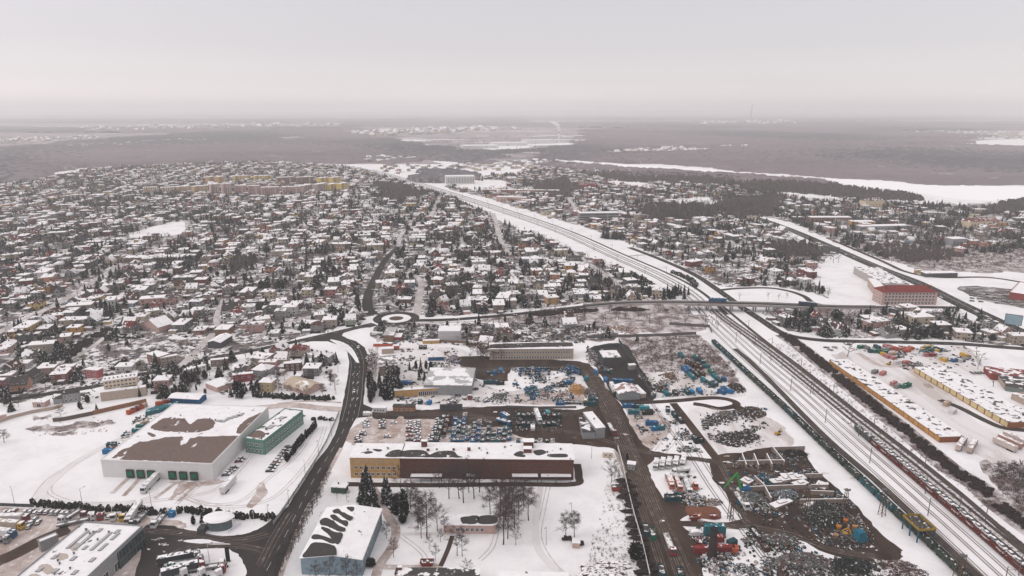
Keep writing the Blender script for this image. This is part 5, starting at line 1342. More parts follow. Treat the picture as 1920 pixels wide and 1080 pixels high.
for x, y in ((424, 891), (429, 887), (434, 883), (439, 878), (448, 866), (453, 861)): car(x, y, h3 - 1.3, None, 'beside the right wall of the white warehouse', 'cars along the warehouse wall')
for x, y in ((542, 804), (548, 798), (554, 792), (559, 786), (565, 781)): car(x, y, h3 - 1.0, None, 'by the mint green office wing', 'cars at the office wing')
for i in range(9): car(506 + i * 4.3, 884 - i * 5.6, heading((0 + 400, 884), (420, 884)), 'black' if i < 2 else None, 'in the row left of the little columnar thujas', 'cars along the thuja row')
for i in range(30):
    x, y = 1822 + (i % 6) * 15 + crr.uniform(-3, 3), 545 + (i // 6) * 5 + (i % 6) * 1.3
    if crr.random() < .75: car(x, y, heading((1700, 530), (1790, 565)) + 1.3, None, 'in the dark car park by the highway', 'cars in the supermarket car park', small=True)
for i in range(6): car(1823 + i * 6, 700 - .2 * i, 1.5, 'black' if i % 2 else 'dark green', 'in the short row behind the pale yellow garages', 'cars behind the garages', small=True)
for x, y in ((1040, 583), (965, 592), (857, 600), (768, 607), (722, 603), (700, 545), (1405, 585), (1478, 629), (1600, 484), (1652, 504), (1585, 478), (1742, 543), (1830, 585), (1764, 558), (1850, 594), (672, 652), (688, 672), (690, 678), (664, 735)):
    car(x, y, heading((1600, 483), (1652, 503)) if x > 1560 else (heading((690, 655), (670, 720)) if 650 < x < 700 else h2), None, 'driving on the road', 'cars on the roads', small=y < 640)
for i in range(26):
    x, y = crr.choice([(1545 + crr.uniform(0, 50), 645 + crr.uniform(0, 14)), (1610 + crr.uniform(0, 130), 650 + crr.uniform(0, 22)), (880 + crr.uniform(0, 60), 740 + crr.uniform(0, 14)), (760 + crr.uniform(0, 95), 755 + crr.uniform(-5, 3))])
    if not blocked(G(x, y).x, G(x, y).y, 1): car(x, y, crr.uniform(0, 3), None, 'standing in the snowy yard', 'cars standing about the yards', small=True)
# trucks
def truck_proto(kind):
    root = empty({'box': 'truck', 'tank': 'tanker_truck', 'refuse': 'refuse_truck', 'flat': 'flatbed_truck', 'tractor': 'truck_tractor', 'trailer': 'trailer', 'van': 'van'}[kind], (0, 0, -500))
    L = {'box': 16.0, 'tank': 9.5, 'refuse': 9.2, 'flat': 15.0, 'tractor': 6.0, 'trailer': 12.6, 'van': 5.6}[kind]
    x1 = L / 2
    if kind != 'trailer':
        cl = 2.1 if kind != 'van' else 1.6; hh = 3.5 if kind in ('box', 'tractor', 'flat') else (2.9 if kind != 'van' else 2.0)
        mb = MB(); mb.add([(x1 - cl, -1.22, .55), (x1, -1.22, .55), (x1, 1.22, .55), (x1 - cl, 1.22, .55), (x1 - cl, -1.22, hh), (x1 - .35, -1.22, hh - .1), (x1 - .35, 1.22, hh - .1), (x1 - cl, 1.22, hh), (x1, -1.22, hh * .55), (x1, 1.22, hh * .55)],
                          [(0, 1, 8, 5, 4), (1, 2, 9, 8), (8, 9, 6, 5), (2, 3, 7, 6, 9), (3, 0, 4, 7), (4, 5, 6, 7), (3, 2, 1, 0)])
        mb.build('cab', m_obj_s, root)
        mb = MB(); a, b = Vector((x1 + .012, 0, hh * .57)), Vector((x1 - .33, 0, hh - .2))
        mb.add([(a.x, -1.1, a.z), (a.x, 1.1, a.z), (b.x, 1.1, b.z), (b.x, -1.1, b.z)], [(0, 1, 2, 3)])
        for s in (-1, 1): mb.box(x1 - 1.3, x1 - .45, s * 1.23 - .01, s * 1.23 + .01, hh * .58, hh * .85)
        mb.build('windscreen', m_glass, root)
    mb = MB(); mb.box(-x1, x1 - .3, -.5, .5, .75, 1.0); mb.build('chassis', m_dark, root)
    if kind in ('box', 'trailer', 'van'):
        e = x1 - (2.6 if kind == 'box' else 0 if kind == 'trailer' else 1.62)
        mb = MB(); mb.box(-x1, e, -1.25, 1.25, 1.02 if kind != 'van' else .5, 3.9 if kind != 'van' else 2.3, 0); mb.build('box_body', m_obj_s, root)
    if kind == 'tank':
        mb = MB(); mb.tube((-x1, 0, 2.15), (x1 - 2.6, 0, 2.15), 1.15, 1.15, 18); mb.box(-x1 + .5, x1 - 3, -.3, .3, 3.28, 3.5); mb.build('tank', m_obj_s, root)
    if kind == 'refuse':
        mb = MB(); mb.box(-x1 + 1.2, x1 - 2.4, -1.22, 1.22, 1.02, 3.5, 0); mb.build('box_body', m_obj_s, root)
        mb = MB(); mb.add([(-x1 + 1.19, -1.2, .9), (-x1 + 1.19, 1.2, .9), (-x1 + 1.19, 1.2, 3.4), (-x1 + 1.19, -1.2, 3.4), (-x1, -1.2, 1.1), (-x1, 1.2, 1.1), (-x1 + .5, 1.2, 3.2), (-x1 + .5, -1.2, 3.2)], [(0, 4, 7, 3), (1, 2, 6, 5), (2, 3, 7, 6), (4, 5, 6, 7), (0, 1, 5, 4)])
        mb.build('tailgate', M('tail_dark', (0.06, 0.07, 0.07)), root)
    if kind == 'flat':
        mb = MB(); mb.box(-x1, x1 - 2.6, -1.25, 1.25, 1.02, 1.25); mb.box(x1 - 2.75, x1 - 2.6, -1.25, 1.25, 1.25, 2.4)
        for s in (-1, 1): mb.box(-x1, x1 - 2.8, s * 1.2 - .04, s * 1.2 + .04, 1.25, 1.8)
        mb.build('load_bed', m_obj_s, root)
    xs = [x1 - 1.2] + ([x1 - 4.6] if L > 7 else [x1 - 4.3] if L > 5.8 else [-x1 + 1.2]) + ([-x1 + 1.6, -x1 + 2.8, -x1 + 4.0] if L > 12 else [-x1 + 1.8] if L > 8 else [])
    if kind == 'trailer': xs = [-x1 + 1.6, -x1 + 2.8, -x1 + 4.0]
    r = .5 if kind != 'van' else .36
    for x in xs:
        for s in (-1, 1):
            w = MB(); w.tube((x, s * .9, r), (x, s * 1.22, r), r, r, 10); w.build('wheel', m_dark, root)
    return root
TP = {k: truck_proto(k) for k in ('box', 'tank', 'refuse', 'flat', 'tractor', 'trailer', 'van')}
tused = set()
def truck(kind, A, B, cab, body, label, group=None, z=0.0):
    """A rear, B front in the photograph"""
    a, b = G(*A, z), G(*B, z)
    o = TP[kind] if kind not in tused else dup(TP[kind])
    tused.add(kind)
    p = (a + b) / 2
    place(o, Vector((p.x, p.y, z)), math.atan2((b - a).y, (b - a).x))
    for ch in o.children:
        n = ch.name.split('.')[0]
        if n == 'cab': ch.color = (*cab, 1)
        if n in ('box_body', 'tank', 'load_bed'): ch.color = (*body, 1)
    tag(o, label, 'truck' if kind not in ('van', 'trailer') else kind, group)
    return o
Wh, Gy, Rd, Yw, Bl, Dk, Or, Gn, Tn = (.62, .6, .6), (.2, .2, .21), (.25, .03, .03), (.62, .36, .03), (.01, .10, .22), (.03, .035, .04), (.55, .10, .03), (.0, .12, .06), (.5, .42, .34)
truck('box', (297, 897), (270, 925), Wh, Wh, 'white articulated truck pulled away from the warehouse dock doors', 'trucks at the warehouse')
truck('trailer', (421, 924), (436, 907), Wh, Wh, 'white trailer with tan rear doors standing alone right of the dock doors', 'trucks at the warehouse')
tg = 'trucks in the lower left lot'
for k, A, B, c, b, lb in (('flat', (153, 958), (126, 975), Wh, Gy, 'grey flatbed at the left end of the truck row under the hedge'), ('tractor', (163, 963), (158, 971), Rd, Rd, 'maroon tractor unit in the row under the hedge'), ('tractor', (180, 964), (172, 974), Wh, Wh, 'white tractor unit between maroon and red ones under the hedge'),
        ('tractor', (194, 966), (188, 976), Rd, Rd, 'red tractor unit left of the two white and yellow ones'), ('tractor', (218, 966), (212, 979), Wh, Wh, 'white tractor unit left of the yellow one'), ('tractor', (235, 966), (229, 980), Yw, Yw, 'yellow tractor unit in the row under the hedge'),
        ('box', (259, 957), (244, 979), Wh, Wh, 'white box truck right of the yellow tractor unit'), ('flat', (272, 966), (258, 980), Dk, Gy, 'dark flatbed right of the white box truck'), ('flat', (308, 968), (297, 981), Wh, Gy, 'white cab flatbed at the right end of the truck row'),
        ('box', (0, 979), (42, 978), Rd, Wh, 'long pale trailer truck with red cab, topmost at the left edge'), ('box', (-8, 988), (38, 992), Yw, Tn, 'long tan trailer truck with yellow cab at the left edge'), ('box', (-25, 1003), (24, 1008), Bl, Wh, 'white trailer truck with blue cab at the left edge'), ('tractor', (0, 1018), (12, 1018), Gy, Gy, 'grey tractor unit lowest at the left edge'),
        ('flat', (128, 985), (160, 978), Wh, Gy, 'low flatbed just behind the showroom roof')):
    truck(k, A, B, c, b, lb, tg)
tg = 'trucks on the round snowy island'
for k, A, B, c, b, lb in (('box', (322, 1056), (352, 1050), Gy, Dk, 'dark box truck topmost on the snowy island'), ('flat', (328, 1062), (362, 1057), Gy, Gy, 'grey flatbed under the dark box truck on the snowy island'), ('box', (330, 1078), (360, 1070), Rd, Dk, 'red cab truck with dark box on the snowy island'),
        ('tractor', (313, 1080), (322, 1070), Gn, Gn, 'green tractor unit at the left of the snowy island'), ('flat', (372, 1070), (400, 1066), Wh, Gy, 'broad grey flatbed in the middle of the snowy island'), ('tractor', (424, 1060), (416, 1076), Rd, Rd, 'red tractor unit at the right of the snowy island'),
        ('tractor', (390, 1086), (378, 1078), Wh, Wh, 'white tractor unit cut by the bottom edge'), ('tractor', (352, 1086), (346, 1080), Wh, Wh, 'white tractor unit below the red cab truck'), ('tractor', (418, 1092), (410, 1080), Wh, Wh, 'white tractor unit below the red one')):
    truck(k, A, B, c, b, lb, tg)
tg = 'refuse trucks in the scrap yard'
for i, x in enumerate((1229, 1241, 1253, 1266, 1279)):
    truck('refuse', (x + 3, 866 - i * .4), (x - 1 + i * .3, 884 - i * 2.2), (.5, .5, .48), (.6, .58, .56), ['leftmost', 'second from the left', 'middle', 'fourth from the left', 'rightmost'][i] + ' of five white refuse trucks side by side', tg)
truck('tank', (1291, 885), (1262, 889), Wh, (.6, .6, .6), 'white tanker truck in front of the five refuse trucks')
truck('tank', (1279, 899), (1250, 898), Wh, (.5, .52, .5), 'greyish tanker truck behind the orange trucks')
truck('refuse', (1252, 897), (1262, 922), Or, (.6, .3, .2), 'orange and white truck, left of the orange pair')
truck('tank', (1267, 900), (1277, 926), Or, Or, 'orange tanker truck, right of the orange pair')
truck('flat', (1287, 908), (1291, 922), Wh, (.4, .4, .4), 'snowy small truck right of the orange tanker')
truck('tractor', (1300, 905), (1305, 922), Or, Or, 'small orange truck at the right of the row near the track')
truck('flat', (1377, 925), (1402, 960), Wh, (.25, .24, .23), 'tipper truck with white cab and grey load bed under the green grab')
truck('flat', (1247, 1003), (1263, 1045), Rd, (.3, .27, .25), 'open truck with red cab driving up the muddy road')
truck('flat', (1117, 770 + 50), (1122, 800), Dk, Dk, 'dark truck by the grey block inside the bend')
truck('flat', (1143, 800), (1150, 814), Rd, Dk, 'red loader truck at the edge of the muddy junction')
truck('van', (1296, 1004), (1314, 1003), Wh, Wh, 'white van left of the teal container at the lower road')
truck('van', (999, 800), (999, 811), Wh, Wh, 'white van on the muddy lane below the dark skips')
truck('box', (1004, 775), (1013, 798), Wh, (.55, .55, .55), 'white truck among the dark skips')
truck('box', (1144, 722), (1156, 747), Dk, Wh, 'white roofed trailer truck beside the grey hangar')
truck('box', (1375, 567), (1316, 565), Bl, Bl, 'long blue truck on the overpass', 'vehicles on the overpass', z=6.7)
truck('box', (1496, 572), (1533, 575), Dk, (.015, .04, .09), 'dark blue truck on the right part of the overpass', 'vehicles on the overpass', z=5.6)
truck('box', (1793, 850), (1810, 826), Gy, (.5, .4, .38), 'left one of two trailers below the orange garage row')
truck('box', (1814, 855), (1830, 829), Gy, (.42, .33, .28), 'right one of two trailers below the orange garage row')
for i in range(3): truck('trailer', (1905 + i * 9, 850 - i * 6), (1862 + i * 10, 830 - i * 5), Gy, [(.5, .42, .38), (.35, .2, .16), (.5, .42, .4)][i], ['front', 'middle', 'rear'][i] + ' one of three long trailers at the right edge')
truck('tank', (928, 791), (962, 800), Bl, Bl, 'big bright blue truck lying across the muddy square, lower one')
truck('refuse', (966, 797), (930, 773), Bl, (.01, .13, .25), 'big bright blue truck on the muddy square, upper one')
truck('flat', (1063, 757), (1095, 758), Yw, Dk, 'truck with yellow cab by the scrap piles')
truck('van', (1228, 737), (1222, 747), Gy, Gy, 'grey van by the fence left of the blue containers')
truck('van', (680, 779), (700, 779), Wh, Wh, 'white van waiting at the junction')
truck('tractor', (884, 743), (880, 752), Rd, Rd, 'red truck in the yard right of the ochre workshop')

# car carrier train with its locomotive
def carrier_proto():
    root = empty('car_carrier_wagon', (0, 0, -500))
    L = 13.4; red = M('carrier_red', (0.20, 0.05, 0.04), .8, .4, 1.0)
    for nm, z in (('lower_deck', 1.0), ('upper_deck', 2.9)):
        mb = MB(); mb.box(-L / 2, L / 2, -1.4, 1.4, z, z + .14)
        for s in (-1, 1): mb.box(-L / 2, L / 2, s * 1.42 - .05, s * 1.42 + .05, z - .15, z + .3)
        mb.build(nm, red, root)
    mb = MB()
    for x in (-L / 2 + .3, -2.2, 2.2, L / 2 - .3):
        for s in (-1, 1): mb.tube((x, s * 1.42, 1.1), (x + (.5 if x < 0 else -.5), s * 1.42, 2.9), .09, .09, 4)
    mb.build('frame', red, root)
    for x in (-L / 2 + 1.4, L / 2 - 1.4):
        mb = MB(); mb.box(x - .9, x + .9, -.9, .9, .5, .98)
        for s in (-.72, .72): mb.tube((x, s - .07, .45), (x, s + .07, .45), .42, .42, 10)
        mb.build('bogie', m_dark, root)
    return root
cw = carrier_proto()
loc_p, loc_a = along(L_car, 0)
def dist_at(line, py):
    s = 0
    for a, b in zip(line[:-1], line[1:]):
        if PX(a.x, a.y)[1] >= py: return s
        s += (b - a).length
    return s
d0 = dist_at(L_car, 801)
p, a = along(L_car, d0 + 9)
root = empty('locomotive', Vector((p.x, p.y, .15)), a, 'dark grey electric locomotive at the head of the red car train', 'locomotive')
mb = MB(); mb.box(-8, 8, -1.45, 1.45, 1.0, 3.7, 0); mb.add([(-8, -1.4, 3.7), (8, -1.4, 3.7), (8, 1.4, 3.7), (-8, 1.4, 3.7), (-7.2, -1, 4.1), (7.2, -1, 4.1), (7.2, 1, 4.1), (-7.2, 1, 4.1)], [(0, 1, 5, 4), (1, 2, 6, 5), (2, 3, 7, 6), (3, 0, 4, 7), (4, 5, 6, 7)]); mb.build('body', M('loco_grey', (0.07, 0.075, 0.075), .7, .3, 1, snow=.2), root)
for s in (-1, 1):
    mb = MB(); mb.box(s * 8.02 - .02, s * 8.02 + .02, -1.2, 1.2, 2.5, 3.4); mb.build('windscreen', m_glass, root)
    mb = MB(); mb.box(s * 5 - 2, s * 5 + 2, -1.1, 1.1, .4, .98); mb.build('bogie', m_dark, root)
mb = MB(); mb.tube((-2, -.8, 4.1), (-3, 0, 5.0), .05, .05, 4); mb.tube((-2, .8, 4.1), (-3, 0, 5.0), .05, .05, 4); mb.tube((-3, -.9, 5.0), (-3, .9, 5.0), .06, .06, 4); mb.build('pantograph', m_pole, root)
d = d0 + 18 + 7; k = 0
while True:
    p, a = along(L_car, d)
    if p is None or PX(p.x, p.y)[1] > 1105: break
    w = cw if k == 0 else dup(cw)
    place(w, Vector((p.x, p.y, .14)), a)
    auto(w, 'red two deck car carrier wagon', 'wagon', 'red car carrier wagons')
    t = Vector((math.cos(a), math.sin(a), 0))
    for j in range(3):
        for zz in (3.06, 1.16):
            if zz < 2 and (k + j) % 2: continue
            q = p + t * ((j - 1) * 4.5) + Vector((0, 0, zz + .14))
            car(0, 0, a, crr.choices(['white', 'silver', 'grey', 'black', 'dark green'], [6, 3, 1, 1.5, .7])[0], 'carried on the ' + ('upper' if zz > 2 else 'lower') + ' deck of the red car train', 'new cars on the red car train', world=q, small=True)
    d += 14.2; k += 1

# ------------------------------------------------------------ containers and skips
def container_mesh(L=6.06, Wd=2.44, Hh=2.6, open_top=False):
    mb = MB(); n = 14
    vs, fs = [], []
    for s in (-1, 1):
        for i in range(n):
            x0 = -L / 2 + L * i / n; x1 = -L / 2 + L * (i + .5) / n; x2 = -L / 2 + L * (i + 1) / n
            y = s * Wd / 2; y2 = s * (Wd / 2 - .07)
            q = [[(x0, y, 0.15), (x1, y, .15), (x1, y, Hh), (x0, y, Hh)], [(x1, y, .15), (x1 + .04, y2, .15), (x1 + .04, y2, Hh), (x1, y, Hh)], [(x1 + .04, y2, .15), (x2 - .04, y2, .15), (x2 - .04, y2, Hh), (x1 + .04, y2, Hh)], [(x2 - .04, y2, .15), (x2, y, .15), (x2, y, Hh), (x2 - .04, y2, Hh)]]
            for k in q: mb.add(k if s < 0 else k[::-1], [(0, 1, 2, 3)])
        mb.add([(s * L / 2, -Wd / 2, .15), (s * L / 2, Wd / 2, .15), (s * L / 2, Wd / 2, Hh), (s * L / 2, -Wd / 2, Hh)], [(0, 1, 2, 3) if s > 0 else (3, 2, 1, 0)])
    for s in (-1, 1): mb.box(-L / 2 - .03, L / 2 + .03, s * Wd / 2 - .06, s * Wd / 2 + .06, Hh - .14, Hh + .02); mb.box(-L / 2 - .03, L / 2 + .03, s * Wd / 2 - .06, s * Wd / 2 + .06, .05, .2)
    if open_top: mb.box(-L / 2 + .05, L / 2 - .05, -Wd / 2 + .1, Wd / 2 - .1, .2, Hh - .7, 1)
    else: mb.box(-L / 2, L / 2, -Wd / 2 + .05, Wd / 2 - .05, Hh - .12, Hh)
    return mb.mesh('container', [m_obj_c, M('rubbish', (0.12, 0.095, 0.085), .9, .6, 2.5, snow=.22)])
def door_mesh(Wd=2.44, Hh=2.6):
    mb = MB()
    for s in (-1, 1):
        mb.box(0, .05, s * Wd / 4 - Wd / 4 + .08, s * Wd / 4 + Wd / 4 - .08, .22, Hh - .16)
        mb.tube((.08, s * .35, .2), (.08, s * .35, Hh - .1), .03, .03, 4)
    return mb.mesh('doors', m_obj)
def skip_mesh():
    mb = MB(); L, Wd, Hh = 4.4, 2.3, 1.9
    b = [(-1.5, -1.0, .15), (1.5, -1.0, .15), (1.5, 1.0, .15), (-1.5, 1.0, .15)]
    t = [(-L / 2, -Wd / 2, Hh), (L / 2, -Wd / 2, Hh), (L / 2, Wd / 2, Hh), (-L / 2, Wd / 2, Hh)]
    mb.add(b + t, [(0, 1, 5, 4), (1, 2, 6, 5), (2, 3, 7, 6), (3, 0, 4, 7), (3, 2, 1, 0)])
    i_ = [(x * .93, y * .93, Hh) for x, y, z in t]; j_ = [(x * .9, y * .9, Hh - .45) for x, y, z in t]
    mb.add(t + i_, [(0, 1, 5, 4), (1, 2, 6, 5), (2, 3, 7, 6), (3, 0, 4, 7)])
    mb.add(i_ + j_, [(0, 1, 5, 4), (1, 2, 6, 5), (2, 3, 7, 6), (3, 0, 4, 7)])
    mb.add(j_, [(0, 1, 2, 3)], 1)
    for s in (-1, 1):
        for x in (-1, 0, 1): mb.box(x - .06, x + .06, s * 1.12 - .06, s * 1.12 + .06, .3, Hh)
    return mb.mesh('skip', [m_obj_c, M('rubbish', (0.12, 0.095, 0.085), .9, .6, 2.5, snow=.22)])
CM, DM, SM, CO = container_mesh(), door_mesh(), skip_mesh(), container_mesh(open_top=True)
KC = {'blue': (.01, .095, .22), 'bright blue': (.01, .15, .33), 'teal': (.012, .13, .16), 'dark teal': (.01, .06, .075), 'light teal': (.03, .24, .28), 'brown': (.09, .04, .03), 'black': (.02, .025, .028), 'white': (.6, .58, .58), 'red': (.22, .025, .025), 'orange': (.42, .09, .04), 'green': (.01, .12, .08), 'grey': (.2, .2, .2), 'pink': (.42, .16, .16), 'yellow': (.55, .33, .05), 'tan': (.4, .3, .22)}
def container(x, y, ang, color, desc, group, kind='c', sx=1.0, z=0.0, sy=1.0):
    col = KC[color]; p = G(x, y); p.z = z
    if kind == 's':
        o = link('skip', SM, None, p, ang); o.color = (*col, 1); o.scale = (sx, sy, 1)
        auto(o, color + (' snow-filled skip ' if crr.random() < .5 else ' open skip ') + desc, 'skip', group); return o
    o = empty('container', p, ang)
    b = link('shell', CM if kind == 'c' else CO, o, color=col)
    dd = link('doors', DM, o, (3.04 , 0, 0), color=tuple(c * .8 for c in col))
    o.scale = (sx, sy, 1)
    auto(o, color + (' container ' if kind == 'c' else ' open top container ') + desc, 'container', group)
    return o
def ah(A, B): return heading(A, B)
g1 = 'containers and skips on the snow by the scrub'
dg = ah((1277, 690), (1300, 712))
for x, y, c, an, sx in ((1277, 669, 'teal', dg, 1.3), (1303, 674, 'teal', dg, 1.2), (1316, 680, 'dark teal', dg, 1.2), (1324, 690, 'teal', dg + 1.2, .8), (1290, 683, 'brown', dg, 1.2), (1296, 686, 'black', dg, 1.2), (1303, 688, 'brown', dg, 1.2), (1309, 686, 'black', dg, 1.2), (1312, 690, 'brown', dg, 1.1), (1284, 696, 'blue', dg, 1.6), (1296, 708, 'teal', dg, 1.6),
                        (1290, 694, 'blue', dg, 1.3), (1306, 704, 'black', dg, 1.4), (1316, 703, 'brown', dg, 1.2), (1319, 716, 'teal', dg, 1.1), (1333, 700, 'green', dg, 1.0), (1340, 709, 'teal', dg, 1.2), (1348, 716, 'dark teal', dg, .7), (1357, 714, 'blue', dg, .6), (1334, 724, 'dark teal', dg, 1), (1340, 722, 'dark teal', dg, 1)):
    container(x, y, an, c, 'on the snow beyond the scrub patch', g1, 'o' if c in ('brown', 'black') else 'c', sx)
for x, y, c, an in ((1249, 741, 'teal', dg), (1266, 740, 'black', dg), (1288, 738, 'dark teal', dg), (1296, 738, 'bright blue', dg), (1311, 736, 'bright blue', dg), (1358, 733, 'blue', dg), (1367, 737, 'bright blue', dg + 1), (1353, 738, 'blue', dg + .5)):
    container(x, y, an, c, 'above the muddy loop road', g1, 'o' if c == 'black' else 'c', .9)
g2 = 'containers beside the muddy road'
for x, y, c, an, sx in ((1178, 764, 'blue', 0, 1.2), (1196, 765, 'dark teal', 0, 1.1), (1208, 769, 'light teal', 0, 1), (1188, 776, 'teal', 0, 1.1), (1214, 777, 'black', .1, 1.1), (1222, 797, 'blue', 0, 1.2), (1237, 806, 'teal', .1, .9), (1227, 807, 'bright blue', .1, .6), (1252, 771, 'dark teal', 1.4, .8), (1265, 781, 'dark teal', dg, 1), (1276, 791, 'black', dg, 1), (1303, 826, 'dark teal', dg, .9), (1310, 830, 'black', .3, .9)):
    container(x, y, an, c, 'right of the muddy junction', g2, 'o' if c in ('black', 'dark teal') else 'c', sx)
for x, y, c, an, sx in ((1117, 700, 'bright blue', 1.5, .7), (1129, 700, 'brown', 0, .9), (1137, 700, 'dark teal', .05, 1), (1135, 715, 'bright blue', 1.5, .7), (1156, 717, 'blue', .0, 1.2), (1176, 718, 'blue', 0, 1.2), (1099, 713, 'teal', 1.3, .8), (1065, 721, 'blue', 0, 1.1), (1053, 724, 'black', 1.4, .8), (1050, 761, 'blue', 0, .9), (1106, 760, 'dark teal', 0, 1.3), (1112, 753, 'dark teal', 0, 1),
                        (847, 698, 'teal', -.05, 1.7), (762, 721, 'blue', 0, 1.3), (917, 702, 'dark teal', 1.5, .7), (928, 702, 'blue', 1.5, .7), (939, 697, 'bright blue', 1.55, .9), (914, 720, 'dark teal', 0, .9), (929, 720, 'dark teal', 0, 1), (938, 721, 'black', .1, .9), (789, 640 + 14, 'black', 1.5, .6), (797, 654, 'black', 1.5, .6), (788, 757, 'dark teal', 0, .5), (805, 758, 'bright blue', 1.2, .5)):
    container(x, y, an, c, 'in the yard', 'containers about the works yard', 'o' if c in ('black', 'brown') else 'c', sx)
# pile of blue bins
for i in range(22):
    x, y = crr.uniform(1063, 1090), crr.uniform(691, 704)
    container(x, y, crr.uniform(0, 3), crr.choice(['blue', 'bright blue', 'dark teal']), 'in the tangle of blue skips', 'tangled blue skips', 's', .55, sy=.8, z=crr.uniform(0, 1.2))
for i in range(14):
    x, y = crr.uniform(985, 1008), crr.uniform(728, 752)
    container(x, y, crr.uniform(0, 3), crr.choice(['blue', 'bright blue', 'teal']), 'left of the orange wood heap', 'blue skips by the wood heap', 's', .7, sy=.9, z=crr.uniform(0, .8))
for i in range(30):
    x, y = 975 + (i % 10) * 6 + crr.uniform(-1, 1), 693 + (i // 10) * 5
    container(x, y, crr.uniform(-.3, .3) + 1.5, crr.choice(['blue', 'dark teal', 'white', 'black', 'blue']), 'in the snowy jumble below the long beige building', 'skips below the long beige building', 's', .6, sy=.8)
# the dense square of skips
cols = {852: (788, 798, 808, 817, 827), 860: (794, 802, 811, 828), 869: (781, 789, 797, 805, 813, 827), 878: (806, 817, 825), 889: (796, 803, 812, 820, 829), 898: (794, 806, 816, 826), 907: (816, 828), 917: (805, 816, 826), 927: (816, 827), 937: (813, 827), 947: (806, 817, 827), 957: (813, 824)}
for x, ys in cols.items():
    for y in ys:
        container(x + (805 - y) * .12, y, 1.57 + crr.uniform(-.06, .06), crr.choices(['bright blue', 'white', 'teal', 'brown', 'light teal', 'dark teal'], [8, 3.5, 3, 2, 2, 3])[0], 'in the dense rows behind the brick building', 'skips in dense rows behind the brick building', 's', 1.0, sy=1.12)
for i in range(5): container(832 - i * 3.4, 786 + i * 10.5, ah((832, 780), (816, 830)), 'dark teal', 'in the long column right of the parked cars', 'open containers in columns', 'o', 1.05)
for i in range(4): container(841 - i * 2.6, 784 + i * 9.5, ah((841, 780), (833, 815)), 'brown', 'in the column beside the long teal column', 'open containers in columns', 'o', .9)
for i in range(17):
    x, y = 972 + (i % 9) * 9.5, 782 + (i // 9) * 16 + crr.uniform(-1, 1)
    if abs(x - 1008) < 6: continue
    container(x, y, ah((975, 775), (983, 800)), crr.choices(['black', 'dark teal', 'brown'], [5, 3, 1])[0], 'in the two dark rows above the muddy lane', 'dark skips above the muddy lane', 'o', .85)
container(1027, 778, ah((975, 775), (983, 800)), 'light teal', 'at the top of the dark rows above the muddy lane', 'dark skips above the muddy lane', 'c', .8)
for i, x in enumerate((972, 985, 994, 1003, 1013, 1026, 1036)): container(x, 830, 1.5, ['teal', 'white', 'blue', 'black', 'white', 'black', 'white'][i], 'just behind the brick building roof', 'skips right behind the brick building', 's', .8)
# right of the road, lower
container(1262, 938, .0, 'dark teal', 'with tan rim in front of the orange trucks', 'containers in the lower scrap yard', 'o', 1.35, sy=1.2)
for x, y, c, an, sx, z in ((1339, 1004, 'teal', -.03, 1.5, 0), (1339, 1004, 'teal', -.03, 1.5, 2.62), (1346, 1013, 'red', 0, .65, 0), (1322, 1035, 'red', .0, 1.6, 0), (1352, 1033, 'red', -.03, 1.8, 0), (1345, 1022, 'red', 0, .8, 2.0), (1378, 1035, 'orange', 1.3, .5, 0), (1372, 1022, 'dark teal', .5, .7, 0)):
    container(x, y, an, c, 'in the red and teal group by the tall brick stack', 'containers by the brick stack', 'c', sx, z)
for x, y, c, an, kd, sx in ((1211, 998, 'dark teal', 1.5, 'o', 1.1), (1224, 1006, 'green', 1.5, 'o', 1.1), (1240, 1076, 'dark teal', 1.5, 'o', 1), (1276, 1080, 'dark teal', 1.5, 'o', .8), (1310, 1000, 'green', 1.4, 's', .9), (1311, 1020, 'red', 1.4, 's', .9), (1420, 1010, 'black', ah((1412, 1000), (1436, 1032)), 'o', 1.8), (1431, 1026, 'brown', ah((1412, 1000), (1436, 1032)), 'o', 1.2), (1337, 972, 'red', 0, 's', .8), (1306, 972, 'orange', .1, 's', 1), (1300, 975, 'red', .1, 's', .9)):
    container(x, y, an, c, 'standing in the mud', 'skips standing in the mud', kd, sx)
# by the warehouse
for i in range(7): container(279 + i * 8.5, 776 - i * 2.1, ah((272, 777), (332, 762)) + 1.2, 'teal', 'in the teal row behind the white warehouse', 'containers behind the warehouse', 'c', .9)
for i, c in enumerate(('orange', 'red', 'orange', 'tan')): container(246 + i * 7.5, 775 - i * 3.4, ah((245, 775), (275, 762)), c, 'at the left end of the teal row behind the warehouse', 'containers behind the warehouse', 'c', .8)
for x, y, c, an in ((257, 811, 'teal', .3), (264, 804, 'green', .3), (272, 797, 'tan', .6), (210, 838, 'dark teal', .1), (213, 845, 'brown', .1), (203, 850, 'bright blue', 0), (300, 760, 'orange', .4), (312, 757, 'red', .4), (323, 968, 'bright blue', 1.5)): container(x, y, an, c, 'standing by itself on the left snow', 'lone containers on the left', 'c', .8 if x != 323 else .4)
container(801, 1059, 0, 'red', 'on the snow above the bottom buildings', None, 's', 1.3, sy=1.3)
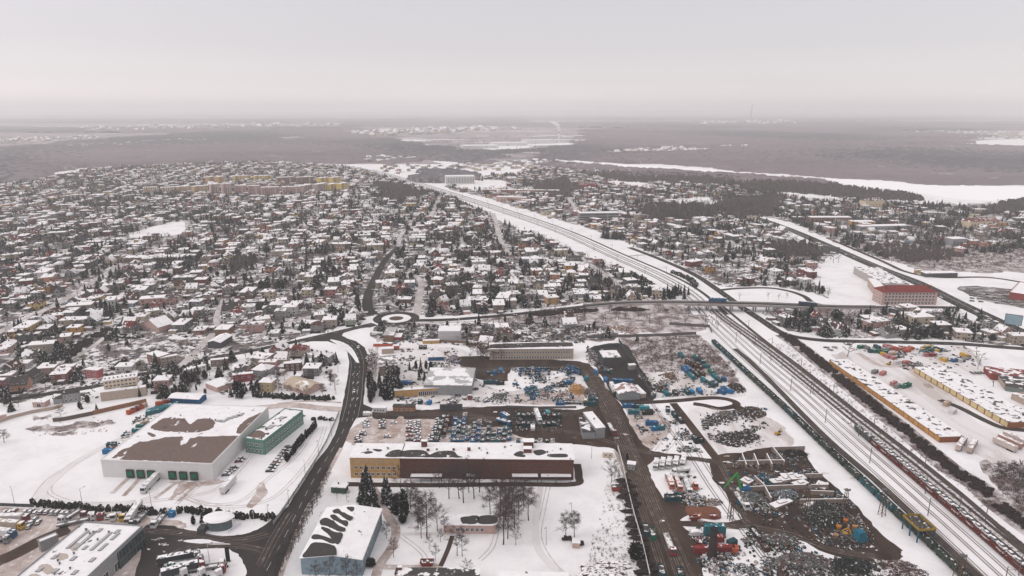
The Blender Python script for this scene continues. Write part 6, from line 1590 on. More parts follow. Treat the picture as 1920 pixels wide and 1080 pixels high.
# coloured stalls and stacks right of the railway
for i in range(46):
    x, y, cs = crr.choice([(crr.uniform(1612, 1660), crr.uniform(653, 663), ['green', 'grey', 'dark teal']), (crr.uniform(1662, 1705), crr.uniform(652, 661), ['pink', 'pink', 'orange']), (crr.uniform(1722, 1760), crr.uniform(652, 664), ['green', 'teal', 'dark teal', 'yellow']), (crr.uniform(1655, 1700), crr.uniform(665, 685), ['pink', 'white', 'yellow', 'tan']), (crr.uniform(1725, 1765), crr.uniform(666, 676), ['pink', 'red', 'white']), (crr.uniform(1765, 1815), crr.uniform(665, 680), ['yellow', 'blue', 'white', 'grey', 'dark teal', 'black'])])
    container(x, y, ah((1722, 652), (1760, 668)) + crr.choice((0, 1.57)), crr.choice(cs), 'among the coloured stacks right of the railway', 'coloured crates in the yard right of the railway', 'c', crr.uniform(.5, 1.1))
for x, y, c in ((1675, 722, 'pink'), (1682, 727, 'grey'), (1695, 727, 'green'), (1702, 725, 'green'), (1640, 700, 'grey'), (1655, 703, 'pink'), (1775, 760, 'tan'), (1786, 775, 'white')): container(x, y, .6, c, 'in the middle of the garage yard', 'things in the garage yard', 'c', .9)

# ------------------------------------------------------------ heaps
def heap(label, cx, cy, rx, ry, h, cols, seed, n=420, size=1.2, cat='scrap heap', base=(0.045, 0.038, 0.034), snow=.22, name='scrap_heap'):
    """rx, ry in photo pixels on the ground"""
    c = G(cx, cy); ex = (G(cx + rx, cy) - G(cx - rx, cy)).length / 2; ey = (G(cx, cy - ry) - G(cx, cy + ry)).length / 2
    rr = random.Random(seed)
    lob = [(rr.uniform(-.5, .5), rr.uniform(-.5, .5), rr.uniform(.35, .7), rr.uniform(.5, 1)) for _ in range(6)]
    def hh(u, v):
        z = 0
        for a, b, r, k in lob:
            z = max(z, k * max(0, 1 - ((u - a) ** 2 + (v - b) ** 2) / r ** 2))
        return h * z * (1 - min(1, (u * u + v * v)) ** 4)
    mb = MB(); N = 26
    vs = [((-1 + 2 * i / N) * ex + rr.uniform(-.2, .2), (-1 + 2 * j / N) * ey + rr.uniform(-.2, .2), hh(-1 + 2 * i / N, -1 + 2 * j / N) * rr.uniform(.72, 1.15) + rr.uniform(-.15, .25) - .22) for j in range(N + 1) for i in range(N + 1)]
    mb.add(vs, [(j * (N + 1) + i, j * (N + 1) + i + 1, (j + 1) * (N + 1) + i + 1, (j + 1) * (N + 1) + i) for j in range(N) for i in range(N)], 0)
    mats = [M('heap_base_%d' % seed, base, .95, .5, 1.2, snow=snow)] + [M('scrap_%s' % '_'.join('%03d' % int(k * 999) for k in q), q, .8, .5, 1.5, snow=snow * .22) for q in cols]
    for _ in range(int(n * 1.5)):
        u, v = rr.gauss(0, .40), rr.gauss(0, .40)
        if u * u + v * v > 1.1: continue
        z = hh(u, v)
        s = size * .62 * rr.uniform(.3, 1.3) ** 1.3
        a, b, k = [rr.uniform(0, 3.1) for _ in range(3)]
        Rm = Matrix.Rotation(a, 3, 'Z') @ Matrix.Rotation(b * .4 - .6, 3, 'X')
        dx, dy, dz = s * rr.uniform(.4, 1.4), s * rr.uniform(.15, .7), s * rr.uniform(.05, .45)
        pts = [Rm @ Vector((sx * dx / 2, sy * dy / 2, sz * dz / 2)) + Vector((u * ex, v * ey, z + .15)) for sz in (-1, 1) for sx, sy in ((-1, -1), (1, -1), (1, 1), (-1, 1))]
        mb.add(pts, [(3, 2, 1, 0), (4, 5, 6, 7), (0, 1, 5, 4), (1, 2, 6, 5), (2, 3, 7, 6), (3, 0, 4, 7)], 1 + rr.randrange(len(cols)))
    o = mb.build(name, mats, None, Vector((c.x, c.y, 0)))
    tag(o, label, cat)
    return o
dk = [(.06, .05, .045), (.035, .035, .032), (.09, .065, .05), (.03, .045, .045)]
mixd = [(.14, .135, .13), (.26, .25, .245), (.06, .06, .06), (.07, .10, .12), (.22, .07, .05), (.12, .1, .09)]
heap('grey tangled scrap heap beside the tipper truck under the green grab', 1415, 938, 30, 20, 3.5, mixd[:4] + [(.15, .17, .12)], 1, 900, 1.1)
heap('bluish scrap heap behind the low concrete wall', 1472, 930, 28, 13, 3, [(.12, .15, .18), (.2, .22, .24), (.07, .08, .09), (.38, .40, .42)], 2, 700, 1.2)
heap('big dark shredded scrap heap, middle of the lower yard', 1545, 967, 50, 25, 5, [(.03, .035, .03), (.05, .05, .045), (.02, .02, .02), (.25, .25, .22)], 3, 1500, .9, base=(.03, .03, .028), snow=.04)
heap('mixed scrap heap with rusty and green bits left of the muddy bend', 1460, 1018, 45, 18, 3, mixd + [(.03, .1, .07)], 4, 900, 1.4)
heap('broad silvery scrap heap at the bottom edge', 1500, 1062, 75, 26, 4, mixd + [(.18, .175, .17), (.13, .125, .12)], 5, 1900, 1.1)
heap('dark green scrap heap at the bottom edge right of the silvery heap', 1598, 1068, 42, 22, 4, [(.03, .045, .04), (.05, .06, .055), (.02, .02, .02)], 6, 800, 1.0, base=(.025, .03, .027), snow=.05)
heap('reddish brown soil heap at the bottom right of the muddy bend', 1690, 1072, 50, 18, 3.5, [(.12, .06, .05), (.07, .045, .04), (.3, .24, .22)], 7, 700, 1.0, 'soil heap', (.09, .055, .045), .3, 'soil_heap')
heap('dark rubble heap around the yellow and blue machine', 1590, 1012, 42, 20, 2.2, dk + [(.3, .28, .27)], 8, 700, 1.1, base=(.05, .04, .035), snow=.12)
heap('colourful junk heap in the snow below the loop road', 1362, 782, 26, 12, 3, mixd + [(.25, .18, .1)], 9, 500, 1.0)
heap('dark soil heap right of the loop road', 1405, 772, 32, 12, 2.2, dk, 10, 300, .8, 'soil heap', (.07, .05, .04), .1, 'soil_heap')
heap('long dark brown heap between the snow and the concrete bays', 1385, 824, 48, 15, 3.2, dk, 11, 600, 1.0, 'soil heap', (.055, .04, .035), .15, 'soil_heap')
heap('dark bark heap beside the snow streaked logs', 1243, 731, 16, 10, 2.5, dk, 12, 160, .8, 'bark heap', (.06, .045, .04), .1, 'bark_heap')
heap('brown timber heap in the snow beside the fence', 1256, 709, 18, 10, 2.5, [(.2, .1, .06), (.12, .07, .05)], 13, 220, 2.2, 'timber heap', (.16, .09, .06), .5, 'timber_heap')
heap('orange wood heap in the middle of the works yard', 1085, 733, 20, 9, 4, [(.6, .33, .13), (.5, .26, .1), (.65, .4, .2)], 14, 500, 2.0, 'wood heap', (.5, .27, .12), .05, 'wood_heap')
heap('pinkish brown chip heap left of the orange wood heap', 1052, 743, 20, 9, 2.2, [(.33, .2, .16), (.25, .15, .12)], 15, 200, 1.0, 'wood heap', (.3, .19, .16), .25, 'wood_heap')
heap('silvery crushed car heap right of the orange wood heap', 1108, 740, 14, 12, 2.5, mixd, 16, 420, 1.4)
heap('pink and brown rubbish heap right of the blue skips', 1018, 741, 14, 10, 2.2, [(.35, .2, .18), (.2, .13, .12), (.5, .48, .48)], 17, 300, 1.3)
heap('snowy rubbish strip left of the dark walled building', 1112, 672, 14, 16, 1.6, mixd, 18, 420, 1.4, snow=.6)
heap('pink striped junk pile beside the pointed white tent', 850, 676, 15, 10, 3, [(.4, .22, .22), (.2, .14, .14), (.5, .45, .48), (.03, .15, .25)], 19, 350, 1.8)
heap('dark junk pile left of the mud lane above the screen wall', 938, 748, 22, 12, 2, dk + [(.4, .39, .4)], 20, 420, 1.3, snow=.45)
heap('dark heap below the fence at the lower container group', 1400, 1072, 26, 14, 2.5, [(.5, .5, .52), (.06, .07, .06), (.1, .1, .1)], 21, 350, 1.3, snow=.4)
heap('heap of grit beside the tall brick stack', 1338, 1062, 14, 11, 3, [(.13, .1, .085)], 22, 60, .5, 'grit heap', (.14, .11, .095), .35, 'grit_heap')
heap('rusty heap on the orange mud below the refuse trucks', 1335, 942, 22, 6, 1.2, [(.12, .06, .04), (.2, .1, .06), (.5, .48, .48)], 23, 220, 1.4, snow=.35)
heap('dark scrap in the back of the first concrete bay', 1462, 866, 30, 8, 2.2, mixd, 24, 380, 1.2, snow=.25)
heap('dark coal heap behind the back wall of the bays', 1490, 853, 30, 9, 2.5, [(.02, .02, .02), (.04, .035, .03)], 25, 300, .8, 'coal heap', (.025, .022, .02), .03, 'coal_heap')
heap('brown jumble on the snow in the skip square above the brick building', 915, 790, 8, 4, 1, mixd, 26, 60, .8)
heap('brown heap of old sleepers at the end of the container line', 1380, 728, 16, 9, 2.6, [(.09, .055, .045), (.06, .04, .035)], 27, 250, 1.6, 'timber heap', (.07, .05, .04), .08, 'timber_heap')
heap('allotment clutter with yellow and red pieces below the embankment', 1170, 618, 32, 8, 1.4, [(.5, .3, .12), (.3, .08, .07), (.5, .48, .48), (.12, .1, .1)], 28, 350, 1.8, snow=.4)
# litter trodden into the yards
def litter(specs, seed=5):
    rr = random.Random(seed); B = MB()
    lm = [M('litter_%d' % i, c_, .9, .4, 2, snow=.1) for i, c_ in enumerate(((.03, .028, .026), (.10, .055, .04), (.2, .2, .2), (.01, .09, .16), (.42, .38, .36), (.05, .06, .05)))]
    for px, n, s, wts in specs:
        poly = GP(px); xs = [p.x for p in poly]; ys = [p.y for p in poly]; k = 0; tr_ = 0
        while k < n and tr_ < n * 30:
            tr_ += 1
            x, y = rr.uniform(min(xs), max(xs)), rr.uniform(min(ys), max(ys))
            if not inpoly(x, y, poly) or rr.random() > max(.04, math.sin(x / 5.5 + 2 * math.sin(y / 9)) * math.sin(y / 7 + 1.5 * math.sin(x / 11))): continue
            k += 1; B.rbox(x, y, 0, s * rr.uniform(.4, 3) ** .9, s * rr.uniform(.3, 1.4), s * rr.uniform(.15, 1.1), rr.uniform(0, 3.1), rr.choices(range(6), wts)[0], tilt=rr.uniform(-.15, .15))
    o = B.build('scrap_litter', lm); o['kind'] = 'stuff'; o['label'] = 'scattered scrap and junk lying about the yards'
w_d, w_m, w_b = [5, 4, 2, 1, 1, 3], [3, 3, 3, 2, 4, 2], [3, 1, 2, 5, 3, 1]
litter([([(1345, 868), (1500, 845), (1530, 890), (1600, 945), (1640, 1010), (1600, 1040), (1500, 1005), (1390, 970)], 1500, .8, w_d), ([(1290, 880), (1310, 905), (1345, 950), (1290, 950), (1240, 930)], 260, .7, w_m), ([(1385, 1000), (1440, 1000), (1560, 1045), (1700, 1058), (1740, 1100), (1440, 1100)], 1300, .9, w_d), ([(1290, 1000), (1360, 1000), (1420, 1060), (1400, 1085), (1310, 1085)], 420, .8, w_m),
        ([(1310, 775), (1440, 765), (1440, 800), (1330, 845)], 500, .8, w_d), ([(1190, 700), (1300, 705), (1390, 738), (1240, 745)], 420, .9, w_m), ([(960, 690), (1060, 690), (1110, 745), (1030, 757), (965, 755)], 700, .9, w_b), ([(1098, 650), (1128, 650), (1150, 700), (1125, 695)], 220, .9, w_m), ([(700, 610), (920, 608), (1090, 612), (1150, 630), (1090, 645), (880, 640), (720, 650)], 1300, 1.3, w_m), ([(735, 655), (870, 655), (900, 700), (960, 740), (900, 757), (745, 757)], 520, 1.0, w_m),
        ([(830, 792), (960, 800), (960, 828), (820, 830)], 260, .7, w_b), ([(965, 770), (1050, 772), (1055, 812), (970, 808)], 260, .8, w_d), ([(1180, 765), (1260, 770), (1320, 850), (1215, 845)], 320, .8, w_m), ([(1600, 650), (1820, 650), (1830, 690), (1700, 695)], 420, 1.0, w_m), ([(270, 765), (335, 750), (330, 770), (250, 815), (205, 850)], 150, .8, w_m), ([(390, 700), (600, 690), (620, 735), (400, 740)], 120, .9, w_m), ([(100, 700), (370, 640), (380, 700), (150, 760)], 420, .9, w_m)])
# concrete bays
conc = W_('bay_concrete', (0.30, 0.235, 0.20), .35, .5)
for lb, pts in (('back wall of the concrete bays', [(1383, 872), (1420, 871), (1470, 870)]), ('first cross wall of the concrete bays', [(1391, 858), (1399, 879)]), ('second cross wall of the concrete bays', [(1413, 858), (1422, 880)]), ('third cross wall of the concrete bays', [(1437, 858), (1447, 878)]), ('long brown cross wall at the right of the bays', [(1448, 845), (1470, 873)]),
                ('rear concrete wall behind the coal heap', [(1447, 846), (1508, 844)]), ('slanting wall panel beside the blue grab', [(1414, 900), (1434, 919)]), ('low concrete wall behind the bluish heap', [(1402, 921), (1450, 919), (1510, 917)]), ('cross wall between grey and bluish heaps', [(1433, 919), (1445, 942)]),
                ('upper wall of the right hand pens', [(1510, 897), (1541, 896)]), ('front wall of the right hand pens', [(1520, 917), (1552, 917)]), ('second front wall of the right hand pens', [(1518, 928), (1562, 930)]), ('wall behind the big dark heap', [(1500, 945), (1590, 944)])):
    wall_line('bay_wall', lb, pts, 2.6, .5, conc, 'concrete wall', m_snow)
mb = MB()
# snow-capped slabs and tables between the pens
for i, (x, y, sx, sy, h) in enumerate(((1480, 893, 9, 3, 1), (1495, 898, 8, 4, 1.2), (1458, 905, 8, 4, 1.4), (1470, 903, 5, 4, 2), (1500, 908, 8, 4, 1.0), (1464, 946, 12, 4, 1.2), (1522, 950, 6, 5, 1.2), (1400, 905, 5, 5, 1.6), (1392, 922, 7, 4, 2.2), (1540, 912, 7, 5, 1.0))):
    p = G(x, y); mb = MB(); mb.rbox(0, 0, 0, sx, sy, h, .1 * i, 0, top=1); mb.rbox(.5, .3, h, sx * .4, sy * .5, .5, .4, 0, top=1)
    auto(mb.build('concrete_slab', [conc, m_snow], None, p), 'snow capped concrete slab stack in the lower scrap yard', 'slab stack', 'slab stacks in the lower scrap yard')
# cranes and grabs
def grab(label, base, ang, cols, s=1.0, reach=9.0, apex=9.5, name='material_handler'):
    p = G(*base)
    root = empty(name, p, ang, label, 'crane'); root.scale = (s, s, s)
    body, boom = M('grab_' + cols[0], KC.get(cols[0], (.02, .05, .1)), .6, .3), M('boom_' + cols[1], {'green': (.02, .28, .05), 'blue': (.01, .12, .22), 'yellow': (.6, .3, .03)}[cols[1]], .6, .25)
    mb = MB(); mb.box(-2.2, 2.2, -1.9, -1.2, 0, .9); mb.box(-2.2, 2.2, 1.2, 1.9, 0, .9); mb.box(-1.5, 1.5, -1.2, 1.2, .4, .9); mb.build('tracks', m_dark, root)
    mb = MB(); mb.box(-2.6, 1.6, -1.4, 1.4, 1.0, 2.6); mb.box(-2.8, -1.4, -1.3, 1.3, 2.6, 3.0); mb.build('engine_house', body, root)
    mb = MB(); mb.box(.2, 1.9, -1.5, -.3, 2.61, 4.6); mb.build('cabin', m_glass, root)
    mb = MB(); mb.rbox(0, 0, 0, .01, .01, .01); mb.tube((1.2, .4, 2.4), (3.5, .4, apex), .55, .38, 6); mb.build('boom', boom, root)
    mb = MB(); mb.tube((3.3, .4, apex), (reach, .4, 3.2), .38, .28, 6); mb.build('stick', boom, root)
    mb = MB()
    for k in range(5):
        t = k * 1.256; mb.tube((reach, .4, 3.0), (reach + .9 * math.cos(t), .4 + .9 * math.sin(t), 2.2), .16, .14, 4); mb.tube((reach + .9 * math.cos(t), .4 + .9 * math.sin(t), 2.2), (reach + .35 * math.cos(t), .4 + .35 * math.sin(t), 1.1), .15, .04, 4)
    mb.build('claw', m_pole, root)
    return root
grab('bright green grab crane bending over the tipper truck', (1393, 925), math.pi, ('blue', 'green'), 1.15, 8.0, 9.8)
grab('blue grab crane beside the slanting wall panel', (1440, 912), 2.4, ('dark teal', 'blue'), .8, 6, 8)
grab('yellow and blue shredding machine grab on the dark rubble heap', (1600, 1010), 2.6, ('blue', 'yellow'), .7, 7, 7)
grab('yellow loader by the snowy bays at the track end', (1458, 815), .4, ('yellow', 'yellow'), .6, 5, 6)
grab('small yellow grab in the garage yard', (1666, 684), .4, ('yellow', 'yellow'), .55, 5, 5)
for i, (x, y, c) in enumerate(((1571, 1000, (.42, .17, .03)), (1566, 1016, (.34, .18, .11)), (1583, 1013, (.38, .2, .04)), (1601, 1000, (.36, .18, .07)), (1584, 988, (.4, .11, .03)))):
    root = empty('hopper', G(x, y), .5 * i, ['left orange hopper of the shredding machine', 'front tan hopper of the shredding machine', 'middle orange hopper of the shredding machine', 'right tan hopper of the shredding machine', 'topmost round orange hopper of the shredding machine'][i], 'hopper')
    mb = MB(); mb.tube((0, 0, 1.6), (0, 0, 3.8), .5, 1.2, 8); mb.build('bin', M('hopper_%d' % i, c, .7, .3), root)
    mb = MB()
    for a in range(4): mb.tube((1.1 * math.cos(a * 1.57), 1.1 * math.sin(a * 1.57), 0), (1.1 * math.cos(a * 1.57), 1.1 * math.sin(a * 1.57), 3), .12, .12, 4)
    mb.build('stand', m_pole, root)
root = empty('press', G(1612, 1014), .3, 'big blue press of the shredding machine', 'machine')
mb = MB(); mb.add([(-3, -2, 0), (3, -2, 0), (3, 2, 0), (-3, 2, 0), (-2, -1.6, 5), (1, -1.6, 5), (1, 1.6, 5), (-2, 1.6, 5)], [(0, 1, 5, 4), (1, 2, 6, 5), (2, 3, 7, 6), (3, 0, 4, 7), (4, 5, 6, 7)]); mb.build('body', M('press_blue', (.01, .13, .2), .6, .3), root)
mb = MB(); mb.tube((-4, 0, 1), (-9, 1, 4.5), .5, .5, 5); mb.build('conveyor', m_pole, root)
# loading gantry across the wagon train
p, a = along(L_wag, dist_at(L_wag, 1003))
root = empty('loading_gantry', Vector((p.x, p.y, 0)), a, 'yellow and blue loading gantry straddling the dark freight train', 'gantry')
mb = MB(); mb.box(-5.5, 5.5, -3.6, 4, 5.4, 6.0); mb.build('platform', M('gantry_deck', (.07, .06, .05), .8, .4, .5, snow=.08), root)
mb = MB()
for y in (-3.6, 4.0): mb.box(-5.5, 5.5, y - .1, y + .1, 6.0, 7.0)
mb.box(-5.6, -5.4, -3.4, 3.8, 6.0, 7.0); mb.box(5.4, 5.6, -3.4, 3.8, 6.0, 7.0); mb.build('railing', M('gantry_yellow', (.35, .22, .04), .8, .4, 1), root)
for x in (-5, 0, 5):
    for y in (-3.4, 3.8):
        mb = MB(); mb.tube((x, y, 0), (x, y, 5.4), .3, .3, 6); mb.build('leg', M('gantry_blue', (.01, .1, .17), .7, .3), root)
def tower(label, base, h, w, name='floodlight_mast', mat=None, lattice=True, group=None):
    root = empty(name, G(*base), .3, label, 'mast' if lattice else 'chimney')
    m_ = mat or M('mast_brown', (.12, .075, .055), .9, .3)
    mb = MB()
    if lattice:
        for sx, sy in ((-1, -1), (1, -1), (1, 1), (-1, 1)): mb.tube((sx * w, sy * w, 0), (sx * w * .5, sy * w * .5, h), .16, .12, 4)
        for k in range(int(h / 1.6)):
            t0, t1 = k * 1.6 / h, (k + 1) * 1.6 / h
            for (ax, ay), (bx, by) in (((-1, -1), (1, -1)), ((1, -1), (1, 1)), ((1, 1), (-1, 1)), ((-1, 1), (-1, -1))):
                mb.tube((ax * w * (1 - t0 / 2), ay * w * (1 - t0 / 2), t0 * h), (bx * w * (1 - t1 / 2), by * w * (1 - t1 / 2), t1 * h), .07, .07, 3)
        mb.build('lattice', m_, root)
        mb = MB(); mb.box(-1.1, 1.1, -1.1, 1.1, h, h + .2)
        for s in (-1, 1): mb.box(s * .9 - .3, s * .9 + .3, -.9, -.5, h + .2, h + .8)
        mb.build('lamp_platform', m_pole, root)
    else:
        mb.tube((0, 0, 0), (0, 0, h), w, w * .62, 12); mb.build('shaft', m_, root)
        mb = MB(); mb.tube((0, 0, h - .5), (0, 0, h + .1), w * .72, w * .72, 12); mb.build('crown', m_dark, root)
    return root
tower('brown lattice mast at the end of the snowy track below the green grab', (1369, 974), 15, .9)
tower('brown lattice mast beside the dark train right of the big dark heap', (1653, 966), 13, 1.1)
tower('brown lattice mast at the corner of the muddy apron', (1584, 951), 9, .9)
tower('brown lattice mast between the heaps and the pens', (1513, 958), 12, .8)
tower('dark mast by the silvery heap at the bottom edge', (1463, 1095), 12, .7)
tower('broad brown lattice mast by the train at the bottom right', (1796, 1092), 12, 1.6)
tower('rusty lattice frame in front of the dark walled building', (1153, 690), 9, .9)
tower('tall dark brick stack rising from the red containers', (1335, 1044), 13.5, 2.0, 'brick_stack', M('sooty_brick', (.045, .033, .03), .95, .4, 1.0), False)
# totem sign, flag poles, billboard, street lamps
root = empty('totem_sign', G(428, 1053), 0, 'tall black totem sign on the snowy island', 'sign'); mb = MB(); mb.box(-.8, .8, -.25, .25, .3, 7); mb.build('panel', m_dark, root); mb = MB(); mb.box(-1, 1, -.5, .5, 0, .3); mb.build('base', m_conc, root)
root = empty('billboard', G(1896, 622), -.6, 'blue and white billboard on dark posts near the right edge', 'billboard'); mb = MB(); mb.box(-6, 6, -.3, .3, 6, 15); mb.build('frame', m_dark, root); mb = MB(); mb.box(-5.7, 5.7, -.36, -.3, 6.3, 14.7); mb.build('poster', M('poster', (.25, .36, .42), .6, .35, .12), root)
for s in (-4, 4): mb = MB(); mb.tube((s, 0, 0), (s, 0, 6), .4, .4, 6); mb.build('post', m_dark, root)
for i, x in enumerate((386, 394, 401, 437)):
    root = empty('flag_pole', G(x + 40, 985), 0); mb = MB(); mb.tube((0, 0, 0), (0, 0, 8), .09, .05, 6); mb.build('pole', m_white, root); mb = MB(); mb.tube((0, 0, 8), (0, 0, 8.2), .12, .12, 6); mb.build('finial', m_steel, root); auto(root, 'thin pale flag pole right of the glazed pavilion', 'flag pole', 'flag poles by the pavilion')
lp = empty('street_lamp', (0, 0, -500)); mb = MB(); mb.tube((0, 0, 0), (0, 0, 9), .14, .08, 6); mb.build('pole', m_steel, lp); mb = MB(); mb.tube((0, 0, 9), (1.8, 0, 9.4), .06, .05, 4); mb.box(1.6, 2.3, -.18, .18, 9.32, 9.5); mb.build('lamp_arm', m_steel, lp)
f1 = True
for (x, y, ds) in [(542, 950, 'on the snow verge left of the main road'), (573, 899, 'on the snow verge left of the main road'), (598, 854, 'on the snow verge left of the main road'), (622, 818, 'on the snow verge left of the main road'), (630, 740, 'on the snow verge left of the main road'), (634, 700, 'on the snow verge left of the main road'),
                   (28, 949, 'behind the bushy hedge'), (155, 949, 'behind the bushy hedge'), (285, 956, 'behind the bushy hedge'), (504, 978, 'at the road corner'), (700, 740, 'right of the main road'), (700, 700, 'right of the main road'), (1109, 860, 'in the snow right of the brick building'), (1024, 1022, 'in the open snowy lawn'), (1071, 975, 'in the open snowy lawn'),
                   (830, 594, 'along the roundabout street'), (880, 591, 'along the roundabout street'), (935, 586, 'along the roundabout street'), (990, 581, 'along the roundabout street'), (700, 560, 'by the curving road'), (718, 515, 'by the curving road'), (1432, 590, 'by the road under the overpass'), (1500, 627, 'by the road under the overpass'),
                   (393, 1055, 'beside the snowy island trucks'), (872, 838, 'beside the skip square'), (1000, 762, 'by the mud lane'), (1060, 762, 'by the mud lane')]:
    o = lp if f1 else dup(lp); f1 = False
    place(o, G(x, y), crr.uniform(0, 6)); auto(o, 'tall thin street lamp ' + ds, 'street lamp', 'street lamps')

# ============================================================ HOUSES
WALLC = [('white', (.60, .58, .57)), ('cream', (.55, .46, .35)), ('grey', (.27, .265, .27)), ('beige', (.38, .31, .25)), ('pink', (.48, .29, .26)), ('salmon', (.50, .24, .16)), ('yellow', (.56, .40, .16)), ('ochre', (.48, .26, .09)), ('brick red', (.20, .055, .045)), ('pale green', (.26, .30, .22)), ('brown', (.16, .10, .08)), ('dark grey', (.10, .10, .105)), ('rose', (.38, .14, .14)), ('pale blue', (.28, .33, .38))]
WALLW = [6, 5, 8, 7, 3.2, 1.4, 1.2, 1.2, 1.8, 1, 4.5, 3.5, .7, .8]
TYPES = [dict(n='flat-roofed cube house', W=10.5, D=10, h=6.2, k='flat', r=0, rd='x', w=5), dict(n='low flat-roofed house', W=12, D=9, h=3.6, k='flat', r=0, rd='x', w=2.5), dict(n='gabled house', W=10, D=9.5, h=4.4, k='gable', r=4.0, rd='x', w=2.4),
         dict(n='house with its gable to the front', W=9, D=11, h=4.6, k='gable', r=4.2, rd='y', w=2), dict(n='hip-roofed house', W=11.5, D=10.5, h=5.6, k='hip', r=2.8, rd='x', w=1.5), dict(n='long flat-roofed terrace house', W=19, D=10, h=6.8, k='flat', r=0, rd='x', w=2)]
def house_meshes(t, q, windows):
    wall, roof = shell(t['W'], t['D'], t['h'], t['k'], t['r'], .45, t['rd'])
    wall.v = [(x - t['W'] / 2, y - t['D'] / 2, z) for x, y, z in wall.v]; roof.v = [(x - t['W'] / 2, y - t['D'] / 2, z) for x, y, z in roof.v]
    wins = []
    for face, L in (('F', t['W']), ('R', t['D']), ('B', t['W']), ('L', t['D'])):
        n = 3 if L < 14 else 4
        for z in ((1.0, 3.9) if t['h'] > 4 else (1.0,)):
            for i in range(n):
                if (i + q + int(z)) % 5 == 4: continue
                u = -L / 2 + L * (i + .5) / n
                wins.append((face, u, z, 1.2 if i % 2 else 1.6))
    def wp(face, u, z, o=.02):
        W2, D2 = t['W'] / 2, t['D'] / 2
        return {'F': ((u, -D2, z), 0), 'R': ((W2, u, z), math.pi / 2), 'B': ((-u, D2, z), math.pi), 'L': ((-W2, -u, z), -math.pi / 2)}[face]
    if not windows:
        for f, u, z, w in wins:
            (x, y, zz), r = wp(f, u, z)
            c, s = math.cos(r), math.sin(r)
            vs = [(x + a * c - b * s, y + a * s + b * c, zz + d) for a, b, d in ((-w / 2, -.03, 0), (w / 2, -.03, 0), (w / 2, -.03, 1.4), (-w / 2, -.03, 1.4))]
            wall.add(vs, [(0, 1, 2, 3)], 1)
    return wall, roof, [(wp(f, u, z), w) for f, u, z, w in wins]
TM = []
for ti, t in enumerate(TYPES):
    w1, r1, wl = house_meshes(t, ti, True); w0, r0, _ = house_meshes(t, ti, False)
    TM.append(dict(wallN=w1.mesh('wall', [m_objbrick]), wallF=w0.mesh('wall', [m_objbrick, m_glass]), roofs=[r1.mesh('roof', [m]) for m in ROOFS], wins=wl, w0=w0, r0=r0))
chm = MB(); chm.box(-.4, .4, -.3, .3, -1.2, 1.3, 0); chm.box(-.48, .48, -.38, .38, 1.3, 1.42, 1); chm = chm.mesh('chimney', [M('brick_red', (0.16, 0.06, 0.045)), m_conc_s])
hr = random.Random(21)
HOUSES = []
GRIDH = {}
def gkey(x, y, c=12): return (int(x // c), int(y // c))
def hadd(x, y, r):
    GRIDH.setdefault(gkey(x, y), []).append((x, y, r))
def hclash(x, y, r):
    i, j = gkey(x, y)
    for a in (-2, -1, 0, 1, 2):
        for b in (-2, -1, 0, 1, 2):
            for X, Y, q in GRIDH.get((i + a, j + b), ()):
                if (X - x) ** 2 + (Y - y) ** 2 < (r + q) ** 2: return True
    return False
OPEN = [GP(p) for p in ([(110, 700), (100, 680), (130, 650), (210, 610), (250, 628), (350, 640), (372, 650), (330, 680), (250, 690), (180, 705)], [(195, 655), (260, 620), (385, 632), (378, 655), (300, 655), (270, 690)], [(400, 700), (372, 655), (400, 640), (420, 650), (480, 640), (470, 660)])]
def district(px, ang, lot_w, lot_d, fill, minw=1.0):
    poly = [G(p[0], p[1]) for p in px]
    cx = sum(p.x for p in poly) / len(poly); cy = sum(p.y for p in poly) / len(poly)
    R_ = max((p - Vector((cx, cy, 0))).length for p in poly)
    ca, sa = math.cos(R(ang)), math.sin(R(ang))
    nu, nv = int(R_ / lot_w) + 1, int(R_ / lot_d) + 1
    for iv in range(-nv, nv + 1):
        vo = iv * lot_d + (4 if iv % 2 else -4)
        bend = hr.uniform(-2, 2)
        for iu in range(-nu, nu + 1):
            u = iu * lot_w + hr.uniform(-4, 4); v = vo + hr.uniform(-4.5, 4.5) + bend
            if iu % 9 == 0 and hr.random() < .7: continue
            x, y = cx + u * ca - v * sa, cy + u * sa + v * ca
            x += 9 * math.sin(y / 90) + 6 * math.sin(x / 60 + y / 140); y += 8 * math.sin(x / 75 + y / 200)
            if hr.random() > fill * (1 if math.sin(x / 83 + 2 * math.sin(y / 97)) > -.8 else .35) or not inpoly(x, y, poly): continue
            f = PX(x, y)
            if f[0] < -140 or f[0] > 2060: continue
            if blocked(x, y, 5.5) or any(inpoly(x, y, o) for o in OPEN): continue
            if hclash(x, y, 5.5): continue
            hadd(x, y, 5.5)
            HOUSES.append((x, y, R(ang) + hr.choice((0, math.pi / 2, math.pi, -math.pi / 2)) + hr.gauss(0, .16)))
D_L1 = [(-260, 640), (-200, 385), (0, 348), (60, 341), (180, 317), (300, 311), (480, 304), (640, 312), (700, 322), (712, 345), (690, 390), (745, 430), (745, 462), (700, 530), (690, 578), (700, 605), (640, 612), (560, 632), (480, 650), (330, 688), (250, 702), (120, 733), (0, 752), (-320, 790)]
D_L2 = [(712, 330), (760, 342), (830, 366), (905, 398), (960, 425), (1040, 456), (1110, 487), (1180, 517), (1235, 545), (1255, 561), (1130, 566), (1000, 579), (880, 590), (780, 594), (705, 588), (725, 500), (755, 460), (750, 430), (695, 392)]
D_LOW = [(120, 760), (-200, 800), (-200, 770), (0, 760), (120, 738), (250, 708), (330, 697), (480, 662), (575, 645), (600, 660), (615, 690), (625, 735), (480, 738), (300, 745)]
district(D_LOW, 84, 22, 24, .8)
district(D_STRIP, 100, 17, 22, .92)
district(D_MID, 90, 20, 24, .55)
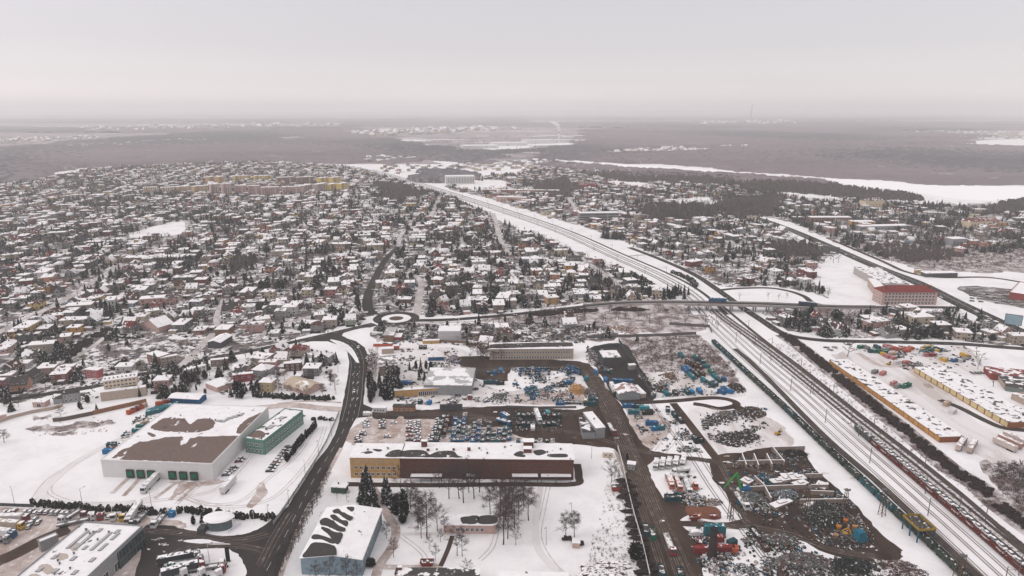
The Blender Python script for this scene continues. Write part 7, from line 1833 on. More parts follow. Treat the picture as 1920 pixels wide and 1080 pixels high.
district(D_L1, 99, 14.6, 18.6, .93)
district(D_L2, 92, 14, 18, .95)
district(D_RIGHT, 112, 16, 22, .72)
district(D_TOWN, 95, 21, 30, .62)
district([(860, 345), (1040, 300), (1130, 320), (1380, 335), (1440, 350), (1390, 360), (1100, 335)], 100, 26, 40, .4)
district([(640, 318), (700, 316), (830, 305), (880, 315), (760, 335), (710, 330)], 90, 24, 36, .5)
HOUSES.sort(key=lambda h: h[0] ** 2 + h[1] ** 2)
hgroup = 'detached houses of the suburb'
NEARH = 280
far = {}
def tf(V, x, y, a, s=(1, 1, 1)):
    V = np.asarray(V, float) * np.array(s); c, n = math.cos(a), math.sin(a)
    return np.stack([V[:, 0] * c - V[:, 1] * n + x, V[:, 0] * n + V[:, 1] * c + y, V[:, 2]], 1)
class Bulk:
    """one merged mesh of very many far copies"""
    def __init__(s): s.V, s.F, s.L, s.M, s.n = [], [], [], [], 0
    def add(s, V, F, M_):
        s.V.append(V)
        for f in F: s.F.extend([i + s.n for i in f]); s.L.append(len(f))
        s.M.extend(M_ if hasattr(M_, '__len__') else [M_] * len(F)); s.n += len(V)
    def build(s, name, mats, label, cat=None):
        me = bpy.data.meshes.new(name)
        V = np.concatenate(s.V).astype(np.float32); F = np.array(s.F, np.int32); L = np.array(s.L, np.int32)
        me.vertices.add(len(V)); me.vertices.foreach_set('co', V.ravel())
        me.loops.add(len(F)); me.loops.foreach_set('vertex_index', F)
        st = np.concatenate([[0], np.cumsum(L)[:-1]]).astype(np.int32)
        me.polygons.add(len(L)); me.polygons.foreach_set('loop_start', st); me.polygons.foreach_set('loop_total', L)
        for m in mats: me.materials.append(m)
        me.polygons.foreach_set('material_index', np.array(s.M, np.int32))
        me.update(); me.validate()
        o = link(name, me); o['kind'] = 'stuff'; o['label'] = label
        if cat: o['category'] = cat
        return o
FARW = [M('far_wall_' + n.replace(' ', '_'), c, .9, .25, .3) for n, c in WALLC]
fb = Bulk()
fmats = FARW + ROOFS + [m_glass, M('brick_red', (0.16, 0.06, 0.045))]
shr = []
def roofpick(k, y):
    if k == 'flat': return hr.choices(range(6), [5, 2.6, 1.3, .9, .2, .3])[0]
    return hr.choices(range(6), [2.2, 2, 1.2, 1.4, 1.3, 1.8])[0]
for i, (x, y, a) in enumerate(HOUSES):
    ti = hr.choices(range(len(TYPES)), [t['w'] for t in TYPES])[0]; t = TYPES[ti]
    wi = hr.choices(range(len(WALLC)), WALLW)[0]; ri = roofpick(t['k'], y)
    sc = hr.uniform(.8, 1.14); sz = hr.uniform(.9, 1.15)
    if i < NEARH:
        root = empty('house', Vector((x, y, 0)), a)
        root.scale = (sc, sc, sz)
        det = i < 70
        w = link('wall', TM[ti]['wallN' if det else 'wallF'], root, color=WALLC[wi][1])
        r = link('roof', TM[ti]['roofs'][ri], root)
        nc = hr.choice((1, 1, 2))
        for k in range(nc):
            link('chimney', chm, r, (hr.uniform(-.25, .25) * t['W'], hr.uniform(-.2, .2) * t['D'], t['h'] + .3 + t['r'] * .65))
        if det:
            wm = {}
            for (loc, rot), ww in TM[ti]['wins']:
                link('window', win_mesh(ww, 1.4, m_glass, m_white), root, loc, rot)
        auto(root, '%s %s with %s roof' % (WALLC[wi][0], t['n'].replace('flat-roofed ', '').replace('hip-roofed ', '') if t['k'] != 'gable' else t['n'], {'snow covered': 'flat snowy' if t['k'] == 'flat' else 'snowy', 'patchy snow': 'patchy snowy', 'half melted': 'half thawed', 'bare dark': 'dark', 'red tiled': 'red', 'brown tiled': 'brown'}[ROOFN[ri]]), 'house', hgroup)
    else:
        fb.add(tf(TM[ti]['w0'].v, x, y, a, (sc, sc, sz)), TM[ti]['w0'].f, [wi if m == 0 else 20 for m in TM[ti]['w0'].m])
        fb.add(tf(TM[ti]['r0'].v, x, y, a, (sc, sc, sz)), TM[ti]['r0'].f, 14 + ri)
        c = MB(); cx_, cy_ = hr.uniform(-3, 3), hr.uniform(-2, 2); zz = (t['h'] + .3 + t['r'] * .5) * sz; c.box(cx_ - .4, cx_ + .4, cy_ - .3, cy_ + .3, zz - 1, zz + 1.3)
        fb.add(tf(c.v, x, y, a), c.f, 21)
    for k in range(hr.choice((0, 1, 1, 2))):
        for _ in range(4):
            g = hr.uniform(0, 6.28); d = hr.uniform(8.5, 12)
            sx, sy = x + d * math.cos(g), y + d * math.sin(g)
            if not hclash(sx, sy, 2.2) and not blocked(sx, sy, 1): break
        else: continue
        hadd(sx, sy, 2.6); shr.append((sx, sy, a + hr.choice((0, 1.57))))
shed = MB(); shed.box(-2, 2, -3, 3, 0, 2.4, 0); shed.box(-2.2, 2.2, -3.2, 3.2, 2.403, 2.6, 1); shed.box(-1.3, 1.3, -3.05, -3.003, .1, 2.0, 2)
shed_me = shed.mesh('shed', [m_objbrick, r_full, m_glass])
shr.sort(key=lambda h: h[0] ** 2 + h[1] ** 2)
for i, (x, y, a) in enumerate(shr):
    wi = hr.choices(range(len(WALLC)), WALLW)[0]
    if i < 150:
        o = link('garden_shed', shed_me, None, Vector((x, y, 0)), a, WALLC[wi][1]); auto(o, WALLC[wi][0] + ' garage or shed with flat snowy roof', 'shed', 'sheds and garages in the gardens')
    else: fb.add(tf(shed.v, x, y, a), shed.f, [wi if m == 0 else 14 if m == 1 else 20 for m in shed.m])
# villages in the clearings of the far woods
for px, n in (([(1120, 287), (1240, 278), (1340, 279), (1330, 284), (1230, 287), (1150, 290)], 90), ([(1345, 276), (1400, 275), (1420, 279), (1350, 280)], 24), ([(120, 276), (250, 268), (390, 262), (385, 266), (250, 274), (130, 280)], 150), ([(-50, 262), (180, 256), (200, 262), (-50, 272)], 120), ([(640, 250), (900, 240), (980, 243), (700, 258)], 160), ([(1680, 246), (1920, 248), (1920, 262), (1760, 258)], 160), ([(650, 300), (720, 296), (780, 300), (700, 306)], 60), ([(850, 312), (1000, 300), (1060, 312), (900, 322)], 60), ([(1300, 228), (1500, 226), (1500, 233), (1310, 235)], 120), ([(150, 240), (640, 232), (640, 238), (150, 248)], 200)):
    poly = GP(px); xs = [p.x for p in poly]; ys = [p.y for p in poly]; k = 0; big = 1 + (min(ys) > 4500) * 1.2
    while k < n:
        x, y = hr.uniform(min(xs), max(xs)), hr.uniform(min(ys), max(ys))
        if inpoly(x, y, poly):
            k += 1; t = hr.choice(TM); a = hr.uniform(0, 3); s = hr.uniform(1.0, 1.7) * big
            fb.add(tf(t['w0'].v, x, y, a, (s, s, s)), t['w0'].f, hr.choice((0, 1, 2, 3))); fb.add(tf(t['r0'].v, x, y, a, (s, s, s)), t['r0'].f, 14)
fb.build('distant_houses', fmats, 'hundreds of small snowy roofed houses spreading to the forest', 'houses')

# ============================================================ TREES
def conifer(h, r, nb, seed, colum=False, wide=.2):
    rr = random.Random(seed); mb = MB()
    prof = (lambda t: r * (math.sin(min(1, t * 3.2 + .25) * 1.57)) * (1 - t ** 2.6) ** .6) if colum else (lambda t: r * (1 - t) ** .85)
    # inner mass
    n = 8; zs_ = [.06, .2, .4, .6, .8, .97]
    vs = [(.62 * prof(t) * rr.uniform(.8, 1.1) * math.cos(6.283 * k / n), .62 * prof(t) * rr.uniform(.8, 1.1) * math.sin(6.283 * k / n), t * h) for t in zs_ for k in range(n)]
    mb.add(vs, [(j * n + k, j * n + (k + 1) % n, (j + 1) * n + (k + 1) % n, (j + 1) * n + k) for j in range(len(zs_) - 1) for k in range(n)])
    for i in range(nb):
        t = rr.random() ** 1.25 * .94 + .05
        a = rr.uniform(0, 6.283); l = prof(t) * rr.uniform(.75, 1.2) + .12
        c, s = math.cos(a), math.sin(a); z = t * h
        w = l * wide * rr.uniform(.7, 1.5) + .06
        dz = (.5 if colum else -.30) * l * rr.uniform(.5, 1.4)
        m = .62
        mb.add([(c * l * .2, s * l * .2, z + .1 * l), (c * l * m - s * w, s * l * m + c * w, z + dz * .4), (c * l, s * l, z + dz), (c * l * m + s * w, s * l * m - c * w, z + dz * .4)], [(0, 1, 2, 3)])
    mb.add([(.12, 0, h * .93), (-.06, .1, h * .93), (-.06, -.1, h * .93), (0, 0, h * 1.04)], [(0, 1, 3), (1, 2, 3), (2, 0, 3)])
    return mb
def bare(h, seed, spread=.38, fine=True, droop=0.0, lo=.25):
    """trunk and a crown of limbs, branches and twigs"""
    rr = random.Random(seed); T, C = MB(), MB()
    lean = Vector((rr.uniform(-.05, .05), rr.uniform(-.05, .05), 1))
    pts = [Vector((0, 0, 0)) + lean * (h * .85 * k / 5) + Vector((rr.uniform(-.12, .12), rr.uniform(-.12, .12), 0)) * (k > 0) for k in range(6)]
    r0 = h * .014
    for k in range(5): T.tube(pts[k], pts[k + 1], r0 * (1 - k * .17), r0 * (1 - (k + 1) * .17), 6, cap=False)
    def tri(a, b, w):
        d = b - a; s = d.cross(Vector((rr.uniform(-1, 1), rr.uniform(-1, 1), rr.uniform(-1, 1))))
        if s.length < 1e-5: return
        s = s.normalized() * w
        C.add([a - s, a + s, b], [(0, 1, 2)])
    nl = 15 if fine else 7
    for i in range(nl):
        t = lo + (1 - lo) * (i + rr.random()) / nl
        k = min(4, int(t * 5)); p = pts[k].lerp(pts[k + 1], t * 5 - k)
        a = i * 2.4 + rr.uniform(-.5, .5); up = rr.uniform(.5, 1.1)
        L1 = h * spread * (1.15 - t * .75) * rr.uniform(.75, 1.15)
        d = Vector((math.cos(a), math.sin(a), up)).normalized(); q = p + d * L1
        if fine: C.tube(p, q, r0 * .42 * (1.1 - t), r0 * .12, 4, cap=False)
        else: tri(p, q, r0 * 1.0)
        for j in range(6 if fine else 4):
            u = .3 + .7 * (j + rr.random()) / (6 if fine else 4)
            b = p.lerp(q, u); d2 = (d + Vector((rr.gauss(0, .6), rr.gauss(0, .6), rr.uniform(-.1, .5)))).normalized()
            L2 = L1 * rr.uniform(.3, .55); e = b + d2 * L2
            tri(b, e, .05 if fine else .17)
            for m in range(8 if fine else 3):
                f = b.lerp(e, .25 + .75 * (m + rr.random()) / (8 if fine else 3)); d3 = (d2 + Vector((rr.gauss(0, .8), rr.gauss(0, .8), rr.gauss(.1, .4) - droop * 2))).normalized()
                g = f + d3 * h * rr.uniform(.04, .085) * (1 + droop); tri(f, g, .028 if fine else .16)
                if fine:
                    for _ in range(3):
                        d4 = (d3 + Vector((rr.gauss(0, .8), rr.gauss(0, .8), rr.gauss(0, .5) - droop * 3))).normalized(); g0 = f.lerp(g, rr.random())
                        tri(g0, g0 + d4 * h * rr.uniform(.025, .05) * (1 + droop * 2), .02)
    return T, C
trunk_c = MB(); trunk_c.tube((0, 0, 0), (0, 0, 3.5), .22, .16, 6)
TRK = trunk_c.mesh('trunk', m_wood)
NPROT = {'spruce': [conifer(12, 3.1, 620, 1), conifer(12, 2.6, 560, 2), conifer(12, 3.6, 640, 3), conifer(11, 3.2, 620, 6, True)], 'thuja': [conifer(6, 1.0, 340, 4, True), conifer(6, 1.4, 360, 5, True)]}
FPROT = {'spruce': [conifer(12, 3.2, 60, 11, wide=.4), conifer(12, 2.7, 55, 12, wide=.4), conifer(9, 3.0, 50, 15, True, wide=.45)], 'thuja': [conifer(6, 1.2, 26, 13, True, wide=.5)]}
NM = {k: [m.mesh('crown', m_needle if k == 'spruce' else m_needle2) for m in v] for k, v in NPROT.items()}
BN = [bare(14, 31), bare(14, 32, .30), bare(14, 33, .34, droop=.35), bare(14, 34, .42), bare(14, 35, .27, droop=.45, lo=.35)]
BM = [(t.mesh('trunk', m_wood), [c.mesh('crown', m) for m in (m_twig, m_twig_r, m_twig_g)]) for t, c in BN]
BF = [bare(12, 41, .4, False), bare(12, 42, .34, False), bare(12, 43, .46, False)]
def far_mesh(mbs, mats, name):
    mb = MB()
    for k, m in enumerate(mbs): mb.add(m.v, m.f, k)
    return mb.mesh(name, mats)
tcount = {'spruce': 0, 'thuja': 0, 'bare': 0}
tr = random.Random(77)
TREES = []
def tree(kind, x, y, h, desc, group, var=None, wide=1.0, tone=0, world=False):
    if world and kind == 'spruce' and tr.random() < .5: wide *= tr.uniform(1.2, 1.7)
    TREES.append((kind, Vector((x, y, 0)) if world else G(x, y), h, desc, group, var, wide, tone))
DESC = {'spruce': 'dark spruce', 'thuja': 'dark columnar thuja', 'bare': 'bare'}
# park and street trees read off the photograph
gp = 'trees in the snowy park'
for x, y, h, v in ((784, 992, 15, 2), (800, 1006, 24, 4), (820, 996, 15, 3), (826, 1016, 7, 1), (790, 1009, 13, 2), (944, 1021, 22, 4), (952, 1010, 21, 2), (919, 966, 17, 2), (857, 1042, 14, 3), (867, 1043, 12, 0), (816, 1051, 8, 0), (738, 1045, 10, 1), (805, 1030, 7, 0), (842, 935, 19, 1), (861, 935, 20, 0), (869, 943, 20, 3), (889, 935, 20, 1),
                  (899, 923, 18, 0), (879, 923, 18, 3), (932, 932, 17, 1), (991, 976, 19, 4), (965, 991, 20, 2), (967, 1022, 9, 3), (938, 962, 20, 2), (948, 975, 19, 4), (960, 960, 18, 1), (972, 968, 18, 2), (982, 948, 15, 0), (955, 945, 16, 3), (1077, 1007, 14, 4), (1061, 1009, 13, 2), (1146, 908, 14, 3), (1152, 902, 9, 0), (1172, 965, 12, 0), (1180, 1000, 9, 1),
                  (1168, 935, 9, 2), (1160, 915, 8, 0), (770, 955, 15, 0), (752, 930, 16, 3), (769, 950, 11, 1), (780, 965, 15, 4), (650, 938, 7, 0), (632, 935, 6, 3), (824, 915, 14, 0), (1186, 1030, 8, 3), (876, 1082, 8, 3), (725, 1010, 9, 2), (650, 1092, 12, 1), (620, 1096, 12, 3), (596, 1098, 11, 0), (668, 1094, 10, 0), (835, 1000, 9, 0)):
    tree('bare', x, y, h, 'bare ' + {0: 'twiggy tree', 1: 'slim upright tree', 2: 'loose birch', 3: 'broad crowned tree', 4: 'tall drooping birch'}[v] + ' in the snowy park', gp, v, tone=tr.choice((0, 0, 2)))
for i in range(34):
    t = i / 33; x = 604 + (516 - 604) * t + tr.uniform(-3, 3) + 6 * math.sin(t * 3); y = 896 + 190 * t
    tree('bare', x + 10 * (1 - t), y, tr.uniform(6, 9.5), 'bare young tree in the line right of the main road', 'bare trees lining the main road', tr.randrange(4), 1.1, 2)
for x, y, h in ((684, 941, 17), (693, 948, 16), (702, 953, 13), (689, 930, 17), (727, 942, 14), (696, 938, 15), (363, 984, 5), (379, 979, 5), (722, 930, 11)): tree('spruce', x, y, h, 'tall dark spruce beside the park path' if x > 400 else 'small conifer left of the glazed pavilion', 'dark conifers in the park', None, .8)
for x, y, h, w in ((744, 966, 11, 1.3), (757, 972, 15, 1.1), (755, 981, 6, 1.8), (1191, 1048, 8, 1.6), (1176, 862, 4, 1), (843, 893, 3, 2), (711, 893, 3, 2), (694, 893, 3, 2), (695, 1060, 3, 3)): tree('thuja', x, y, h, 'rounded dark evergreen in the park', 'dark evergreens in the park', None, w)
for i in range(16): tree('thuja', 592 - i * 3.6, 803 + i * 4.0 + (i > 10) * 3, tr.uniform(3.5, 6), 'small dark thuja in the row beside the parked cars', 'thujas in a row right of the office wing', None, 1.0)
for i in range(26): tree('spruce', tr.uniform(712, 750), tr.uniform(702, 756), tr.uniform(8, 14), 'dark spruce in the thick clump left of the ochre workshop', 'spruce clump by the ochre workshop', None, .8)
for i in range(12): tree('thuja', tr.uniform(690, 703), 718 + i * 3.4, tr.uniform(6, 9), 'dark thuja in the line between road and spruce clump', 'thujas right of the main road', None, 1.2)
for i in range(12): tree('bare', tr.uniform(690, 706), 676 + i * 3.6, tr.uniform(8, 12), 'reddish bare tree in the dense line right of the road bend', 'bare trees right of the road bend', None, 1.2, 1)
for x, y, h in ((768, 694, 8), (780, 692, 7), (789, 699, 12), (799, 692, 7), (808, 701, 10), (828, 707, 10), (786, 712, 9), (796, 714, 8), (806, 713, 9), (815, 714, 8), (822, 712, 8), (834, 710, 7), (838, 712, 7), (829, 714, 7)): tree('spruce', x, y, h, 'dark spruce in the snowy works yard', 'spruces in the works yard', None, .7)
for cx, cy, n, sx, sy, h in ((100, 698, 3, 6, 4, 12), (295, 690, 2, 3, 3, 11), (386, 692, 1, 1, 1, 13), (358, 708, 12, 22, 12, 9), (455, 738, 14, 22, 8, 9), (290, 720, 6, 14, 14, 9), (12, 752, 6, 14, 10, 10), (262, 742, 2, 4, 3, 9), (157, 684, 1, 2, 2, 7), (150, 765, 2, 5, 3, 6), (182, 768, 1, 3, 2, 5), (560, 660, 5, 14, 8, 9), (600, 684, 3, 12, 6, 9), (575, 690, 4, 16, 4, 6), (631, 678, 2, 3, 4, 9), (485, 700, 2, 4, 4, 7),
                         (1266, 556, 20, 24, 7, 13), (672, 575, 8, 8, 14, 12), (1475, 612, 3, 8, 5, 12), (1519, 592, 2, 3, 3, 13), (1500, 610, 2, 4, 4, 9), (215, 640, 5, 30, 20, 8), (475, 700, 3, 6, 8, 8), (740, 505, 4, 6, 10, 10), (1195, 638, 2, 6, 2, 6), (1790, 585, 3, 8, 3, 9)):
    for i in range(n): tree('spruce', cx + tr.gauss(0, sx * .5), cy + tr.gauss(0, sy * .5), h * tr.uniform(.7, 1.1), 'dark spruce in the gardens', 'dark garden spruces', None, .9)
for i in range(48): tree('bare', tr.uniform(985, 1335), 0, tr.uniform(7, 11), 'bare tree on the overpass embankment', 'bare trees on the overpass embankment', None, 1, tr.choice((0, 1, 2)))
TREES[-48:] = [(k, G(PX(p.x, p.y)[0] if False else tr.uniform(985, 1330), tr.uniform(583, 612)), h, d, g, v, w, t) for k, p, h, d, g, v, w, t in TREES[-48:]]
for i in range(26): tree('bare', tr.uniform(880, 960), tr.uniform(655, 682), tr.uniform(8, 12), 'bare brown tree before the long beige works building', 'bare trees by the long beige building', None, 1.1, tr.choice((0, 1)))
for x, y, h, tn, w in ((1589, 669, 14, 1, 1.5), (1830, 672, 10, 0, 1.2), (1836, 684, 10, 2, 1.2), (1862, 725, 10, 0, 1.1), (1833, 692, 8, 0, 1), (115, 783, 8, 1, 1.5), (8, 830, 8, 1, 1.5), (628, 732, 13, 1, 1), (620, 722, 12, 1, 1), (605, 742, 9, 0, 1), (575, 742, 8, 0, 1), (545, 742, 8, 0, 1.2), (560, 743, 8, 2, 1), (1335, 610, 9, 1, 1), (1345, 618, 9, 1, 1), (1322, 612, 9, 1, 1.2), (330, 720, 9, 0, 1), (300, 745, 9, 1, 1.2), (318, 728, 8, 0, 1), (245, 640, 8, 0, 1.2), (268, 620, 7, 1, 1.2), (1386, 562, 8, 0, 1), (1440, 560, 7, 2, 1), (1460, 562, 7, 2, 1), (1475, 560, 7, 2, 1)):
    tree('bare', x, y, h, 'bare tree standing apart on the snow', 'lone bare trees', None, w, tn)
for i in range(10): tree('bare', 235 + tr.uniform(0, 28), 428 + tr.uniform(0, 12), tr.uniform(14, 20), 'big brown bare tree in the left suburb', 'big bare trees in the left suburb', None, 1.3, 1)
def dnoise(x, y): return .5 + .5 * math.sin(x / 47 + 1.3 * math.sin(y / 61)) * math.sin(y / 53 + 1.7 * math.sin(x / 71))
for px, nb, ns in ((D_L1, 6500, 5200), (D_L2, 1500, 1300), (D_LOW, 60, 40), (D_RIGHT, 2400, 1500), (D_STRIP, 130, 130), (D_TOWN, 2300, 1100), (D_MID, 90, 25)):
    poly = GP(px); xs = [p.x for p in poly]; ys = [p.y for p in poly]
    for kind, n in (('bare', nb), ('spruce', ns)):
        k = 0; tries = 0
        while k < n and tries < n * 14:
            tries += 1
            x, y = tr.uniform(min(xs), max(xs)), tr.uniform(min(ys), max(ys))
            f = PX(x, y)
            if f[0] < -60 or f[0] > 1980 or not inpoly(x, y, poly): continue
            if tr.random() > .12 + 1.1 * dnoise(x + (200 if kind == 'bare' else 0), y) ** 2 or blocked(x, y, 0) or hclash(x, y, 1.0): continue
            if any(inpoly(x, y, o) for o in OPEN) and tr.random() < .85: continue
            k += 1
            if kind == 'spruce' and tr.random() < .35: tree('thuja', x, y, tr.uniform(3.5, 6.5), 'dark columnar thuja in a garden', 'garden thujas', None, tr.uniform(.9, 1.5), 0, True)
            elif kind == 'spruce': tree('spruce', x, y, tr.uniform(5.5, 12) * tr.choice((.8, 1, 1.15)), 'dark spruce in a garden', 'dark garden spruces', None, tr.uniform(.8, 1.5), 0, True)
            else: tree('bare', x, y, tr.uniform(5, 10), 'bare garden tree', 'bare garden trees', None, tr.uniform(.9, 1.3), tr.choice((0, 0, 1, 2)), True)
for px, n, hh, tn in (([(1590, 460), (1700, 462), (1790, 470), (1780, 500), (1700, 500), (1640, 484)], 110, (6, 10), (0, 1)), ([(1230, 392), (1330, 386), (1335, 412), (1240, 418)], 120, (12, 18), (2, 0)), ([(1150, 355), (1440, 350), (1460, 400), (1380, 405), (1200, 385)], 260, (9, 15), (0, 2)), ([(1810, 395), (1920, 380), (2000, 384), (1990, 395), (1860, 405)], 60, (10, 16), (0,)),
                      ([(960, 330), (1060, 316), (1160, 335), (1060, 360), (980, 352)], 200, (9, 15), (0, 1)), ([(1390, 345), (1560, 352), (1700, 370), (1740, 382), (1560, 372), (1400, 362)], 180, (8, 14), (0, 1)), ([(1190, 655), (1340, 650), (1380, 700), (1280, 690)], 70, (3, 5), (1, 0)), ([(1860, 880), (1925, 880), (1925, 955), (1890, 930)], 26, (4, 7), (0, 2)),
                      ([(700, 350), (800, 345), (860, 372), (780, 392), (700, 375)], 90, (8, 13), (0, 1)), ([(740, 268), (1000, 250), (1040, 280), (900, 300), (760, 300)], 200, (12, 18), (0,))):
    poly = GP(px); xs = [p.x for p in poly]; ys = [p.y for p in poly]; k = 0
    while k < n:
        x, y = tr.uniform(min(xs), max(xs)), tr.uniform(min(ys), max(ys))
        if inpoly(x, y, poly):
            k += 1
            if not near_road(x, y): tree('bare', x, y, tr.uniform(*hh), 'bare tree in the leafless scrub', 'bare trees in the scrub', None, 1.1, tr.choice(tn), True)
for i in range(75):
    px_ = tr.choice((D_L1, D_L1, D_L1, D_L2, D_RIGHT, D_TOWN)); poly = GP(px_); xs = [p.x for p in poly]; ys = [p.y for p in poly]
    for _ in range(60):
        x, y = tr.uniform(min(xs), max(xs)), tr.uniform(min(ys), min(max(ys), 1500))
        f = PX(x, y)
        if -40 < f[0] < 1960 and inpoly(x, y, poly) and not blocked(x, y): break
    else: continue
    kd = tr.choice(('spruce', 'spruce', 'bare'))
    for _ in range(tr.randint(9, 22)):
        X, Y = x + tr.gauss(0, 9), y + tr.gauss(0, 8)
        if not near_road(X, Y): tree(kd, X, Y, tr.uniform(8, 14), ('dark spruce' if kd == 'spruce' else 'tall bare tree') + ' in a dense clump between houses', 'clumps of trees between houses', None, 1.15, tr.choice((0, 2)), True)
TREES.sort(key=lambda t: t[1].x ** 2 + t[1].y ** 2)
ft = Bulk()
LIM = {'spruce': 200, 'thuja': 95, 'bare': 290}
detail = {'spruce': 90, 'thuja': 60, 'bare': 150}
sm_c = {k: far_mesh([NPROT[k][0], trunk_c], [m_needle if k == 'spruce' else m_needle2, m_wood], k + '_tree') for k in ('spruce', 'thuja')}
sm_b = [far_mesh([BN[i][0], BN[i][1]], [m_wood, m_], 'bare_tree') for i in range(4) for m_ in (m_twig, m_twig_r, m_twig_g)]
for kind, p, h, desc, group, var, wide, tone in TREES:
    k = tcount[kind]; tcount[kind] += 1
    a = tr.uniform(0, 6.28)
    H0 = {'spruce': 12, 'thuja': 6, 'bare': 14}[kind]
    s = h / H0
    if k < LIM[kind]:
        nm = {'spruce': 'spruce_tree', 'thuja': 'thuja_tree', 'bare': 'bare_tree'}[kind]
        if k < detail[kind]:
            root = empty(nm, p, a)
            if kind == 'bare':
                v = var if var is not None else tr.randrange(4)
                link('trunk', BM[v][0], root); link('crown', BM[v][1][tone], root)
            else:
                link('crown', tr.choice(NM[kind][:3] if h > 12 else NM[kind]), root); link('trunk', TRK, root, None, 0).scale = (1, 1, 1)
        else:
            root = link(nm, sm_c[kind] if kind != 'bare' else sm_b[tr.randrange(4) * 3 + tone], None, p, a)
        root.scale = (s * wide, s * wide, s)
        auto(root, desc, 'tree', group)
    elif kind == 'bare':
        T_, C_ = BF[tr.randrange(3)]; s = h / 12
        ft.add(tf(C_.v, p.x, p.y, a, (s * wide, s * wide, s)), C_.f, tone); ft.add(tf(T_.v, p.x, p.y, a, (s * 1.5, s * 1.5, s)), T_.f, 5)
    else:
        c = tr.choice(FPROT[kind]); ft.add(tf(c.v, p.x, p.y, a, (s * wide, s * wide, s)), c.f, 3 if kind == 'spruce' else 4)
ft.build('distant_trees', [m_twig, m_twig_r, m_twig_g, m_needle, m_needle2, m_wood], 'countless bare trees and dark conifers among the distant houses', 'trees')

# ------------------------------------------------------------ hedges, thickets, shrubs
def bush_line(name, label, pts, w, h, step, mat, cat='hedge', kind=None, seed=1, rough=.35, twigs=0, wpts=None):
    line = wpts if wpts else densify(smooth(GP(pts), False, 4), step, False)
    rr = random.Random(seed); mb = MB(); c = line[0].copy()
    for i_, p in enumerate(line):
        if w > 5 and math.sin(i_ * .23) * math.sin(i_ * .057 + 1) < -.72: continue
        for _ in range(max(1, int(w / 1.6))):
            q = p - c + Vector((rr.uniform(-w / 2, w / 2), rr.uniform(-w / 2, w / 2), 0)); s = rr.uniform(.7, 1.15)
            mb.blob((q.x, q.y, h * .4 * s), step * 1.25 * s, max(.8, w * .42) * s if w < 3 else 1.3 * s, h * .6 * s, rr.randrange(9999), 7, 4, 0, rough)
            for _ in range(twigs):
                b = Vector((q.x + rr.gauss(0, .7), q.y + rr.gauss(0, .7), h * .3)); e = b + Vector((rr.gauss(0, .5), rr.gauss(0, .5), h * rr.uniform(.5, 1.3))); mb.add([b + Vector((-.06, 0, 0)), b + Vector((.06, 0, 0)), e], [(0, 1, 2)], 1)
    o = mb.build(name, [mat, m_twig], None, c)
    if kind: o['kind'] = kind; o['label'] = label
    else: tag(o, label, cat)
    return o
bush_line('hedge', 'long dark bushy hedge above the row of parked trucks, left part', [(63, 948), (130, 953), (220, 958), (312, 966)], 2.4, 3.2, 1.0, m_hedge, seed=1)
bush_line('hedge', 'shorter dark bushy hedge behind the glazed pavilion, right part', [(334, 960), (400, 966), (470, 972), (510, 976)], 2.4, 3.2, 1.0, m_hedge, seed=2)
bush_line('hedge', 'thick black hedge below the beige arched hall', [(478, 744), (540, 748), (625, 750)], 2.4, 3.4, 1.2, m_hedge, seed=3)
bush_line('hedge', 'short black hedge right of the office wing', [(589, 787), (625, 788)], 1.8, 2.2, 1.0, m_hedge, seed=4)
bush_line('hedge', 'dark hedge diagonal beside the lane in the left suburb', [(205, 637), (222, 618), (238, 600)], 3, 3, 1.6, m_hedge, seed=5)
bush_line('hedge', 'dark hedge along the garden above the cream terrace', [(212, 695), (236, 676)], 2, 2.6, 1.4, m_hedge, seed=6)
bush_line('hedge', 'dark clipped hedge below the large pinkish gabled house', [(200, 632), (240, 635), (270, 633)], 2, 2.2, 1.4, m_hedge, seed=7)
bush_line('hedge', 'dark curved hedge beside the raspberry pink house', [(135, 720), (142, 700), (152, 690)], 1.6, 2.4, 1.2, m_hedge, seed=8)
bush_line('hedge', 'black hedge by the rails above the far suburb', [(1150, 500), (1180, 512), (1225, 535)], 3, 3, 2, m_hedge, seed=9)
bush_line('hedge', 'dark hedge strip between the railway and the side road', [(1262, 512), (1290, 524), (1306, 538)], 4, 3.5, 2, m_hedge, seed=10)
m_th = M('thicket', (0.042, 0.03, 0.026), .95, .55, 1.6, snow=.0)
bush_line('thicket', 'long dark thicket between the railway and the orange garages', [(1468, 628), (1500, 650), (1535, 678), (1580, 715), (1630, 755), (1690, 803), (1740, 845), (1790, 885), (1835, 912), (1870, 945), (1930, 990), (2000, 1040)], 6.5, 1.8, 1.3, m_th, kind='stuff', seed=11, rough=.6, twigs=34)
bush_line('thicket', 'low brush on the right end of the overpass embankment', [(1005, 592), (1100, 584), (1180, 582), (1260, 584)], 6, 2.5, 3, m_th, kind='stuff', seed=12, twigs=3)
bush_line('thicket', 'brown brush beside the lane in the left suburb', [(120, 672), (150, 652), (180, 632), (200, 620)], 8, 2.6, 2.0, m_th, kind='stuff', seed=13, twigs=4)
bush_line('thicket', 'brown scrub around the fence left of the muddy road', [(1172, 905), (1180, 950), (1192, 1000), (1205, 1060), (1208, 1090)], 3.2, 1.9, 3.0, m_th, kind='stuff', seed=14, twigs=7)
bush_line('thicket', 'reddish brambles at the bottom of the open snowy lawn', [(1105, 1078), (1130, 1070), (1160, 1075)], 9, 1.6, 2.6, M('bramble', (0.17, 0.10, 0.09), .95, .5, .8, snow=.5), kind='stuff', seed=15, twigs=9)
bush_line('fallen_bush', 'dark sprawling bush behind the tiny pink hut', [(1058, 1013), (1068, 1011), (1090, 1020)], 1.6, 1.6, 1.0, m_th, 'bush', seed=16, twigs=4)
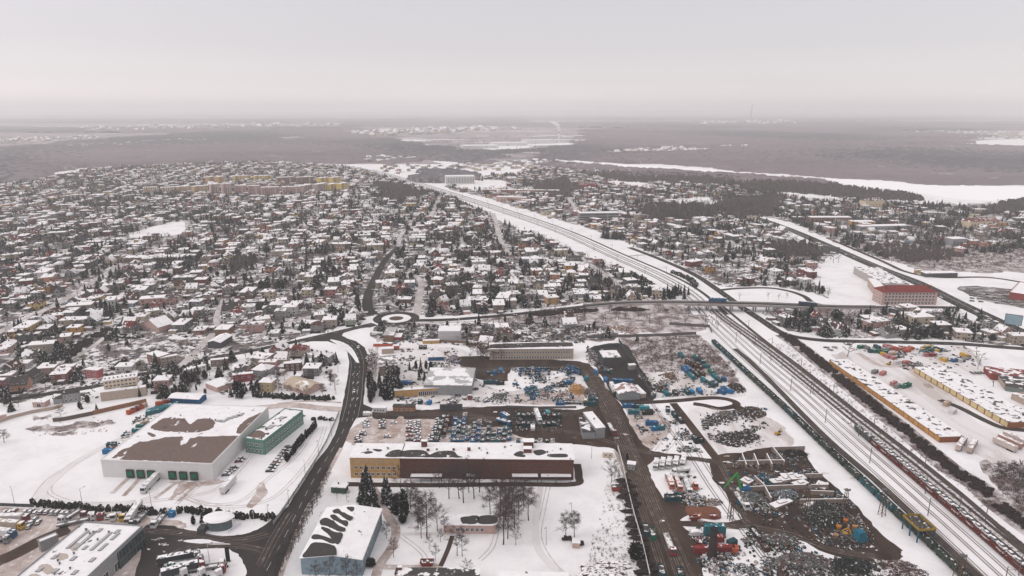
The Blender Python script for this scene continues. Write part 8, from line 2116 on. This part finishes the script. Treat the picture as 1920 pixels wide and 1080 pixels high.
# scrub tufts and shrubs nobody could count
tuft = MB(); q = random.Random(6)
for k in range(9):
    a = q.uniform(0, 6.28); b = Vector((.25 * math.cos(a), .25 * math.sin(a), 0)); e = b * 3.2 + Vector((0, 0, q.uniform(.7, 1.5))); tuft.add([b + Vector((-.05, .03, 0)), b + Vector((.05, -.03, 0)), e], [(0, 1, 2)])
sb = Bulk()
for px, n, s in (([(1165, 640), (1305, 628), (1372, 690), (1395, 735), (1330, 706), (1215, 700)], 1500, 1.2), ([(1110, 1000), (1190, 960), (1215, 1090), (1100, 1090)], 380, .8), ([(1140, 880), (1165, 880), (1185, 980), (1120, 1000)], 160, .7), ([(1840, 870), (1925, 865), (1925, 965), (1880, 930)], 420, 1.2), ([(1700, 840), (1760, 850), (1925, 975), (1925, 1000), (1850, 950)], 260, 1.0), ([(700, 1020), (560, 1010), (620, 930), (660, 940)], 40, .6), ([(1600, 470), (1700, 465), (1920, 470), (1920, 500), (1750, 508)], 900, 2.2), ([(60, 780), (210, 782), (200, 815), (60, 818)], 120, .8), ([(1440, 640), (1480, 650), (1700, 830), (1690, 838)], 260, .9)):
    poly = GP(px); xs = [p.x for p in poly]; ys = [p.y for p in poly]; k = 0
    while k < n:
        x, y = tr.uniform(min(xs), max(xs)), tr.uniform(min(ys), max(ys))
        if inpoly(x, y, poly):
            k += 1; z = s * tr.uniform(.5, 1.3); sb.add(tf(tuft.v, x, y, tr.uniform(0, 6), (z, z, z)), tuft.f, tr.randrange(2))
sb.build('dry_weeds', [m_twig, m_twig_r], 'dry brown weeds and stalks poking through the snow')
gb = Bulk(); oc = MB(); oc.blob((0, 0, .5), 1.0, 1.0, .8, 3, 6, 3, 0, .3)
hb = MB(); hb.box(-5, 5, -.45, .45, 0, 1.5, 0)
for i, (x, y, a) in enumerate(HOUSES):
    for _ in range(7 if i < 1400 else 4):
        g = tr.uniform(0, 6.28); d = tr.uniform(6.5, 14); X, Y = x + d * math.cos(g), y + d * math.sin(g)
        if near_road(X, Y, -1) if i < 500 else False: continue
        s = tr.uniform(.5, 1.5); gb.add(tf(oc.v, X, Y, g, (s, s, s)), oc.f, tr.choice((0, 0, 1)))
    if tr.random() < .75:
        s = tr.choice((-1, 1)); X, Y = x + math.cos(a + 1.57) * 9.5 * s, y + math.sin(a + 1.57) * 9.5 * s
        if not blocked(X, Y, -1): gb.add(tf(hb.v, X, Y, a, (tr.uniform(.6, 1.1), 1, tr.uniform(.6, 1.3))), hb.f, tr.choice((0, 1, 2)))
gb.build('garden_shrubbery', [m_hedge, m_th, M('old_fence', (.12, .10, .09))], 'dark low shrubs and hedges filling the gardens')
for k, ps in TP.items():
    if k not in tused: drop(ps)

# ============================================================ labels that single each thing out
MARK = [('the roundabout', 743, 597), ('the white warehouse', 320, 830), ('the office wing', 515, 815), ('the brick building', 905, 880), ('the pale blue hall', 640, 1020), ('the showroom', 180, 1030), ('the glazed pavilion', 412, 985), ('the cream terrace', 225, 722), ('the blue walled shed', 350, 750),
        ('the beige arched hall', 565, 728), ('the ochre workshop', 805, 742), ('the long beige works', 995, 665), ('the grey hangar', 1178, 740), ('the muddy loop', 1350, 757), ('the refuse trucks', 1255, 875), ('the green grab', 1393, 925), ('the brick stack', 1335, 1044), ('the big dark heap', 1545, 967),
        ('the loading gantry', 1712, 1005), ('the locomotive', 1610, 812), ('the orange garages', 1660, 755), ('the pale yellow garages', 1800, 750), ('the school', 1700, 560), ('the billboard', 1896, 615), ('the overpass pillars', 1380, 575), ('the pinkish gabled house', 285, 610), ('the dark walled hall', 410, 640),
        ('the pink bungalow', 880, 1000), ('the pink flats', 520, 365), ('the white modern office', 862, 345), ('the striped office block', 1122, 412), ('the orange wood heap', 1085, 733), ('the bulky white hall', 842, 635), ('the raspberry house', 172, 700), ('the left picture edge', 0, 690), ('the spruce clump', 731, 730), ('the pink hut', 1080, 1022), ('the supermarket', 1900, 555), ('the pine grove by the rails', 1266, 556)]
MW = [(n, G(x, y)) for n, x, y in MARK]
ORD = ['nearest', 'second nearest', 'third nearest', 'fourth nearest', 'fifth nearest', 'sixth nearest', 'seventh nearest', 'eighth nearest', 'ninth nearest', 'tenth nearest', 'eleventh nearest', 'twelfth nearest']
def ordn(k):
    if k < 12: return ORD[k]
    t = ['', '', 'twenty', 'thirty', 'forty', 'fifty', 'sixty', 'seventy', 'eighty', 'ninety']
    o = ['', 'first', 'second', 'third', 'fourth', 'fifth', 'sixth', 'seventh', 'eighth', 'ninth', 'tenth', 'eleventh', 'twelfth', 'thirteenth', 'fourteenth', 'fifteenth', 'sixteenth', 'seventeenth', 'eighteenth', 'nineteenth']
    k += 1
    return (o[k] if k < 20 else t[k // 10] + (('-' + o[k % 10]) if k % 10 else '') if k % 10 else t[k // 10][:-1] + 'ieth') + ' nearest'
sets = {}
for o, desc, x, y in AUTO:
    d2 = sorted(((x - p.x) ** 2 + (y - p.y) ** 2, n, p) for n, p in MW)
    _, n, p = d2[0]
    a, b = PX(x, y), PX(p.x, p.y)
    dx, dy = a[0] - b[0], (a[1] - b[1]) * 2
    rel = ('right of' if dx > 0 else 'left of') if abs(dx) > abs(dy) else ('in front of' if dy > 0 else 'behind')
    words = desc.split()
    for cut in (' in the photo', ' standing'):
        desc = desc.replace(cut, '')
    sets.setdefault((desc, rel, n), []).append((math.dist((x, y), (p.x, p.y)), o.name, o))
for (desc, rel, n), lst in sets.items():
    lst.sort(key=lambda t: (t[0], t[1]))
    tail = ' ' + rel + ' ' + n
    for k, (_, _, o) in enumerate(lst):
        pre = '' if len(lst) == 1 else ordn(k) + ' '
        room = 16 - len(tail.split()) - len(pre.split()) - (1 if pre else 0)
        w = desc.split()
        if len(w) > room: w = w[:room]
        while w and w[-1] in ('in', 'the', 'of', 'on', 'by', 'at', 'to', 'and', 'with', 'a', 'left', 'right', 'above', 'beside', 'behind', 'below', 'before', 'between', 'under', 'row', 'along'): w = w[:-1]
        o['label'] = ' '.join(w) + (', ' + pre.strip() + ' of its kind' if False else (',' if pre else '') + (' ' + pre.strip() if pre else '')) + tail
# the few that still read alike get their rank from the camera's side
seen = {}
for o, *_ in AUTO: seen.setdefault(o['label'], []).append(o)
for lb, os_ in seen.items():
    if len(os_) > 1:
        os_.sort(key=lambda o: (round(o.location.z, 1), PX(o.location.x, o.location.y)[0]))
        for k, o in enumerate(os_):
            w = lb.split()[:12]
            while w[-1] in ('in', 'the', 'of', 'on', 'by', 'right', 'left', 'front', 'its', 'and', 'with', 'nearest,', 'nearest'): w = w[:-1]
            o['label'] = ' '.join(w).rstrip(',') + ', ' + ordn(k).replace(' nearest', '').replace('nearest', 'first') + ' from left'
